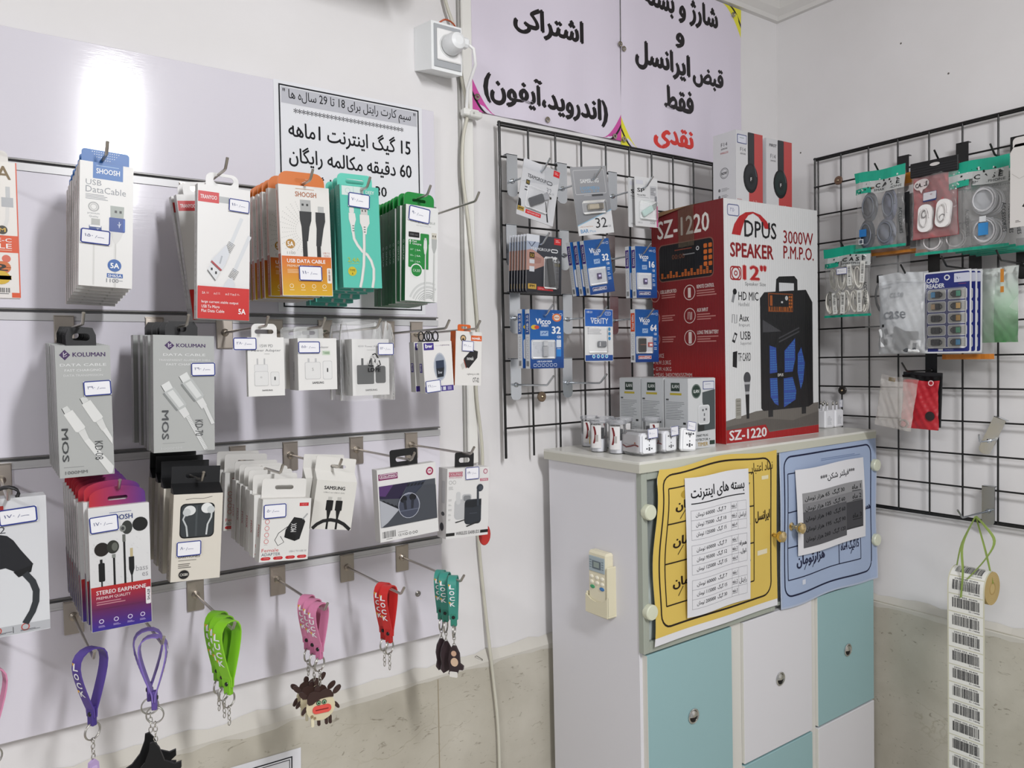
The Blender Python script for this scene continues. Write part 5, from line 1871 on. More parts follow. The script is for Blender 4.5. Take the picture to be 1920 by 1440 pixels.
def blister(name, label, w, h, loc, roll, draw, drive, group=None, hole=(.018, .005, 90), body='#e6e6e8'):
    t = thing(name, label, 'flash drive pack', loc, (0, roll, 0), group)
    m = MB()
    hx = slot(0, h * hole[2] / 100, hole[0], hole[1])
    m.prism(rrpts(-w / 2, 0, w / 2, h, .004), 0, .0012, body, 'coated_card', [hx])
    a = front(m, w, h)
    draw(a)
    m.build('card', t)
    drive(t, w, h)
    return t


def stick(t, cx, cz, L, W, ang, body, shellc, mat='plastic', cap=.62):
    m = MB()
    m.cbox(-L / 2, -L / 2 + L * cap, -.0075, -.0015, -W / 2, W / 2, body, mat, .0015)
    o = m.build('flash_drive', t)
    m = MB()
    m.cbox(-L / 2 + L * cap, L / 2, -.0065, -.002, -W * .38, W * .38, shellc, 'zinc_plate', .0004)
    m.build('usb_plug', o)
    o.location = (cx, 0, cz)
    o.rotation_euler = (0, ang, 0)
    return o


# light TeamGroup-style card
def d_(a):
    a.fill('#d9dade')
    a.grad(0, 0, 55, 16, '#e8e9ee', '#d2d4da'); a.poly([(55, 0), (100, 0), (100, 22), (80, 30), (2, 41), (2, 40), (60, 22)], '#c9cbd0', True)
    a.tx('TEAMGROUP', 15, 24, 66, 30.5, '#3a3b40', .02); a.rframe(68, 24.6, 82, 30, 3, 1.6, '#3a3b40')
    a.rr(13, 35, 23, 43, 1, '#2b2a22'); a.tx('3.2', 14.5, 37, 21.5, 41, '#d9bb52', .05); a.rect(12, 47, 20, 49, '#6c6d72'); a.rect(12, 52, 20, 54, '#3a3b40')
    a.tx('32', 69, 36, 83, 46, '#9b9da3', -.004); a.tx('GB', 85, 42, 91, 45.6, '#9b9da3'); a.rr(74, 50, 86, 54.5, 2, '#2b2a22')
    a.poly([(0, 70), (6, 72), (9, 82), (6, 90), (0, 92)], '#1d1d20'); a.poly([(1, 84), (18, 84), (18, 92), (1, 92)], '#bfa04a'); a.tx('IPM', 3, 86, 15, 90, '#3a3016', .04)
    a.rect(22, 86, 64, 93, '#d8262c'); a.tx('USB FLASH DRIVE', 26, 88, 60, 91, '#f6d2d2', .02)
    a.poly([(70, 62), (73, 62), (86, 96), (82, 96)], '#26272c'); a.rect(82, 1, 99, 12, '#d8262c'); a.small(85, 4, 96, 9, 2, '#f1b0b0')


def dr_(t, w, h):
    shell(t, w, h, 16, 44, 78, 84, .008)
    stick(t, .000, .040, .046, .016, -.55, '#4b4d52', '#b9bcc2', cap=.72)


blister('flash_drive_pack', 'light grey flash drive card with a red corner, hanging tilted', .086, .106, (-.901, -.121, 1.757), .19, d_, dr_)


def d_(a):
    a.grad(0, 0, 100, 60, '#a9aaae', '#94969b'); a.grad(0, 60, 100, 100, '#94969b', '#8a8c91')
    a.rframe(6, 5, 92, 40, 3, 1.6, '#c9cace'); a.tx('SAMSUNG', 22, 18, 74, 24, '#eef0f2', .05)
    a.tx('100MB/s', 20, 29, 74, 34, '#86aed0', .03); a.tx('USB 3.2', 22, 35, 72, 38, '#86aed0', .03); a.rect(50, 41, 82, 44, '#4a4c50'); a.small(28, 42, 48, 43, 1, '#dcdde0')
    a.poly([(0, 86), (100, 66), (100, 100), (0, 100)], '#e9eaec'); a.poly([(0, 84.6), (100, 64.6), (100, 66.2), (0, 86.2)], '#9cc4de')
    a.tx('32', 50, 76, 83, 91, '#303135', -.006); a.tx('GB', 85, 88, 93, 91, '#8d8f94'); a.tx('BAR', 6, 91, 28, 96.6, '#4d93c8', .03); a.tx('Plus', 31, 93, 48, 96.6, '#86b6d8'); a.tx('USB 3.2 Flash Drive', 6, 86.6, 42, 88.4, '#c98d5a')


def dr_(t, w, h):
    shell(t, w, h, 16, 50, 86, 70, .009)
    m = MB(); m.cbox(-.020, .020, -.008, -.002, -.0055, .0055, '#cfc7b4', 'zinc_plate', .0012); m.cbox(.006, .018, -.0086, -.0015, -.006, .006, '#8f8a80', 'zinc_plate', .001)
    o = m.build('flash_drive', t); o.location = (.002, 0, .053)


blister('flash_drive_pack', 'tilted grey flash drive card with a white slanted foot', .093, .131, (-.748, -.121, 1.744), -.16, d_, dr_, body='#d6d7da')


def d_(a):
    a.fill('#e9eaec')
    a.tx('SP', 10, 23, 42, 31, '#222327', .05); a.tx('Marvel M01', 10, 35, 46, 38.4, '#3b3c40', .01); a.small(10, 40.6, 60, 42, 1, '#9b9ca1')
    a.rect(66, 16, 96, 42, '#d3d4d8'); a.small(68, 20, 92, 36, 6, '#6f7075', 2); a.rect(86, 36, 96, 56, '#8f9197'); a.grad(93, 56, 99.5, 99, '#c8407e', '#d85a98')
    a.tx('USB 3.2', 10, 91, 30, 94, '#8d8e93'); a.tx('32GB', 64, 88, 86, 93.6, '#8d8e93'); a.rect(6, 7, 36, 15, '#dfe0ea')


def dr_(t, w, h):
    shell(t, w, h, 14, 48, 92, 86, .010)
    stick(t, .003, .034, .042, .013, -.5, '#b9cfca', '#c9d2d0', cap=.75)


rt = blister('flash_drive_pack', 'white card with a glassy pale green flash drive, front one of two', .066, .101, (-.609, -.121, 1.7705), -.02, d_, dr_, group='white flash drive cards on one hook')
dup(rt, (-.616, -.108, 1.7690), (0, .0, 0), 'white flash drive card peeping out behind its twin', skip=('price_label', 'blister', 'flash_drive'))


def d_(a):
    a.grad(0, 0, 100, 100, '#3b3e48', '#23242b')
    a.rect(0, 0, 36, 12, '#dfe2ea'); a.poly([(0, 12), (36, 12), (26, 34), (0, 30)], '#aab4c8'); a.line([(6, 14), (14, 21), (24, 12)], 2, '#2b3550')
    a.poly([(0, 28), (14, 25), (34, 32), (52, 40), (50, 52), (36, 56), (22, 60), (0, 62)], '#b98f84', True); a.poly([(18, 36), (42, 40), (40, 48), (20, 50)], '#a57a70')
    a.tx('TEAMGROUP', 11, 21.6, 67, 26.6, '#e2e4e9', .02); a.rframe(70, 22, 88, 27, 3, 2, '#e9ebef')
    a.rr(8, 31, 22, 40.6, 1, '#2d2413'); a.tx('3.2', 10, 33.4, 20, 38.6, '#d9b14c', .05); a.rect(8, 43, 22, 50, '#d6d8de'); a.rect(8, 55, 22, 64, '#d6d8de')
    a.tx('32', 70, 34, 86, 44, '#dfe2e6', .0); a.tx('GB', 88, 41, 95, 44.4, '#cfd2d8'); a.rr(79, 46, 96, 51, 2, '#4a4520'); a.tx('C212', 84, 52, 92, 80, '#565a64', rot=-90)
    a.rr(5, 85, 28, 94, 1, '#c9a348'); a.tx('IPM', 9, 86.6, 23, 91, '#3a2e10', .05); a.rect(31, 89, 76, 95, '#c42a30'); a.tx('USB Flash Drive', 34, 90.6, 60, 93.4, '#e9a9aa', .02); a.rect(78, 2, 98, 13, '#d02a2f'); a.small(82, 5, 95, 10, 2, '#f0b5b5')


def dr_(t, w, h):
    m = MB(); m.cbox(-.0065, .0065, -.006, -.001, -.026, .026, '#2a2b2e', 'plastic', .0012)
    o = m.build('flash_drive', t); o.location = (.014, 0, .040); o.rotation_euler = (0, -.16, 0)
    shell(t, w, h, 46, 36, 88, 92, .0075)


rt = blister('flash_drive_pack', 'dark flash drive card picturing a hand, front of its row', .083, .107, (-.882, -.121, 1.623), .03, d_, dr_, group='dark flash drive cards on one hook', body='#c9cace', hole=(.020, .005, 87))
stack(rt, 'dark flash drive card picturing a hand, %s from the front of its row', spread(-.882, -.121, 6, -.884, -.069, .003), 1.623, .03, jit=.004, skip=('price_label', 'blister', 'flash_drive'))


# blue packs: a folded card box with a printed side
def vicco(cap, kind, tabc, tabtxt, foot):
    def d_(a):
        a.grad(0, 0, 100, 50, '#14549c', '#1963b0'); a.grad(0, 50, 100, 100, '#1963b0', '#123f86')
        a.tx('Vicco', 17, 15, 62, 24.6, '#f2f5fa', .06); a.tx('man', 34, 25, 54, 29, '#e2e9f4', .05)
        a.tx(cap, 64, 28, 92, 41, '#f4f6fa', .07); a.tx('GB', 80, 44, 92, 48.6, '#e6ecf6', .05)
        a.rect(30, 36, 54, 44.6, '#9fbbe0'); a.line([(34, 42), (40, 39), (44, 41), (51, 37.4)], 2, '#2a5ba8')
        a.tx('UHS-1' if kind == 'sd' else '2.0', 66, 6, 84, 9.6, '#e2e9f4', .03); a.rframe(88, 6, 96, 10, 2, 1, '#e2e9f4')
        a.rr(3, 51, 75, 84, 4, '#c9ccd3')
        for i in range(7):
            x, y = 10 + (i * 23) % 62, 55 + (i * 11) % 26
            a.line([(x, y), (x - 2, y + 4), (x + 3, y + 4.4)], 1.1, '#a9adb6')
        for k in range(3):
            a.small(80, 54 + k * 9, 92, 60 + k * 9, 2, '#c9d7ee', k)
        if foot == 'flash':
            a.tx('USB FLASH DRIVE', 20, 86.6, 64, 89.6, '#e9eef7', .05)
            for k in range(6):
                a.rframe(10 + k * 12, 92, 18 + k * 12, 96.6, 1.6, 1, '#cfdbef')
            a.ell(80, 13, 14, '#e27a3f', ry=7); a.ell(80, 13, 9, '#f0e2d6', ry=4.6); a.tx('HIGH', 73, 11.4, 87, 14.6, '#b0542a', .04)
            a.ell(13, 30, 10, '#d8b93a', ry=4); a.ell(20, 30, 7, '#cf4a34', ry=3); a.rect(78, 51, 92, 64, '#dfe8f5'); a.rect(78, 67, 92, 80, '#2b86d8')
        else:
            a.rect(12, 87.6, 68, 94, foot); a.frame(12, 87.6, 68, 94, 1, '#e9eef7'); a.tx('microSDHC', 16, 89, 64, 93, '#f2f4f8', .05)

    def s_(a):
        a.fill('#eceef2')
        a.rr(6, 7, 92, 42, 4, tabc); a.tx(tabtxt, 28, 10, 74, 38, '#f2f3f7', .05, rot=-90)
        for k in range(5):
            a.rframe(24, 47 + k * 7.6, 70, 52 + k * 7.6, 4, 5, '#b4b7bd')
        a.bars(22, 87, 76, 96, 7, '#3a3a40', 4)
    return d_, s_


def vpack(label, w, h, loc, roll, cap, kind, tabc, tabtxt, foot, group, d=.011, drive=None):
    dd, ss = vicco(cap, kind, tabc, tabtxt, foot)
    t = carton('memory_card_pack', label, 'memory card pack', w, h, d, '#e9ebef', dd, loc, roll, side=ss, group=group)
    shell(t, w, h, 4, 52, 74, 83, .006, .003)
    m = MB()
    if drive == 'usb':
        m.cbox(-.0065, .0065, -.005, -.001, -.014, .006, '#b9bcc0', 'zinc_plate', .001); m.cbox(-.005, .005, -.0045, -.0012, .006, .015, '#d0d3d6', 'zinc_plate', .0006)
        o = m.build('flash_drive', t); o.location = (-.006, 0, h * .325)
    elif drive == 'adapter':
        m.cbox(-.011, .011, -.005, -.001, -.014, .014, '#24211f', 'plastic', .0015); m.box(-.008, .008, -.0053, -.005, .000, .002, '#7a4a3a', 'plastic')
        o = m.build('card_adapter', t); o.location = (-.016, 0, h * .325)
        m = MB(); m.box(-.006, .006, -.0035, -.001, -.004, .005, '#b9463e', 'plastic'); m.box(-.004, .004, -.0037, -.0035, -.002, .002, '#e6e2de', 'plastic')
        o = m.build('memory_card', t); o.location = (.008, 0, h * .33)
    else:
        m.box(-.005, .005, -.0035, -.001, -.0065, .005, '#3a2b58', 'plastic'); m.box(-.003, .003, -.0037, -.0035, -.002, .002, '#cfc6e6', 'plastic')
        o = m.build('memory_card', t); o.location = (-.005, 0, h * .33)
    return t


skp = ('price_label', 'blister', 'flash_drive', 'memory_card', 'card_adapter')
rt = vpack('tilted blue memory card pack marked 32 with a purple side, front of its three', .066, .106, (-.734, -.121, 1.6290), -.155, '32', 'sd', '#4a2f86', 'Extra 533x', '#30226c', 'blue memory card packs with purple sides')
dup(rt, (-.739, -.106, 1.6285), (0, -.15, 0), 'tilted blue memory card pack with a purple side, middle of its three', skp)
dup(rt, (-.745, -.092, 1.6285), (0, -.15, 0), 'tilted blue memory card pack with a purple side, rear of its three', skp)
rt = vpack('upright blue memory card pack marked 16, front of its two', .060, .106, (-.611, -.121, 1.6235), -.03, '16', 'sd', '#4a2f86', 'Extra 533x', '#30226c', 'blue 16 gigabyte memory card packs')
dup(rt, (-.615, -.106, 1.6240), (0, -.02, 0), 'upright blue memory card pack behind the one marked 16', skp)
rt = vpack('blue flash drive pack marked 32 with a blue side tab, front of its two', .080, .110, (-.876, -.121, 1.4825), 0, '32', 'usb', '#1f58aa', 'USB 2.0', 'flash', 'blue flash drive packs with blue side tabs', .014, 'usb')
dup(rt, (-.881, -.104, 1.4835), (0, 0, 0), 'blue flash drive pack just behind the one marked 32, lower left of the grid', skp)
rt = vpack('blue memory card pack marked 64 with an orange side tab', .068, .109, (-.612, -.121, 1.4905), 0, '64', 'sd', '#e0532c', 'Final 600x', '#c0453e', None, .013, 'adapter')


def d_(a):
    a.fill('#e9e9e9')
    a.grad(1, 1, 99, 33, '#1f5cb4', '#2a6cc4'); a.rect(1, 88, 99, 99, '#1f4f9e'); a.ell(50, 91, 49, '#1f4f9e', ry=4.6)
    a.tx('VERITY', 20, 17, 83, 28, '#f2f5fa', .02); a.line([(20, 17), (30, 17.4)], 1.4, '#f2f5fa'); a.tx('USB 2.0', 6, 4, 26, 8, '#dfe8f5', .04); a.rframe(72, 5, 92, 11, 3, 1.2, '#dfe8f5'); a.tx('V 811', 76, 6.6, 88, 9.4, '#dfe8f5', .03)
    a.small(9, 36, 68, 50, 4, '#a3a4a8', 3)
    for y in (38, 47, 56):
        a.ell(87, y, 4.6, '#3f8fc4', ry=3.6)
    for x in (30, 46, 61, 76):
        a.ell(x, 90.4, 5.4, '#dff0fa'); a.ell(x, 90.4, 3.4, '#2f9bd0')


def dr_(t, w, h):
    shell(t, w, h, 10, 34, 80, 84, .007)
    m = MB(); m.cbox(-.0115, .0115, -.006, -.001, -.006, .006, '#8f9296', 'zinc_plate', .002); m.cbox(-.0095, -.006, -.0066, -.006, -.004, .004, '#d9dadc', 'zinc_plate', .0004)
    o = m.build('flash_drive', t); o.location = (.005, 0, h * .33)


blister('flash_drive_pack', 'white and blue flash drive pack in the middle of the bottom row', .074, .103, (-.745, -.121, 1.494), 0, d_, dr_, hole=(.018, .005, 92))


# ------------------------------------------------------------------ bags on the right wall grid
BR = -math.pi / 2


def film(w, h, bulge, seed, front_=True):
    r = random.Random(seed)
    ph = [r.uniform(0, 6) for _ in range(4)]

    def fn(u, v):
        b = bulge * (math.sin(math.pi * u) ** .6) * (math.sin(math.pi * min(1, v * 1.12)) ** .7 if v < .89 else .0)
        wv = .0012 * math.sin(9 * u + 5 * v + ph[0]) + .0009 * math.sin(17 * v - 6 * u + ph[1]) + .0006 * math.sin(31 * u + 23 * v + ph[2]) + .0005 * math.sin(43 * v - 19 * u + ph[3])
        return Vector(((u - .5) * w * (1 - .05 * math.sin(math.pi * v) + .012 * math.sin(6 * v + ph[2])), (-1 if front_ else 1) * b + wv, v * h + .0015 * math.sin(7 * u + ph[3]) * (v > .5)))
    return fn


def pouch(name, label, w, h, bulge, loc, seed, draw=None, roll=0.0, group=None, mat='clear_film', cat='accessory bag', col='#ffffff', backcol=None, backmat=None, tilt=0.0):
    t = thing(name, label, cat, loc, (0, roll, BR + tilt), group)
    f, g = film(w, h, bulge, seed), film(w, h, bulge, seed, False)
    m = MB()
    m.grid(f, 34, 44, col, mat)
    m.grid(g, 34, 44, backcol or col, backmat or mat)
    m.build('pouch', t)
    for part, fn in (draw or []):
        m = MB()

        def wp(q, u, v):
            p = f(min(1, max(0, u)), min(1, max(0, 1 - v)))
            return Vector((p.x, p.y - .0022 + q.y, p.z))
        a = Art(m, (-w / 2, 0, h), (1, 0, 0), (0, 0, -1), w, h, 'coated_card', step=.00015, warp=wp)
        fn(a)
        m.build(part, t)
    return t


def strip(a, x0, y0, x1, y1, c, n=12):
    for i in range(n):
        p, q = x0 + (x1 - x0) * i / n, x0 + (x1 - x0) * (i + 1) / n
        P = [a.P(p, y0, 0), a.P(q, y0, 0), a.P(q, y1, 0), a.P(p, y1, 0)]
        a.mb.poly(P, c, a.mat, True)
    a.bb.append(((x0, x1, y0, y1), 0))


def casehead(green='#1fb193'):
    def d_(a):
        strip(a, 0, 0, 100, 13, green)
        strip(a, 0, 13, 42, 21, '#cfd3d2', 5); strip(a, 42, 13, 100, 29, '#c4c7c6', 7); strip(a, 0, 21, 36, 28, green, 5)
        r = random.Random(4)
        for i in range(22):
            x, y = r.uniform(2, 96), 13 + r.uniform(-4, 4) - (i % 3)
            a.rect(x, y, x + 3, y + 2, '#1b2422' if i % 2 else '#e9efee')
        for i in range(8):
            x, y = r.uniform(2, 34), r.uniform(20, 30)
            a.rect(x, y, x + 2.6, y + 1.8, '#1b2422' if i % 2 else '#dfe9e6')
        a.tx('C A S E', 44, 17, 92, 22.6, '#1d2021', .05); a.tx('SMARTPHONE', 42, 24, 96, 27, '#55595a', .02)
    return [('header', d_), ('side_lettering', lambda a: a.tx('ACCESSORIES', 91, 52, 97, 84, '#3a3f40', .03, rot=90)), ('foot_seal', lambda a: strip(a, 0, 96.4, 100, 99.6, green))]


def coil(m, cx, cz, rx, rz, r, col, turns=5, y=0.0, mat='plastic', rot=0.0):
    n = 16
    P = []
    for i in range(turns * n):
        a = 2 * math.pi * i / n
        k = 1 - .07 * (i / n % 3)
        x, z = rx * k * math.cos(a), rz * k * math.sin(a)
        P.append((cx + x * math.cos(rot) - z * math.sin(rot), y + .0035 * math.sin(i * .13), cz + x * math.sin(rot) + z * math.cos(rot)))
    m.tube(P, r, col, mat, 6)


# bag of grey cables, two behind it
t = pouch('accessory_bag', 'green-topped clear bag of dark grey earphone pouches, front of its row', .113, .172, .012, (-.140, -.359, 1.728), 2, casehead(), group='green-topped bags of grey cables')
for cx, cz, rx, rz, c in ((-.023, .094, .019, .033, '#565b62'), (.021, .092, .017, .036, '#5d6275'), (-.029, .035, .018, .034, '#4d5663'), (.014, .034, .022, .031, '#6a6f7c')):
    m = MB(); m.lathe([(.0001, -.006), (.8, -.005), (1, 0), (.8, .005), (.0001, .006)], Matrix.Translation((cx, 0, cz)) @ Matrix.Rotation(math.pi / 2, 4, 'X') @ Matrix.Diagonal((rx, rz, 1, 1)), c, 'soft_rubber', 20)
    coil(m, cx, cz, rx * .8, rz * .8, .0015, '#6d727c', 3, -.006)
    m.build('earphone_bundle', t)
m = MB(); m.box(-.040, -.024, -.0135, -.0125, .030, .046, '#2b74b8', 'matte_paper'); m.box(-.041, -.031, -.0135, -.0125, .014, .025, '#e9ebee', 'matte_paper'); m.box(-.0395, -.0325, -.014, -.0135, .0155, .0235, '#4d5663', 'matte_paper'); m.build('sticker', t)
for i, c in enumerate(('#d98a2b', '#c97f2c')):
    d2 = [('header', lambda a, c=c: strip(a, 0, 0, 100, 13, c)), ('foot_seal', lambda a, c=c: strip(a, 0, 96, 100, 99.6, c)), ('side_lettering', lambda a: a.tx('ACCESSORIES', 91, 52, 97, 84, '#1d2021', .03, rot=90)), ('dark_contents', lambda a: strip(a, 62, 24, 88, 92, '#35383c', 4))]
    t2 = pouch('accessory_bag', ('orange-topped clear bag just behind the grey earphone pouches', 'orange-topped clear bag behind the grey earphone pouches, nearest the wall')[i], .113, .172, .008, (-.105 + .030 * i, -.366 - .006 * i, 1.718), 5 + i, d2, group='orange-topped clear bags')

# red cable bag
t = pouch('cable_bag', 'red bag with a black header holding two white earphone cases', .094, .146, .010, (-.142, -.474, 1.738), 8, None, mat='clear_film', cat='cable bag')
m = MB(); f = film(.093, .146, .004, 8, False); m.grid(lambda u, v: f(u, v) + Vector((0, .006, 0)), 10, 14, '#c41f2e', 'plastic'); m.build('red_backing', t)
m = MB(); m.cbox(-.0475, .0475, -.003, .003, .128, .158, '#19191b', 'soft_rubber', .001)
for k in range(4):
    m.box(-.047, .047, -.0036, -.003, .131 + k * .005, .1325 + k * .005, '#2b2b2e', 'soft_rubber')
m.lathe([(.0001, .0002), (.010, .0002)], Matrix.Translation((.003, -.0037, .148)) @ Matrix.Rotation(math.pi / 2, 4, 'X') @ Matrix.Diagonal((1, .35, 1, 1)), '#d9d6d4', 'matte_paper', 18); m.build('header', t)
m = MB()
f = film(.094, .146, .010, 8)
a = Art(m, (-.047, 0, .146), (1, 0, 0), (0, 0, -1), .094, .146, 'coated_card', step=.0001, warp=lambda q, u, v: f(u, 1 - v) + Vector((0, -.0020 + q.y, 0)))
a.ell(25, 24, 18, '#e6dcdb', ry=8); a.poly([(20, 30), (30, 30), (26, 37), (24, 35)], '#e6dcdb'); a.tx('CABLE', 11, 21, 40, 27.6, '#2a2020', .06)
a.rr(30, 37, 62, 50, 2, '#34467e'); a.rr(30.5, 37.3, 61, 48.4, 2, '#e6e4ea'); a.small(36, 41, 52, 43, 1, '#b58a96')
m.build('printed_front', t)
for cx, cz, ang in ((-.014, .040, .05), (.022, .045, .10)):
    m = MB()
    m.prism(rrpts(-.014, -.028, .014, .028, .012), -.0105, -.002, '#e9e7e6', 'plastic')
    coil(m, 0, 0, .009, .021, .0011, '#d6d3d2', 3, -.0112); coil(m, 0, .008 if cx < 0 else -.010, .006, .008, .0011, '#8d8a8a', 2, -.0118)
    o = m.build('earphone_case', t); o.location = (cx, .0, cz); o.rotation_euler = (0, ang, 0)
# clear bag of white leads behind the red one
t = pouch('accessory_bag', 'green-topped clear bag of coiled white leads behind the red cable bag', .113, .172, .004, (-.124, -.484, 1.705), 11, casehead())
for cx, cz in ((-.022, .028), (.024, .028), (.0, .09)):
    m = MB(); coil(m, cx, cz, .020, .020, .0014, '#d8d5d6', 4); m.build('cable_coil', t)
# row of green-topped cable bags
WHICH = ['front', 'second', 'third', 'fourth', 'rear']
for i in range(5):
    t = pouch('accessory_bag', 'green-topped clear bag right of the red bag, %s of its row of five' % WHICH[i], .113, .176, .008, (-.135 + .022 * i, -.556 - .004 * i, 1.703 - .001 * i), 20 + i, casehead(), group='green-topped bags of white leads')
    if i < 2:
        for cx, cz in ((.010, .095), (.012, .035)):
            m = MB(); m.lathe([(.0001, -.002), (.024, -.001), (.024, .001), (.0001, .002)], Matrix.Translation((cx, .002, cz)) @ Matrix.Rotation(math.pi / 2, 4, 'X') @ Matrix.Diagonal((1, 1.15, 1, 1)), '#b4b6ba', 'soft_rubber', 20)
            coil(m, cx, cz, .022, .025, .0014, '#cfcfd2', 3, -.003); m.build('cable_coil', t)
        m = MB(); m.box(.004, .022, -.0105, -.0098, .026, .050, '#3f8fd0', 'matte_paper'); m.box(.006, .018, -.0105, -.0098, .052, .063, '#dfe2e6', 'matte_paper'); m.build('sticker', t)
# white card at the right edge
t = thing('hang_card', 'white accessory card cut by the right edge of the photo', 'accessory card', (-.2, -.676, 1.728), (0, .0, BR))
m = MB(); m.prism([(-.038, 0), (.038, 0), (.038, .150), (-.030, .150), (-.038, .136)], 0, .0012, '#e6e2df', 'coated_card')
m.prism(rrpts(-.034, .145, .010, .162, .007, 1, 1, 0, 0), 0, .0012, '#e6e2df', 'coated_card', [slot(-.005, .153, .012, .004)])
a = front(m, .076, .150); a.line([(4, 35), (20, 42), (30, 40)], 1.2, '#c2bdb9'); a.small(12, 92, 24, 95, 2, '#6f6a66'); a.poly([(26, 76), (34, 70), (34, 78)], '#2a2a2a'); m.build('card', t)

# bag of white cables
t = pouch('cable_bag', 'green-topped clear bag packed with white charging cables', .113, .160, .014, (-.130, -.277, 1.585), 31, casehead(), cat='cable bag')
rc = random.Random(12)
for i in range(9):
    row, k = divmod(i, 5)
    cx, cz = -.043 + .0205 * k + (.010 if row else 0), .034 if row == 0 else .088
    m = MB(); coil(m, cx, cz, .0095, .027, .0016, '#e6e3da', 4, rc.uniform(-.004, .003), rot=rc.uniform(-.12, .12)); coil(m, cx, cz, .0045, .024, .0015, '#dedbd2', 2, -.002)
    m.build('cable_bundle', t)
for cx, cz in ((-.024, .032), (-.004, .032), (.012, .094), (.036, .034), (.043, .098)):
    m = MB(); m.box(-.0055, .0055, -.0005, 0, -.024, .024, '#e4e4e0', 'matte_paper')
    a = Art(m, (-.0055, -.0005, .024), (1, 0, 0), (0, 0, -1), .011, .048, 'matte_paper'); a.bars(24, 12, 76, 60, 12, '#2a2a2a', int(cx * 1000), vert=False); a.tx('2.4A JS', 30, 66, 70, 92, '#333', rot=90)
    o = m.build('paper_tag', t); o.location = (cx, -.0125, cz); o.rotation_euler = (0, rc.uniform(-.08, .08), 0)
price(t, '۵۰', .026, .0145, -.004, .104, y=-.0165)
# dim bags behind
t = pouch('accessory_bag', 'clear bag with an orange foot behind the bag of white charging cables', .105, .175, .008, (-.085, -.345, 1.560), 41, [('header', lambda a: strip(a, 0, 0, 100, 8, '#c97a2a')), ('black_plug', lambda a: strip(a, 30, 34, 46, 44, '#1c1c1e', 2))])
m = MB(); coil(m, .0, .07, .03, .045, .002, '#77797c', 3); m.build('cable_coil', t)

# silver zip bag
t = pouch('zip_bag', 'silver zip bag of black and white adapters left of the blue card reader sheet', .105, .171, .018, (-.150, -.414, 1.500), 51, None, mat='frosted_film', col='#f2f4f6', backcol='#d3d6d9', backmat='plastic')
m = MB()
f = film(.105, .171, .018, 51)
a = Art(m, (-.0525, 0, .171), (1, 0, 0), (0, 0, -1), .105, .171, 'coated_card', step=.0001, warp=lambda q, u, v: f(u, 1 - v) + Vector((0, -.0020 + q.y, 0)))
a.tx('case', 17, 48, 66, 57, '#8d9196', .03); a.tx('case', 28, 25, 60, 31, '#b3b7bb', .02); a.tx('THE NEW STYLE', 8, 16.6, 30, 18.4, '#6d7175'); a.line([(3, 14), (50, 12), (97, 13)], .6, '#b4b8bc'); a.rect(12, 63, 17, 66.4, '#1c1c1e')
m.build('printed_front', t)
for cx, cz, wx, wz, ang, c in ((-.005, .041, .017, .012, .5, '#2a2c30'), (.019, .038, .016, .009, .05, '#2f3135'), (-.001, .018, .016, .012, .2, '#303338'), (-.032, .048, .016, .010, -.3, '#dfe1e3'), (-.034, .026, .013, .012, 0, '#e6e8ea'), (.010, .012, .013, .008, .1, '#e6e8ea'), (.027, .016, .011, .013, .1, '#e9ebec')):
    m = MB(); m.cbox(-wx, wx, -.0030, .003, -wz, wz, c, 'plastic', .002)
    if c[1] in 'de':
        m.box(-.004, .004, -.0034, -.0030, -.007, .006, '#55585c', 'matte_paper')
    o = m.build('adapter', t); o.location = (cx, -.001 - .12 * max(0, cz - .015), cz); o.rotation_euler = (0, ang, 0)


# card reader sheets
def d_(a):
    a.fill('#eceef2'); a.rr(3, 2, 97, 98, 4, '#27317f')
    a.tx('CARD', 6, 7.5, 33, 13.4, '#eef0f4', .07); a.tx('READER', 6, 14.6, 45, 20, '#eef0f4', .07); a.ring(50, 8, 5, 2.6, '#eef0f4'); a.rr(65, 4, 97, 14.6, 1, '#dcdff0'); a.tx('۱۰', 70, 8, 78, 11, '#6a6a9a'); a.small(74, 16.4, 90, 17.4, 1, '#b0506a')
    a.rect(32, 94.4, 42, 97, '#e6e9f0'); a.tx('TF/MICRO', 45, 94.8, 64, 96.8, '#9aa3cc', .03)
    for j in range(5):
        for i in range(2):
            x0, y0 = (8 if i == 0 else 52), 22 + j * 14.6
            a.rr(x0, y0, x0 + 40, y0 + 12.8, 4, '#e9ebee'); a.rr(x0 + 1.6, y0 + .9, x0 + 38.4, y0 + 11.9, 3, '#b9b8b4')


RDC = [('#4f97c4', '#53a58a'), ('#b59a7a', '#d6b06c'), ('#222327', '#b9924f'), ('#222327', '#4f9a78'), ('#222327', '#3f8fbc')]


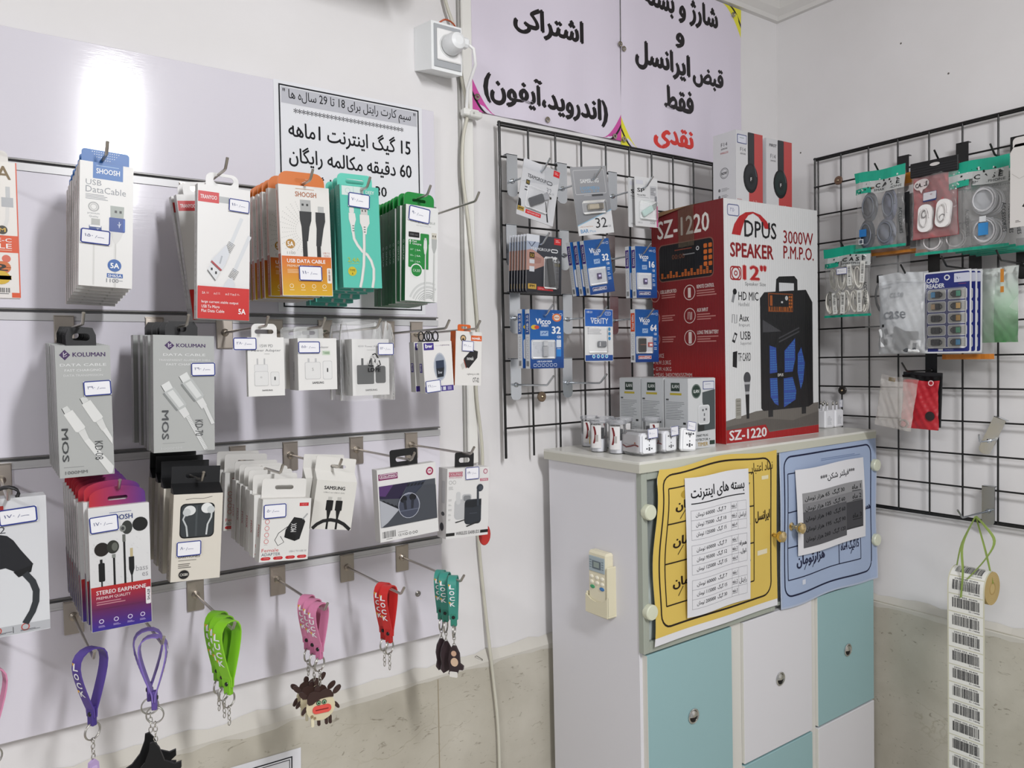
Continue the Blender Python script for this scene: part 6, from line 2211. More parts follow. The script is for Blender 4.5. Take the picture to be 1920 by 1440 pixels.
def reader(label, loc, full):
    w, h = .092, .166
    t = thing('card_reader_sheet', label, 'card reader sheet', loc, (0, 0, BR), 'blue card reader sheets')
    m = MB(); m.prism(rrpts(-w / 2, 0, w / 2, h, .005), 0, .0012, '#e6e8ec', 'coated_card', [circ(0, h * .92, .0028, .0028)]); a = front(m, w, h); d_(a); m.build('card', t)
    if full:
        for j in range(5):
            for i in range(2):
                c = RDC[j][i]
                cx, cz = (-w / 2 + .28 * w if i == 0 else -w / 2 + .72 * w), h * (1 - (22 + j * 14.6 + 6.4) / 100)
                s = 1 if i == 0 else -1
                m = MB(); m.cbox(-.008, .008, -.006, -.0005, -.0065, .0065, '#232428', 'plastic', .001)
                m.cbox(min(-s * .0085, 0), max(-s * .0085, 0), -.0072, -.006, -.0055, .0055, c, 'plastic', .0004)
                m.tube([(s * (.008 + .0035 * math.sin(q * .39)), -.003, .0042 * math.cos(q * .39)) for q in range(9)], .0011, '#232428', 'plastic', 5)
                o = m.build('card_reader', t); o.location = (cx, 0, cz)
        shell(t, w, h, 8, 21, 92, 94, .009, .003)
        price_ = None
    return t


reader('blue card reader sheet with ten coloured readers, front of its three', (-.150, -.504, 1.500), True)
reader('blue card reader sheet, middle of its three', (-.135, -.508, 1.500), False)
reader('blue card reader sheet, rear of its three', (-.122, -.512, 1.500), False)
t = pouch('zip_bag', 'translucent green zip bag hanging behind the card reader sheets', .088, .150, .008, (-.095, -.570, 1.520), 61, None, col='#ffffff')
m = MB(); f = film(.086, .148, .004, 61, False)
m.grid(lambda u, v: f(u, v), 8, 12, lambda u, v: mixc('#4fae5c', '#cfd6d2', min(1, v * 1.15)), 'plastic'); m.build('backing', t)
m = MB(); m.box(.014, .020, -.0105, -.0095, .118, .144, '#d08a3a', 'matte_paper'); m.box(.014, .020, -.0105, -.0095, .098, .110, '#d08a3a', 'matte_paper'); m.build('sticker', t)
t = pouch('zip_bag', 'clear bag with a crumpled orange foot under the card reader sheets', .100, .175, .008, (-.105, -.525, 1.487), 64, [('foot_seal', lambda a: strip(a, 0, 94, 100, 100, '#d8842a'))])
# bag at the far right edge
t = pouch('cable_bag', 'small clear bag with a black cable cut by the right edge of the photo', .085, .085, .008, (-.2, -.672, 1.560), 71, None, roll=.6, cat='cable bag')
m = MB(); coil(m, 0, .045, .020, .020, .0022, '#2a2a2c', 2, mat='plastic'); m.build('cable_coil', t)
m = MB(); m.box(.008, .02, -.009, -.008, .03, .038, '#b02a34', 'matte_paper'); m.build('sticker', t)

# small cloudy bag low on the wall with a red one behind it
t = pouch('zip_bag', 'small cloudy plastic bag with a coiled lead, low on the right wall grid', .082, .112, .009, (-.140, -.387, 1.340), 81, None, mat='frosted_film', col='#f2eee9', backcol='#e2ddd7', backmat='frosted_film', roll=.14)
m = MB(); coil(m, .022, .014, .010, .009, .0012, '#8d8880', 3); m.build('cable_coil', t)
m = MB(); m.box(-.022, -.008, -.0022, -.0012, .100, .108, '#c9b48a', 'brass'); m.build('clip', t)
t = pouch('cable_bag', 'red and black bag mostly hidden behind the small cloudy bag', .080, .115, .007, (-.100, -.424, 1.338), 84, None, mat='plastic', col='#b3232f', backcol='#1a1a1c', cat='cable bag', roll=.03)
m = MB(); m.cbox(-.041, .043, .004, .006, .006, .122, '#1a1a1c', 'plastic', .001); m.build('backing', t)
m = MB(); m.lathe([(.0001, 0), (.010, 0)], Matrix.Translation((.026, -.009, .030)) @ Matrix.Rotation(math.pi / 2, 4, 'X'), '#2a2426', 'plastic', 16); m.build('dark_window', t)
m = MB(); m.lathe([(.004, .0005), (.006, .0005)], Matrix.Translation((.026, -.009, .100)) @ Matrix.Rotation(math.pi / 2, 4, 'X'), '#e9c9cc', 'plastic', 16); m.build('printed_front', t)

# ------------------------------------------------------------------ roll of barcode labels
t = thing('label_roll', 'roll of white barcode labels unwinding down the right wall', 'label roll', (-.150, -.557, 1.04), (0, 0, BR + .0))
RW_, RR = .0345, .033
m = MB()
Mx = Matrix.Rotation(math.pi / 2, 4, 'Y')
m.lathe([(.012, -RW_), (RR - .0007, -RW_), (RR - .0007, RW_), (.012, RW_)], Mx, '#c9b078', 'matte_paper', 36)
m.lathe([(.0100, -RW_ - .0005), (.013, -RW_ - .0005), (.013, RW_ + .0005), (.0100, RW_ + .0005), (.0100, -RW_ - .0005)], Mx, '#b49a62', 'matte_paper', 24)
for k in range(5):
    m.lathe([(.016 + k * .0035, RW_ + .0002), (.0166 + k * .0035, RW_ + .0002)], Mx, '#b7a067', 'matte_paper', 30)
m.build('roll', t)
m = MB()
LEN = 1.02
arc0 = math.radians(150)


def strippt(s):
    """distance along the paper from the top of the roll -> (y, z)"""
    arc = RR * math.radians(100)
    if s < arc:
        a = math.radians(100) - s / RR + math.radians(80) * 0
        th = math.radians(90 + 10) - 0
        b = math.radians(80) + s / RR
        return (-RR * math.sin(b - math.radians(0)) if False else RR * math.cos(b), RR * math.sin(b))
    d = s - arc
    return (-RR - .0004 + .010 * math.sin(min(1, d / .5) * math.pi * .5) * .6, RR * math.sin(math.radians(180)) - d)


def sp(x, s, off):
    y, z = strippt(s)
    n = (y, z) if s < RR * math.radians(100) else (-1, 0)
    l = math.hypot(*n)
    return (x, y + n[0] / l * off, z + n[1] / l * off)


NS = 60
m.grid(lambda u, v: sp((u - .5) * 2 * RW_, v * .86, .0003), 1, 170, '#d8d6c0', 'matte_paper')
pitch, rb2 = .0358, random.Random(5)
for k in range(23):
    s0 = .004 + k * pitch
    if s0 + .034 > .86:
        break
    for (xa, xb, sa, sb, c, o) in [(-.032, .032, s0, s0 + .0338, '#f1f1ec', .0006)]:
        n = 6
        for i in range(n):
            a0, a1 = sa + (sb - sa) * i / n, sa + (sb - sa) * (i + 1) / n
            m.poly([sp(xa, a0, o), sp(xb, a0, o), sp(xb, a1, o), sp(xa, a1, o)], c, 'matte_paper')
    x = -.0250
    while x < .0245:
        w_ = rb2.choice((.0004, .0007, .0011, .0016))
        n = 3
        for i in range(n):
            a0, a1 = s0 + .0065 + .019 * i / n, s0 + .0065 + .019 * (i + 1) / n
            m.poly([sp(x, a0, .0009), sp(min(.0255, x + w_), a0, .0009), sp(min(.0255, x + w_), a1, .0009), sp(x, a1, .0009)], '#2b2b30', 'matte_paper')
        x += w_ + rb2.choice((.0004, .0007, .0010))
    for txt, xa, xb, sa, sb in (('2960 056 45406', -.022, .022, .0022, .0052), ('01-14446', .006, .026, .0272, .0300)):
        v, f, a0, a1, b0, b1 = glyphs(txt, .01)
        m.mesh([sp(xa + (xb - xa) * (px_ - a0) / (a1 - a0), s0 + sa + (sb - sa) * (b1 - py_) / (b1 - b0), .0009) for px_, py_ in v], f, '#3a3a40', 'matte_paper')
m.build('paper_strip', t)
m = MB()
hook = (-.002, .012, .135)
for P, r_ in (([(-.030, -.005, .030), (-.022, .0, .08), hook], .0016), ([(.036, -.002, .010), (.020, .004, .07), hook], .0016), ([hook, (.020, -.002, .122), (.040, -.006, .095), (.030, -.020, .06), (.004, -.036, .018)], .0022), ([hook, (-.012, -.020, .08), (-.004, -.036, .03), (-.006, -.040, -.02)], .0020)):
    q = smooth(P, 5)
    m.grid(lambda u, v: q[min(len(q) - 1, int(u * (len(q) - 1) + .5))] + Vector(((v - .5) * r_ * 2.2, .0006 * math.sin(u * 9 + v * 4), (v - .5) * r_)), len(q) - 1, 2, '#8a9f52', 'plastic')
m.build('green_ribbon', t)

# ------------------------------------------------------------------ corner cabinet
CT = -0.0105                      # the cabinet leans a little: its right end stands higher


def ztop(x):
    return 1.318 - CT * (x + .80)


cab = thing('locker_cabinet', 'white corner cabinet with teal and white doors under the speaker carton', 'cabinet', (-.794, 0, 0), (0, CT, 0))
W_, FR = .748, -.285
def cpart(name, m, label=None, parent=None):
    return m.build(name, parent or cab, label)
m = MB(); m.cbox(0, .018, FR, -.034, 0, 1.298, '#e9e8ee', 'laminate', .0006); cpart('side_panel', m)
m = MB(); m.cbox(W_ - .018, W_, FR, -.034, 0, 1.298, '#e6e6ea', 'laminate', .0006); cpart('side_panel', m)
m = MB(); m.cbox(-.010, W_ + .004, -.303, -.031, 1.298, 1.318, '#e4e3dc', 'laminate', .0008); m.box(-.0095, W_ + .0035, -.3034, -.303, 1.2985, 1.3135, '#c9c9ba', 'matte_paper'); m.box(-.0104, -.010, -.3025, -.032, 1.2985, 1.3135, '#cfcdc2', 'matte_paper'); cpart('top_panel', m)
m = MB(); m.box(.018, W_ - .018, -.036, -.034, 0, 1.298, '#d9d8d6', 'laminate'); cpart('back_panel', m)
for z in (.962, .672, .384, .09):
    m = MB(); m.box(.018, W_ - .018, FR + .002, -.036, z, z + .016, '#dedcd6', 'laminate'); cpart('shelf', m)
for xa, xb in ((.2392, .2728), (.5042, .5238)):
    m = MB(); m.box(xa, xb, -.2905, -.04, .09, .972, '#e2e0da', 'laminate'); cpart('divider', m)
m = MB(); m.box(.365, .383, FR, -.036, .978, 1.298, '#d9d8d2', 'laminate'); cpart('divider', m)
m = MB(); m.box(.018, W_ - .018, -.25, -.22, 0, .09, '#d0cec8', 'laminate'); cpart('plinth', m)
# near-black sheet close behind the glass, painting in the shade of the interior
m = MB(); m.box(.019, .364, -.270, -.262, .979, 1.297, '#1b1d1e', 'matte_paper'); cpart('interior_shade_sheet', m)


def pull(parent, x, z):
    m = MB()
    M = Matrix.Translation((x, -.2975, z)) @ Matrix.Rotation(math.pi / 2, 4, 'X')
    m.lathe([(.0138, 0), (.0142, .0016), (.0128, .0026), (.0112, .0020), (.0106, .0004)], M, '#c9c9c6', 'zinc_plate', 30, cap=False)
    m.lathe([(.0001, .0003), (.0106, .0003)], M, '#221f1d', 'matte_paper', 24)
    m.grid(lambda u, v: (x + .0108 * v * math.cos(math.pi * u), -.2978 - .0040 * math.cos(v * 1.5), z - .001 + .0108 * v * math.sin(math.pi * u)), 18, 6, '#d2d2cf', 'zinc_plate')
    m.grid(lambda u, v: (x + .0108 * (2 * u - 1), -.2978 - .0040 * math.cos(abs(2 * u - 1) * 1.5) * v, z - .001), 14, 2, '#8d8d8a', 'zinc_plate')
    return m.build('cup_pull', parent, 'chrome cup pull')


TEAL, WHT = '#9cc0c4', '#e6e5ea'
for i, (xa, xb) in enumerate(((.007, .238), (.274, .503), (.525, .749))):
    for j, (za, zb) in enumerate(((.684, .970), (.394, .680), (.100, .390))):
        teal = (i + j) % 2 == 0
        m = MB(); m.cbox(xa, xb, -.297, FR, za, zb, TEAL if teal else WHT, 'laminate', .001)
        m.box(xa - .0004, xa, -.2966, FR, za + .001, zb - .001, '#e6e4dc', 'matte_paper')
        o = cpart('door', m, ('teal' if teal else 'white') + ' door')
        pull(o, (xa + xb) / 2 + .002, (za + zb) / 2)
# glazed left door: painted frame, glass pane, clamp hinges, brass knob
gd = MB()
c = '#a9afa4'
for x0, x1, z0, z1 in ((-.002, .012, .974, 1.300), (.360, .374, .974, 1.300), (.012, .360, .974, .994), (.012, .360, 1.284, 1.300)):
    gd.cbox(x0, x1, -.299, FR, z0, z1, c, 'laminate', .0012)
frame = cpart('glass_door', gd, 'glazed door with a grey-green frame')
m = MB(); m.box(.010, .362, -.294, -.290, .992, 1.286, '#dfe8e4', 'window_glass'); m.build('glass_pane', frame)


def clamp(parent, x, z):
    m = MB()
    m.lathe([(.0135, -.002), (.014, .000), (.014, .009), (.0125, .011), (.0002, .0114)], Matrix.Translation((x, -.299, z)) @ Matrix.Rotation(math.pi / 2, 4, 'X'), '#cdd0bb', 'plastic', 24)
    m.build('hinge_clamp', parent, 'pale translucent hinge clamp')


def knob(parent, x, z, y=-.299):
    m = MB()
    m.lathe([(.008, 0), (.0085, .002), (.0045, .004), (.004, .014), (.0085, .017), (.0112, .021), (.0118, .025), (.0105, .029), (.006, .0315), (.0002, .032)], Matrix.Translation((x, y, z)) @ Matrix.Rotation(math.pi / 2, 4, 'X'), '#e3cb98', 'brass', 26)
    m.build('knob', parent, 'round brass knob')


clamp(frame, .010, 1.228); clamp(frame, .010, 1.050); knob(frame, .362, 1.133, -.300)
m = MB(); m.box(.384, .750, -.296, FR, .982, 1.300, '#cfd6d8', 'window_glass')
m.cbox(.384, .752, -.2965, FR, 1.292, 1.300, '#a9afa4', 'laminate', .001); m.cbox(.384, .752, -.2965, FR, .980, .988, '#a9afa4', 'laminate', .001)
gd2 = cpart('glass_door', m, 'glass door covered by the blue sheet')
clamp(gd2, .747, 1.236); clamp(gd2, .747, 1.062); knob(gd2, .428, 1.140, -.300)


def sheet(name, label, cat, x0, x1, z0, z1, y, draw, wob, back='#e8e8ec', mat='matte_paper', roll=0.0):
    w, h = x1 - x0, z1 - z0
    t = thing(name, label, cat, (x0, y, z0), (0, CT + roll, 0))
    m = MB()
    a = Art(m, (0, 0, h), (1, 0, 0), (0, 0, -1), w, h, mat, step=.0002, warp=wob(w, h))
    a.fill(back)
    draw(a)
    m.build('sheet', t)
    return t


def yw(w, h):
    def f(q, u, v):
        e = (1 - u) ** 3
        return Vector((q.x + e * (.013 * (1 - v) ** .7 + .004 * math.sin(v * 9 + .3)) + .010 * e * (v < .06) * (1 - v / .06), q.y - .0025 - .004 * math.sin(v * 7) * (1 - u) ** 2 - .0025 * math.sin(u * 5 + 2 * v) ** 2, q.z - .0045 * math.sin(u * 8 + .6) * (1 - v) ** 3 - .006 * (1 - v) ** 4 * (1 - u) + .0 * v))
    return f


def d_(a):
    Y = '#e0c263'
    for i in range(20):
        for j in range(20):
            a.mb.poly([a.P(x * 5, y * 4.79, 1) for x, y in ((i, j), (i + 1, j), (i + 1, j + 1), (i, j + 1))], Y, a.mat, True)
    a.bb.append(((0, 100, 0, 95.8), 1))
    a.rframe(4.5, 3.6, 94.5, 91.5, 7, 1.0, '#2a2018')
    P = [(8, 11), (78, 10)]

    def ln(p, q, t=.7):
        n = 8
        a.line([(p[0] + (q[0] - p[0]) * i / n, p[1] + (q[1] - p[1]) * i / n) for i in range(n + 1)], t, '#2a2018')
    ln((8.5, 12), (79, 12)); ln((8.5, 12), (8.5, 80)); ln((8.5, 80), (79, 80)); ln((79, 12), (79, 80)); ln((8.5, 33), (79, 33)); ln((8.5, 56), (79, 56))
    a.tx('ایرانسل', 80, 37, 93.5, 44.5, '#2a1c12', .05, ar=True)
    for y, s in ((18, 'تومان'), (39, 'تومان'), (63, 'تومان')):
        a.tx(s, 14, y + 2, 34, y + 9, '#2a1c12', .05, ar=True); ln((22, y + 8), (18, y + 13), .5)
    for y, s in ((18, '۷'), (41, '۱۰'), (63, '۵')):
        a.tx(s, 69, y, 76, y + 5, '#2a1c12', .03)
    a.tx('نماد اعتبار', 77, 6, 96, 13.4, '#3a2c14', .005, ar=True)
    a.rect(86, 15, 92, 17.4, '#e9e0bc'); a.rect(82, 62, 91, 65, '#e9e0c4'); a.ell(24, 17, 6, '#b99a3a', ry=3)


sheet('price_poster', 'wavy yellow price poster taped over the left glass door', 'poster', -.790, -.430, .987, 1.309, -.3005, d_, yw)


def pw_(k=.0, bow=.003):
    def mk(w, h):
        return lambda q, u, v: Vector((q.x + k * v, q.y - bow * math.sin(math.pi * u) - .002 * math.sin(math.pi * v) - .0012, q.z - .0015 * math.sin(u * 7)))
    return mk


def d_(a):
    a.tx('بسته های اینترنت', 8, 7, 92, 17, '#1c1c22', .03, ar=True); a.line([(8, 18.8), (50, 18.8), (92, 18.6)], 1.1, '#1c1c22')
    rows = [('ایرانسل', [('1 ماهه', '7 گیگ  60000 تومان'), ('2 ماهه', '10 گیگ  75000 تومان'), ('4 ماهه', '15 گیگ  125000 تومان')]), ('همراه اول', [('1 ماهه', '7 گیگ  60000 تومان'), ('2 ماهه', '12 گیگ  95000 تومان'), ('4 ماهه', '15 گیگ  125000 تومان')]), ('رایتل', [('1 ماهه', '7 گیگ  60000 تومان'), ('2 ماهه', '15 گیگ  115000 تومان'), ('3 ماهه', '30 گیگ  200000 تومان')])]
    for g, (nm, rs) in enumerate(rows):
        y0 = 23.5 + g * 25
        for k in range(4):
            a.rect(7, y0 + k * 7, 94, y0 + k * 7 + .25, '#9a9aa2')
        for x in (7, 68, 79, 94):
            a.rect(x, y0, x + .3, y0 + 21, '#9a9aa2')
        if g == 1:
            a.tx('همراه', 81, y0 + 5, 93, y0 + 9.6, '#24242a', .01, ar=True); a.tx('اول', 83, y0 + 11.4, 92, y0 + 15.4, '#24242a', .01, ar=True)
        else:
            a.tx(nm, 80.5, y0 + 8.4, 93, y0 + 13, '#24242a', .01, ar=True)
        for k, (p, r_) in enumerate(rs):
            a.tx(p, 69, y0 + k * 7 + 1.6, 77.4, y0 + k * 7 + 4.2, '#2c2c34', .01, ar=True); a.rect(69, y0 + k * 7 + 4.8, 77.4, y0 + k * 7 + 5.1, '#2c2c34')
            a.tx(r_, 14, y0 + k * 7 + 1.5, 60, y0 + k * 7 + 5.4, '#24242a', .012, ar=True)


sheet('price_list', 'white internet price list stuck on the yellow poster', 'price list', -.708, -.526, 1.022, 1.280, -.308, d_, pw_(.002, .002))


def d_(a):
    B, K = '#a9b9d6', '#1d2240'
    n = 16
    for i in range(n):
        for j in range(n):
            a.mb.poly([a.P(1.2 + x * 97.6 / n, 1.2 + y * 97.6 / n, 1) for x, y in ((i, j), (i + 1, j), (i + 1, j + 1), (i, j + 1))], B, a.mat, True)
    a.bb.append(((0, 100, 0, 100), 1))
    a.rframe(4, 6.5, 93.5, 93, 6, 1.0, K)

    def ln(p, q, t=.6):
        k = 8
        a.line([(p[0] + (q[0] - p[0]) * i / k, p[1] + (q[1] - p[1]) * i / k) for i in range(k + 1)], t, K)
    ln((7, 17), (81, 17)); ln((7, 17), (7, 83)); ln((7, 83), (81, 83)); ln((81, 17), (81, 83)); ln((7, 41), (81, 41)); ln((7, 63), (81, 63)); ln((58, 63), (58, 83))
    a.tx('هزارتومان', 15, 69, 43, 77.5, '#262a48', .05, ar=True); a.tx('15گیگ 4ماه', 60, 68, 79, 76, '#262a48', .04, ar=True); a.tx('همراه', 84, 46, 93, 52, '#262a48', .05, ar=True)
    for x, y in ((22, 79), (30, 79), (70, 78)):
        ln((x, y), (x + 3, y - 5), .5)
    a.rect(20, 85, 23, 88, '#d9deea'); a.small(40, 11, 90, 13, 2, '#7f92b6', 3)


def bw_(w, h):
    return lambda q, u, v: Vector((q.x + .003 * math.sin(v * 9) * u ** 4, q.y - .0022 - .002 * math.sin(u * 6 + v * 4) ** 2 - .008 * max(0, u - .93) * 14 * (v > .6) * (v - .6), q.z - .003 * math.sin(u * 9) * v ** 4))


sheet('price_poster', 'blue price poster covering the right glass door', 'poster', -.414, -.049, .976, 1.312, -.2975, d_, bw_, '#b9c4d9')


def d_(a):
    a.tx('***فیلتر شکن***', 32, 11, 84, 20, '#1c1c22', .02, ar=True)
    a.rect(7, 28, 96, 46, '#9b9b9d'); a.rect(7, 40, 96, 52, '#87878a'); a.rect(7, 50, 68, 92, '#5c5c60'); a.rect(68, 52, 96, 84, '#47474b'); a.rect(68, 84, 96, 86, '#3c3c40')
    for y, p, r_ in ((30.4, '1 ماه', '30 گیگ  65 هزار تومان'), (42, '2 ماه', '60 گیگ  125 هزار تومان'), (54, None, '60 گیگ  140 هزار تومان'), (66, '3 ماه', '90 گیگ  195 هزار تومان'), (78, None, '120 گیگ  260 هزار تومان')):
        a.tx(r_, 10, y + 1, 66, y + 8, '#17171b', .02, ar=True)
        if p:
            a.tx(p, 78, y + 1, 93, y + 7, '#17171b', .02, ar=True); a.rect(78, y + 8.6, 93, y + 9.4, '#17171b')


sheet('price_list', 'grey-shaded price list stuck on the blue poster', 'price list', -.367, -.110, 1.080, 1.262, -.304, d_, pw_(.006, .004), roll=-.012)

# remote control in its holder on the cabinet side
t = thing('remote_holder', 'cream wall holder screwed to the white cabinet side', 'remote holder', (-.8005, -.196, 1.022), (0, 0, -math.pi / 2))
m = MB()
m.cbox(-.029, .031, -.003, 0, 0, .095, '#d6cfb4', 'plastic', .001); m.cbox(-.029, .031, -.027, 0, 0, .006, '#d6cfb4', 'plastic', .002)
m.cbox(.0275, .031, -.026, 0, .004, .095, '#d6cfb4', 'plastic', .001); m.cbox(-.029, -.0262, -.026, 0, .004, .040, '#d6cfb4', 'plastic', .001)
m.prism(rrpts(-.029, .002, .031, .036, .002, 0, 0, 1, 1)[:-2] + [(-.029, .036), (-.015, .029), (.000, .027), (.016, .029)][::1][:0] if False else [(-.029, .002), (.031, .002), (.031, .040), (.026, .034), (.014, .028), (.000, .026), (-.014, .028), (-.029, .036)], -.0275, -.0245, '#d6cfb4', 'plastic')
m.build('holder', t)
t = thing('remote_control', 'cream air conditioner remote with green and blue buttons in its holder', 'remote control', (-.8045, -.196, 1.029), (0, 0, -math.pi / 2))
m = MB(); m.cbox(-.0255, .0265, -.020, 0, .0, .112, '#ddd6bd', 'plastic', .004)
rbody = m.build('body', t)
m = MB(); m.cbox(-.021, .022, -.0212, -.0195, .074, .103, '#9fadb4', 'plastic', .004); m.box(-.011, .012, -.0216, -.0212, .080, .095, '#5b6770', 'plastic'); m.box(-.007, .008, -.0219, -.0216, .083, .093, '#8d9a94', 'plastic')
for k in range(4):
    m.box(-.0185, -.0135, -.0215, -.0212, .081 + k * .0045, .0825 + k * .0045, '#6f7d86', 'plastic'); m.box(.0145, .0195, -.0215, -.0212, .081 + k * .0045, .0825 + k * .0045, '#6f7d86', 'plastic')
m.build('display', t)
for z, xs, cs in ((.064, (-.014, .001, .015), ('#ece7d6',) * 3), (.054, (-.014, .001, .015), ('#ece7d6',) * 3), (.045, (-.012, .014), ('#3f9a6a', '#3f76b0'))):
    for x, cc in zip(xs, cs):
        m = MB(); s = .0062 if len(xs) == 2 else .0048
        m.lathe([(1, 0), (1, .0011), (.8, .0016), (.001, .0018)], Matrix.Translation((x, -.020, z)) @ Matrix.Rotation(math.pi / 2, 4, 'X') @ Matrix.Diagonal((s, .0034, 1, 1)), cc, 'plastic', 16)
        m.build('button', rbody, None if len(xs) == 3 else ('green button' if x < 0 else 'blue button'))

# ------------------------------------------------------------------ goods on top of the cabinet
SX, SY, SW, SD, SH = -.512, -.243, .308, .205, .497
t = thing('speaker_carton', 'large red and white speaker carton on top of the cabinet', 'carton', (SX, SY, ztop(SX) + .0004), (0, CT, -.03))
m = MB()
m.box(0, SW, 0, SD, 0, SH, '#e9e9e9', 'corrugated_card')
a = Art(m, (0, 0, SH), (1, 0, 0), (0, 0, -1), SW, SH, 'corrugated_card', step=.00008)
k_ = 1.083
def K(*q):
    return [v * k_ if i % 2 == 0 else v for i, v in enumerate(q)]
a.fill('#e6e7e8')
RED, DK = '#b8262a', '#17171a'
a.rframe(3.8, 2.2, 15, 6.6, 1.5, .6, '#4a5590'); a.rect(4.6, 2.6, 14.2, 6.2, '#e4e5ee'); a.tx('۳۵۰', 6.4, 3.4, 11, 5, '#7a7fa6')
a.poly(K(7.1, 14.1) and [tuple(K(x, y)) for x, y in ((7, 14.2), (9.5, 10), (14, 6.6), (20, 4.7), (27, 4.1), (34, 5.0), (40, 7.4), (44, 10.6), (38.0, 10.6), (36, 8.4), (32, 6.0), (27, 4.8), (22.6, 5.8), (19, 8.2), (16.6, 11.4), (15, 14.4))], RED, True)
a.tx('DPUS', *K(18.6, 7.8, 49.5, 14.8), DK, .02); a.tx('SPEAKER', *K(5.4, 17.4, 46.6, 23.5), '#8f1d22', .06); a.tx('3000W', *K(56.4, 10.3, 87.7, 16.0), '#8f1d22', .02); a.tx('P.M.P.O.', *K(56.4, 16.9, 88.3, 22.6), '#8f1d22', .03)
a.rframe(6, 27.4, 16.4, 32.6, 2, 1, '#a5262a'); a.ring(11.2, 30, 4, 1, '#a5262a'); a.ring(11.2, 30, 1.4, .8, '#a5262a')
a.tx('12"', *K(16.3, 25.9, 39.7, 32.9), '#e0b4b2', .10); a.tx('12"', *K(16.9, 26.3, 39.2, 32.5), RED, .05); a.tx('Speaker Size', *K(18.9, 33.4, 38.6, 35.3), '#55565a')
for txt, sub, q in (('HD MIC', 'Handheld', (12.5, 37.5, 31.3, 41.1)), ('Aux', 'Input', (12.9, 46.8, 22.0, 49.8)), ('USB', 'Supported', (13.9, 53.9, 23.5, 57.4)), ('TF CARD', None, (11.6, 62.8, 23.4, 66.3))):
    a.tx(txt, *K(*q), '#1d1d20', .02)
    if sub:
        a.tx(sub, *K(q[0], q[3] + .8, q[0] + 10, q[3] + 2.4), '#7b7c80')
a.line([(7.6, 42), (9.6, 38)], 2.4, '#8d8e92'); a.ell(10, 37.6, 2, DK); a.line([(7, 50.4), (7.4, 47), (9.4, 47), (9.6, 50.6), (11.6, 50.4), (11.8, 47)], .7, '#8d8e92'); a.line([(8, 58.4), (10.8, 54.6)], 3, '#2a2a2d'); a.line([(8.6, 57.4), (10.2, 55.4)], 1.8, '#e6e7e8'); a.poly([(7.4, 62.4), (11.8, 62), (11.2, 69), (7, 68.4)], DK)
a.poly([(0, 90.6), (30, 87.6), (99.8, 86), (99.8, 99), (0, 99)], '#77726c'); a.poly([(0, 93), (40, 91), (70, 93), (99.8, 90), (99.8, 96), (0, 97)], '#66615c'); a.poly([(0, 94.4), (40, 93.6), (44, 97), (99.8, 96.2), (99.8, 99.8), (0, 99.8)], '#b02225')
a.tx('SZ-1220', *K(2.6, 94.6, 38, 98.8), '#f2f2f2', .05)
# printed speaker
BK, B2 = '#202022', '#2c2c2f'
a.poly([(52, 37.4), (53, 31.6), (56, 30.4), (73, 29.8), (76.4, 31.4), (76.6, 37)], BK); a.rect(56, 33, 72.4, 37, '#dcdde0')
a.poly([(35.4, 40), (40, 37.4), (86, 35.6), (93.4, 41), (93, 43.4), (90.6, 44.6), (93.4, 48), (93.4, 60), (91, 62), (93, 66), (93.6, 86.4), (88, 87.6), (38, 87.8), (35.6, 86.6)], BK, True)
a.poly([(86, 35.6), (93.4, 41), (93.4, 86.4), (88, 87.6), (84, 60)], '#19191b', True)
a.frame(44, 37.6, 71, 45.6, .8, '#8a4a26'); a.bars(45, 43.4, 70, 45.2, 14, '#b5652a', 6); a.ell(64, 39.6, 1.6, '#c9c9c9'); a.rect(58, 41, 60, 41.8, '#d0d0d0'); a.rect(46, 38.6, 48.6, 43, '#a85a28')
for j in range(4):
    a.rect(66.4, 38.6 + j * 1.4, 68, 39.6 + j * 1.4, '#b5652a'); a.rect(68.6, 38.6 + j * 1.4, 70.2, 39.6 + j * 1.4, '#b5652a')
a.poly([(38, 49), (58, 54), (38, 54.4)], '#4a4a4e'); a.line([(55, 57), (78, 52.4)], 1, '#4b4b4f'); a.line([(55, 58.6), (78, 54)], 1, '#4b4b4f')
for q in ([(45, 60), (52, 61), (53, 71.6), (45, 72)], [(61, 62.4), (73, 57), (73, 66), (70, 71.6), (61, 71.8)], [(45, 74), (53, 74), (54, 86), (50, 85), (45.6, 82)], [(60, 74.4), (70, 74), (74, 80), (73, 84), (60, 87)], [(76, 64), (80, 61), (84, 68), (82, 76), (79, 79.6), (75.6, 72)]):
    a.poly(q, '#3a55a8', True)
    xs, ys = [p[0] for p in q], [p[1] for p in q]
    r2 = random.Random(1)
    y = min(ys) + 1
    while y < max(ys) - 1:
        # interior run of this row
        cr = []
        for i in range(len(q)):
            (xa, ya), (xb, yb) = q[i], q[(i + 1) % len(q)]
            if (ya - y) * (yb - y) < 0:
                cr.append(xa + (xb - xa) * (y - ya) / (yb - ya))
        if len(cr) >= 2:
            x = min(cr) + .9
            while x < max(cr) - .7:
                a.rect(x, y, x + .7, y + .4, '#4f9fd0')
                x += 1.5
        y += 1.0
a.ell(56.6, 72.8, 3.6, '#141416'); a.tx('DPUS', 53.6, 72.2, 59.6, 73.4, '#e6e6e6', .04)
a.poly([(74, 60), (77, 58), (84, 66), (90, 82), (86, 85), (78, 76)], '#232326', True) if False else None
for x in (43, 80):
    a.rect(x, 87.6, x + 5, 90.6, '#2a2a2c')
a.ell(21.4, 73.4, 3.6, '#4b4c50', ry=2.6); a.rect(18.4, 75, 24.4, 76, '#b9babd'); a.poly([(18.6, 76), (24.2, 76), (23.6, 79), (19.2, 79)], '#5c5d61'); a.rect(19.2, 79, 23.6, 80.2, '#b9babd'); a.poly([(19.4, 80.2), (23.4, 80.2), (23, 90.4), (20.4, 90.4)], '#1d1d1f')
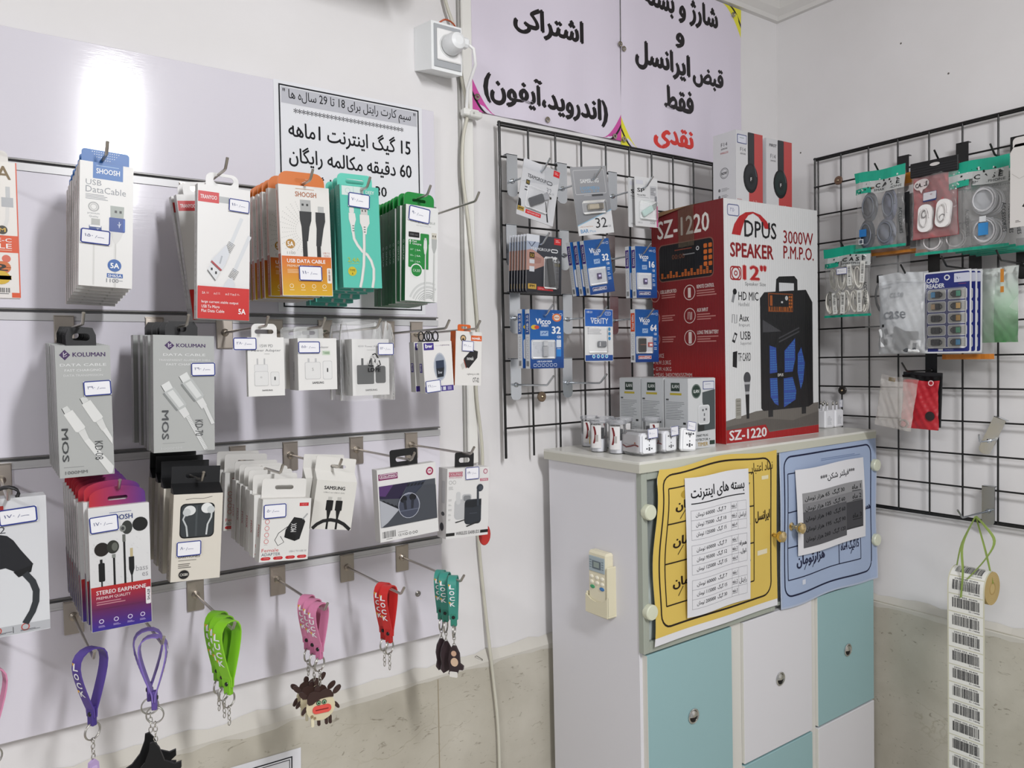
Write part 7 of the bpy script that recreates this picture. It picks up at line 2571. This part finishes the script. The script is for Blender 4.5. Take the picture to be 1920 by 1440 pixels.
a.rr(9.4, 81.6, 15, 90, 1, '#a9a79f'); a.bars(10.2, 82.4, 14.2, 89, 7, '#8b8980', 2, vert=False)
# red side
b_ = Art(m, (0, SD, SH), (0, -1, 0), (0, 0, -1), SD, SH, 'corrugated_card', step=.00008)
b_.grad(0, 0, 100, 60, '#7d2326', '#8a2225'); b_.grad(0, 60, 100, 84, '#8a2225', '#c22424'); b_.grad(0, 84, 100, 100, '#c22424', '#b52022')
def Q(*q):
    return [(v + 18) / 1.15 if i % 2 == 0 else v for i, v in enumerate(q)]
b_.tx('SZ-1220', *Q(-7.6, 4, 76.1, 12), '#eee9e4', .03)
b_.rr(*Q(-6, 14.6, 82, 31), 5, '#8a5a50'); b_.rr(*Q(-5, 15.0, 81, 30.6), 5, '#17181c')
for j in range(4):
    for i in range(2):
        b_.rr(64 + 10 + i * 6.4, 17 + j * 2.5, 78.6 + i * 6.4, 18.8 + j * 2.5, 1, '#d9702c')
for i in range(17):
    for j in range(1 + (i * 7 + 3) % 5 + (i > 8)):
        b_.rect(14 + i * 4.2, 29 - j * .62, 17.2 + i * 4.2, 29.4 - j * .62, '#e0752c')
b_.ell(66, 18.4, 2.2, '#cfd0d2'); b_.ell(66, 18.4, 1.2, '#2a2a2c'); b_.tx('00:00', 30, 19.6, 48, 21.6, '#7c4a34'); b_.small(34, 17.6, 58, 18.6, 1, '#8a4434'); b_.small(46, 20, 62, 21, 1, '#8d8d90')
for y, h1 in ((33.1, 'REMOTE CONTROL'), (43.0, 'AUX INPUT'), (52.4, 'LONG TIME BATTERY')):
    b_.ring(54, y + 3.5, 7.6, .8, '#ead9d4'); b_.tx(h1, 64, y + .6, 64 + len(h1) * 1.65, y + 2.2, '#eadfda', .05); b_.small(64, y + 3, 92, y + 6, 3, '#c98a84', int(y))
b_.rect(52, 34.6, 56, 38.8, '#ead9d4'); b_.line([(51.6, 48), (52, 45), (54.4, 45), (54.6, 48.2), (56.6, 48), (56.8, 45)], .9, '#ead9d4'); b_.rr(52, 53.4, 56.4, 58.4, 1, '#ead9d4')
for y in (35.6, 45.6, 55):
    b_.ring(4, y + 1, 6.4, .8, '#c99a92'); b_.small(14, y, 34, y + 3, 3, '#c98a84', int(y) + 1)
b_.tx('USB SUPPORTED', 12, 34.4, 36, 36, '#e4d3cd', .05)
for y, s, x1 in ((62.5, 'SERVICE', 16), (65.5, 'N.W.:3.3KG', 26), (68.4, 'G.W.:4.0KG', 26.6), (71.0, 'MEAS.:340X290X557MM', 56)):
    b_.ell(0.6, y + 1, 1, '#eadfda'); b_.tx(s, 3.4, y, x1, y + 1.8, '#eadfda')
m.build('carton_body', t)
m = MB()
m.mesh([(.0, .002, SH), (0, SD - .002, SH), (-.006, SD - .004, SH - .014), (-.002, .09, SH + .001)], [(0, 3, 2, 1)], '#8a6a4c', 'matte_paper')
m.grid(lambda u, v: (-.0012 - .0006 * math.sin(v * 14), .078 + .045 * u, SH + .0006 - .085 * v), 4, 8, '#c9b59a', 'clear_film')
m.build('packing_tape', t)

for i, (x, y, lab) in enumerate(((-.374, -.197, 'headphone box with a price sticker on top of the speaker carton, left one of two'), (-.262, -.192, 'headphone box on top of the speaker carton, right one of two'))):
    w, h, d = .088, .160, .062

    def d_(a, i=i):
        a.grad(0, 0, 48, 100, '#dcdcdf', '#e2e2e4'); a.rect(48, 0, 100, 100, '#c9504f')
        a.rr(44, -0, 68, 44, 3, '#26272a'); a.poly([(46, 0), (66, 0), (66, 46), (50, 46)], '#34363a'); a.ell(54, 61, 27, '#17181b', ry=20); a.ell(55, 60, 22, '#2a2d31' if i == 0 else '#1f3130', ry=16.5); a.line([(66, 42), (72, 50), (76, 58)], 3, '#5b5d61'); a.ell(56, 62, 10, '#1d1f22', ry=7.5); a.tx('F', 52.6, 60, 58, 65, '#e9e9ea', .05)
        a.tx('F14', 16, 22 if i == 0 else 21, 36, 27, '#55565a'); a.tx('SAPHONE', 16, 29, 36, 31.4, '#77787c', .02)
        if i == 0:
            a.rr(5, 5, 40, 17, 2, '#3f4a86'); a.rr(7, 6, 38.4, 16, 2, '#dfe2ee'); a.small(14, 9, 30, 11, 1, '#9aa')
        else:
            a.tx('FIRST', 12, 7, 40, 11, '#34353a', .05)
        a.small(4, 91, 22, 92.6, 1, '#c9787a'); a.tx('HEADPHONES', 4, 94, 40, 96.4, '#c04a4c', .02); a.tx('1.2', 64, 90, 78, 95, '#e6b6b6')

    def s_(a):
        a.fill('#e6e6ea'); a.tx('F14', 36, 13, 64, 18, '#55565a'); a.tx('SAPHONE', 36, 20, 64, 22.4, '#55565a', .02); a.tx('WIRELESS', 32, 25.4, 68, 28, '#c9686a', .02)
        a.ring(50, 54, 18, 2, '#6f7074'); a.ring(50, 54, 14, 1, '#6f7074'); a.tx('NOW', 38, 52, 62, 56, '#55565a', .05)
        for y in (76, 85, 94):
            a.ell(28, y, 5, '#77787c', ry=2.2); a.small(38, y - 2, 72, y + 3, 3, '#a9aaae', y)
    rt = carton('headphone_box', lab, 'headphone box', w, h, d, '#e2e2e6', d_, (x, y, ztop(x) + SH + .0026), 0, -.03 if i == 0 else -.05, side=s_, group='headphone boxes on the speaker carton')

# smart plug boxes
for i, (x, y) in enumerate(((-.594, -.250), (-.595, -.186), (-.596, -.123))):
    def d_(a):
        a.fill('#dcdee0')
        a.ell(30, 18, 17, '#6c7a74', ry=10.4); a.ell(30, 18, 14, '#20382f', ry=8.6); a.tx('iLAN', 20, 15.6, 40, 20.4, '#e6ece9', .05)
        a.rr(54, 4, 96, 16, 2, '#4a5590'); a.rr(56, 5, 94.4, 15, 2, '#e4e6ee'); a.small(62, 8, 82, 9.6, 1, '#a3a6bb')
        a.poly([(52, 20), (98, 16), (98, 74), (34, 76), (34, 64), (56, 64), (56, 40), (52, 34)], '#4b5355', True); a.rr(36, 38, 78, 66, 7, '#eceef0'); a.rr(39, 40, 75, 64, 6, '#d9dbde')
        for q in ((50, 44, 56, 47), (62, 43, 68, 46), (56, 50, 60, 54), (55, 57, 61, 61)):
            a.rr(*q, 1, '#6c6e72')
        a.rect(36, 67, 58, 75, '#262b2b')
        a.tx('SMART PLUG', 28, 80, 72, 83.4, '#2f3a38', .05); a.tx('PROTECTOR +', 20, 86, 80, 89.4, '#2f3a38', .05); a.tx('TIMER', 34, 91.6, 72, 97, '#b79a52', .05); a.rr(78, 90, 97, 96, 1, '#20382f')

    def s_(a):
        a.fill('#d9dcdf'); a.rect(28, 6, 66, 18, '#2a3d34'); a.tx('iLAN', 33, 8.4, 62, 13.6, '#e9eeeb', .05); a.rect(24, 20.5, 74, 23.6, '#c9b53a'); a.rect(6, 29, 18, 31.6, '#55585a')
        a.small(6, 33.4, 92, 60, 11, '#7d8285', 6, .25); a.rect(80, 62, 92, 65, '#2a2d2c'); a.small(40, 68, 90, 90, 8, '#8b9093', 7, .25)
    w, h, d = .080, .137, .060
    rt = carton('smart_plug_box', 'pale smart plug box beside the speaker carton, %s of three' % ('front one', 'middle one', 'rear one')[i], 'smart plug box', w, h, d, '#d3d5d7', d_, (x, y, ztop(x) + .0005), 0, 0, side=s_, group='smart plug boxes', tab=lambda m, w, h, d: m.prism([(-d / 2 + .004 - .0, 0)] and [(-w / 2 + .002, h - .001), (w / 2 - .002, h - .001), (w / 2 - .002, h + .001), (-w / 2 + .002, h + .001)], .001, d - .001, '#cfd1d3', 'coated_card'))


# clear tubs of plugs
def tub(label, x, y, rz=0.0, sticker=None):
    t = thing('plug_tub', label, 'plug tub', (x, y, ztop(x) + .0005), (0, 0, rz), 'clear tubs of travel plugs')
    m = MB()
    m.lathe([(.0155, .0), (.0165, .002), (.0165, .0555), (.0160, .0565)], Matrix(), '#ffffff', 'clear_shell', 28)
    m.build('tub', t)
    m = MB(); m.lathe([(.0178, .0555), (.0182, .057), (.0182, .0605), (.0170, .0625), (.0002, .0628)], Matrix(), '#e2e4ea', 'frosted_film', 28)
    m.lathe([(.0150, .0606), (.0160, .0606)], Matrix(), '#b9bcc4', 'plastic', 28); m.build('lid', t)
    m = MB(); m.lathe([(.0148, .001), (.0148, .024), (.0140, .025), (.0002, .025)], Matrix(), '#dcdde2', 'plastic', 24); m.lathe([(.011, .025), (.011, .046), (.0002, .047)], Matrix(), '#8f9296', 'zinc_plate', 18); m.build('plug', t)
    m = MB()
    n = 14
    f = lambda u, v: ((.0167 * math.sin(-1.5 + 2.1 * u)), -.0167 * math.cos(-1.5 + 2.1 * u), .008 + .044 * v)
    m.grid(lambda u, v: f(u * .62, v), 10, 4, '#eceaea', 'matte_paper')
    m.grid(lambda u, v: tuple(c * 1.006 if k < 2 else c for k, c in enumerate(f(.14 + .10 * math.sin(v * 3.1) + u * .12, .2 + .75 * v))), 3, 10, '#7c2b2e', 'matte_paper')
    m.grid(lambda u, v: tuple(c * 1.012 if k < 2 else c for k, c in enumerate(f(.30 + u * .16, .28 + .3 * v))), 3, 3, '#b9b5b2', 'matte_paper')
    m.build('paper_sleeve', t)
    if sticker:
        m = MB(); m.grid(lambda u, v: (.0169 * math.sin(-.7 + .5 * u), -.0169 * math.cos(-.7 + .5 * u), .006 + .014 * v), 4, 2, sticker, 'matte_paper'); m.build('sticker', t)


tub('clear plug tub with a yellow sticker at the rear left of the cabinet top', -.722, -.062, 0, '#d8b53c')
tub('clear plug tub with a red swoosh, left one of the front pair', -.766, -.140, -.25)
tub('clear plug tub with a red swoosh, right one of the front pair', -.760, -.186, -.25)
tub('clear plug tub behind the front pair, in the middle of the group', -.715, -.104, .2)
tub('clear plug tub between the front pair and the smart plug boxes', -.708, -.150, .3)
tub('clear plug tub with a white price slip nearest the smart plug boxes', -.672, -.190, .5)


def socket_face(a, c='#3c3d42'):
    a.rr(38, 16, 46, 30, 2, c); a.rr(54, 16, 62, 30, 2, c); a.rr(47, 22, 53, 40, 2, c); a.rr(20, 18, 32, 26, 2, c); a.rr(68, 18, 80, 26, 2, c); a.ell(50, 56, 4, c); a.rr(44, 66, 56, 84, 3, c); a.rr(28, 70, 38, 78, 2, c); a.rr(62, 70, 72, 78, 2, c)


for lab, x, y, rz, ln, ptxt in (('boxed travel adapter lying with a red swoosh on its side, at the front edge', -.750, -.262, -.12, .060, '۵۰'), ('boxed travel adapter with its socket face forward, right of the one with the red swoosh', -.692, -.262, .10, .045, '۶۰')):
    t = thing('travel_adapter', lab, 'travel adapter', (x, y, ztop(x) + .0006), (0, 0, rz))
    m = MB(); m.cbox(-.021, .021, 0, ln, 0, .046, '#ffffff', 'clear_shell', .006); m.build('clear_box', t)
    m = MB(); m.cbox(-.0175, .0175, .002, ln - .004, .003, .042, '#e4e5ea', 'plastic', .005); a = Art(m, (-.0165, .002, .041), (1, 0, 0), (0, 0, -1), .033, .037, 'plastic'); a.rr(4, 4, 96, 96, 10, '#eceDef'.lower()); socket_face(a); m.build('adapter_body', t)
    m = MB(); m.box(-.0192, -.0188, .008, ln - .002, .006, .038, '#e6e4e6', 'matte_paper'); a = Art(m, (-.0192, ln - .002, .038), (0, -1, 0), (0, 0, -1), ln - .010, .032, 'matte_paper'); a.line([(2, 62), (24, 74), (50, 66), (76, 56), (98, 62)], 6, '#8a2f30'); a.line([(10, 52), (40, 58), (80, 52)], 1.4, '#9a9aa0'); a.poly([(70, 50), (76, 38), (82, 50)], '#c9703a'); m.build('paper_sleeve', t)
    price(t, ptxt, .023, .018, .004, .042, y=-.0035, rot=-.06)
t = thing('travel_adapter', 'unboxed white travel adapter leaning against the smart plug boxes', 'travel adapter', (-.651, -.268, ztop(-.65) + .0012), (-.05, .10, -.1))
m = MB(); m.cbox(-.019, .019, 0, .012, 0, .044, '#eff0f2', 'plastic', .004); a = Art(m, (-.0175, 0, .0425), (1, 0, 0), (0, 0, -1), .035, .041, 'plastic'); a.rframe(2, 2, 98, 98, 12, 2, '#d0d1d6'); socket_face(a); m.build('adapter_body', t)
price(t, '۵۰', .021, .017, .002, .048, y=-.002, rot=.08)

# charger cubes
for i, (x, y, lab) in enumerate(((-.060, -.215, 'white charger cube with its pins up, front right of the group'), (-.098, -.213, 'white charger cube with its pins up, front left of the group'), (-.060, -.183, 'white charger cube behind the front right one'), (-.102, -.178, 'white charger cube behind the front left one, next to the speaker carton'))):
    t = thing('charger_cube', lab, 'charger', (x, y, ztop(x) + .0005), (0, 0, rnd.uniform(-.06, .06)), 'charger cubes at the right end of the cabinet top')
    m = MB(); m.cbox(-.0175, .0175, 0, .026, 0, .042, '#ebebef', 'plastic', .003)
    a = Art(m, (-.0175, 0, .042), (1, 0, 0), (0, 0, -1), .035, .042, 'plastic'); a.small(24, 42, 76, 84, 7, '#b4b5ba', i, .35); a.tx('CE', 30, 32, 52, 40, '#a9aaae'); cube = m.build('cube', t)
    for sx in (-.008, .008):
        m = MB(); m.lathe([(.0026, 0), (.0024, .010), (.0021, .0102), (.0021, .017), (.0012, .0186), (.0001, .019)], Matrix.Translation((sx, .013, .042)), '#d9d9dc', 'plastic', 10)
        m.lathe([(.00215, .0105), (.00215, .017), (.0012, .0188), (.0001, .0192)], Matrix.Translation((sx, .013, .042)), '#8d8a84', 'zinc_plate', 10); m.build('pin', cube)
    if i == 0:
        price(t, '۳۰', .013, .018, .012, .056, y=.004)
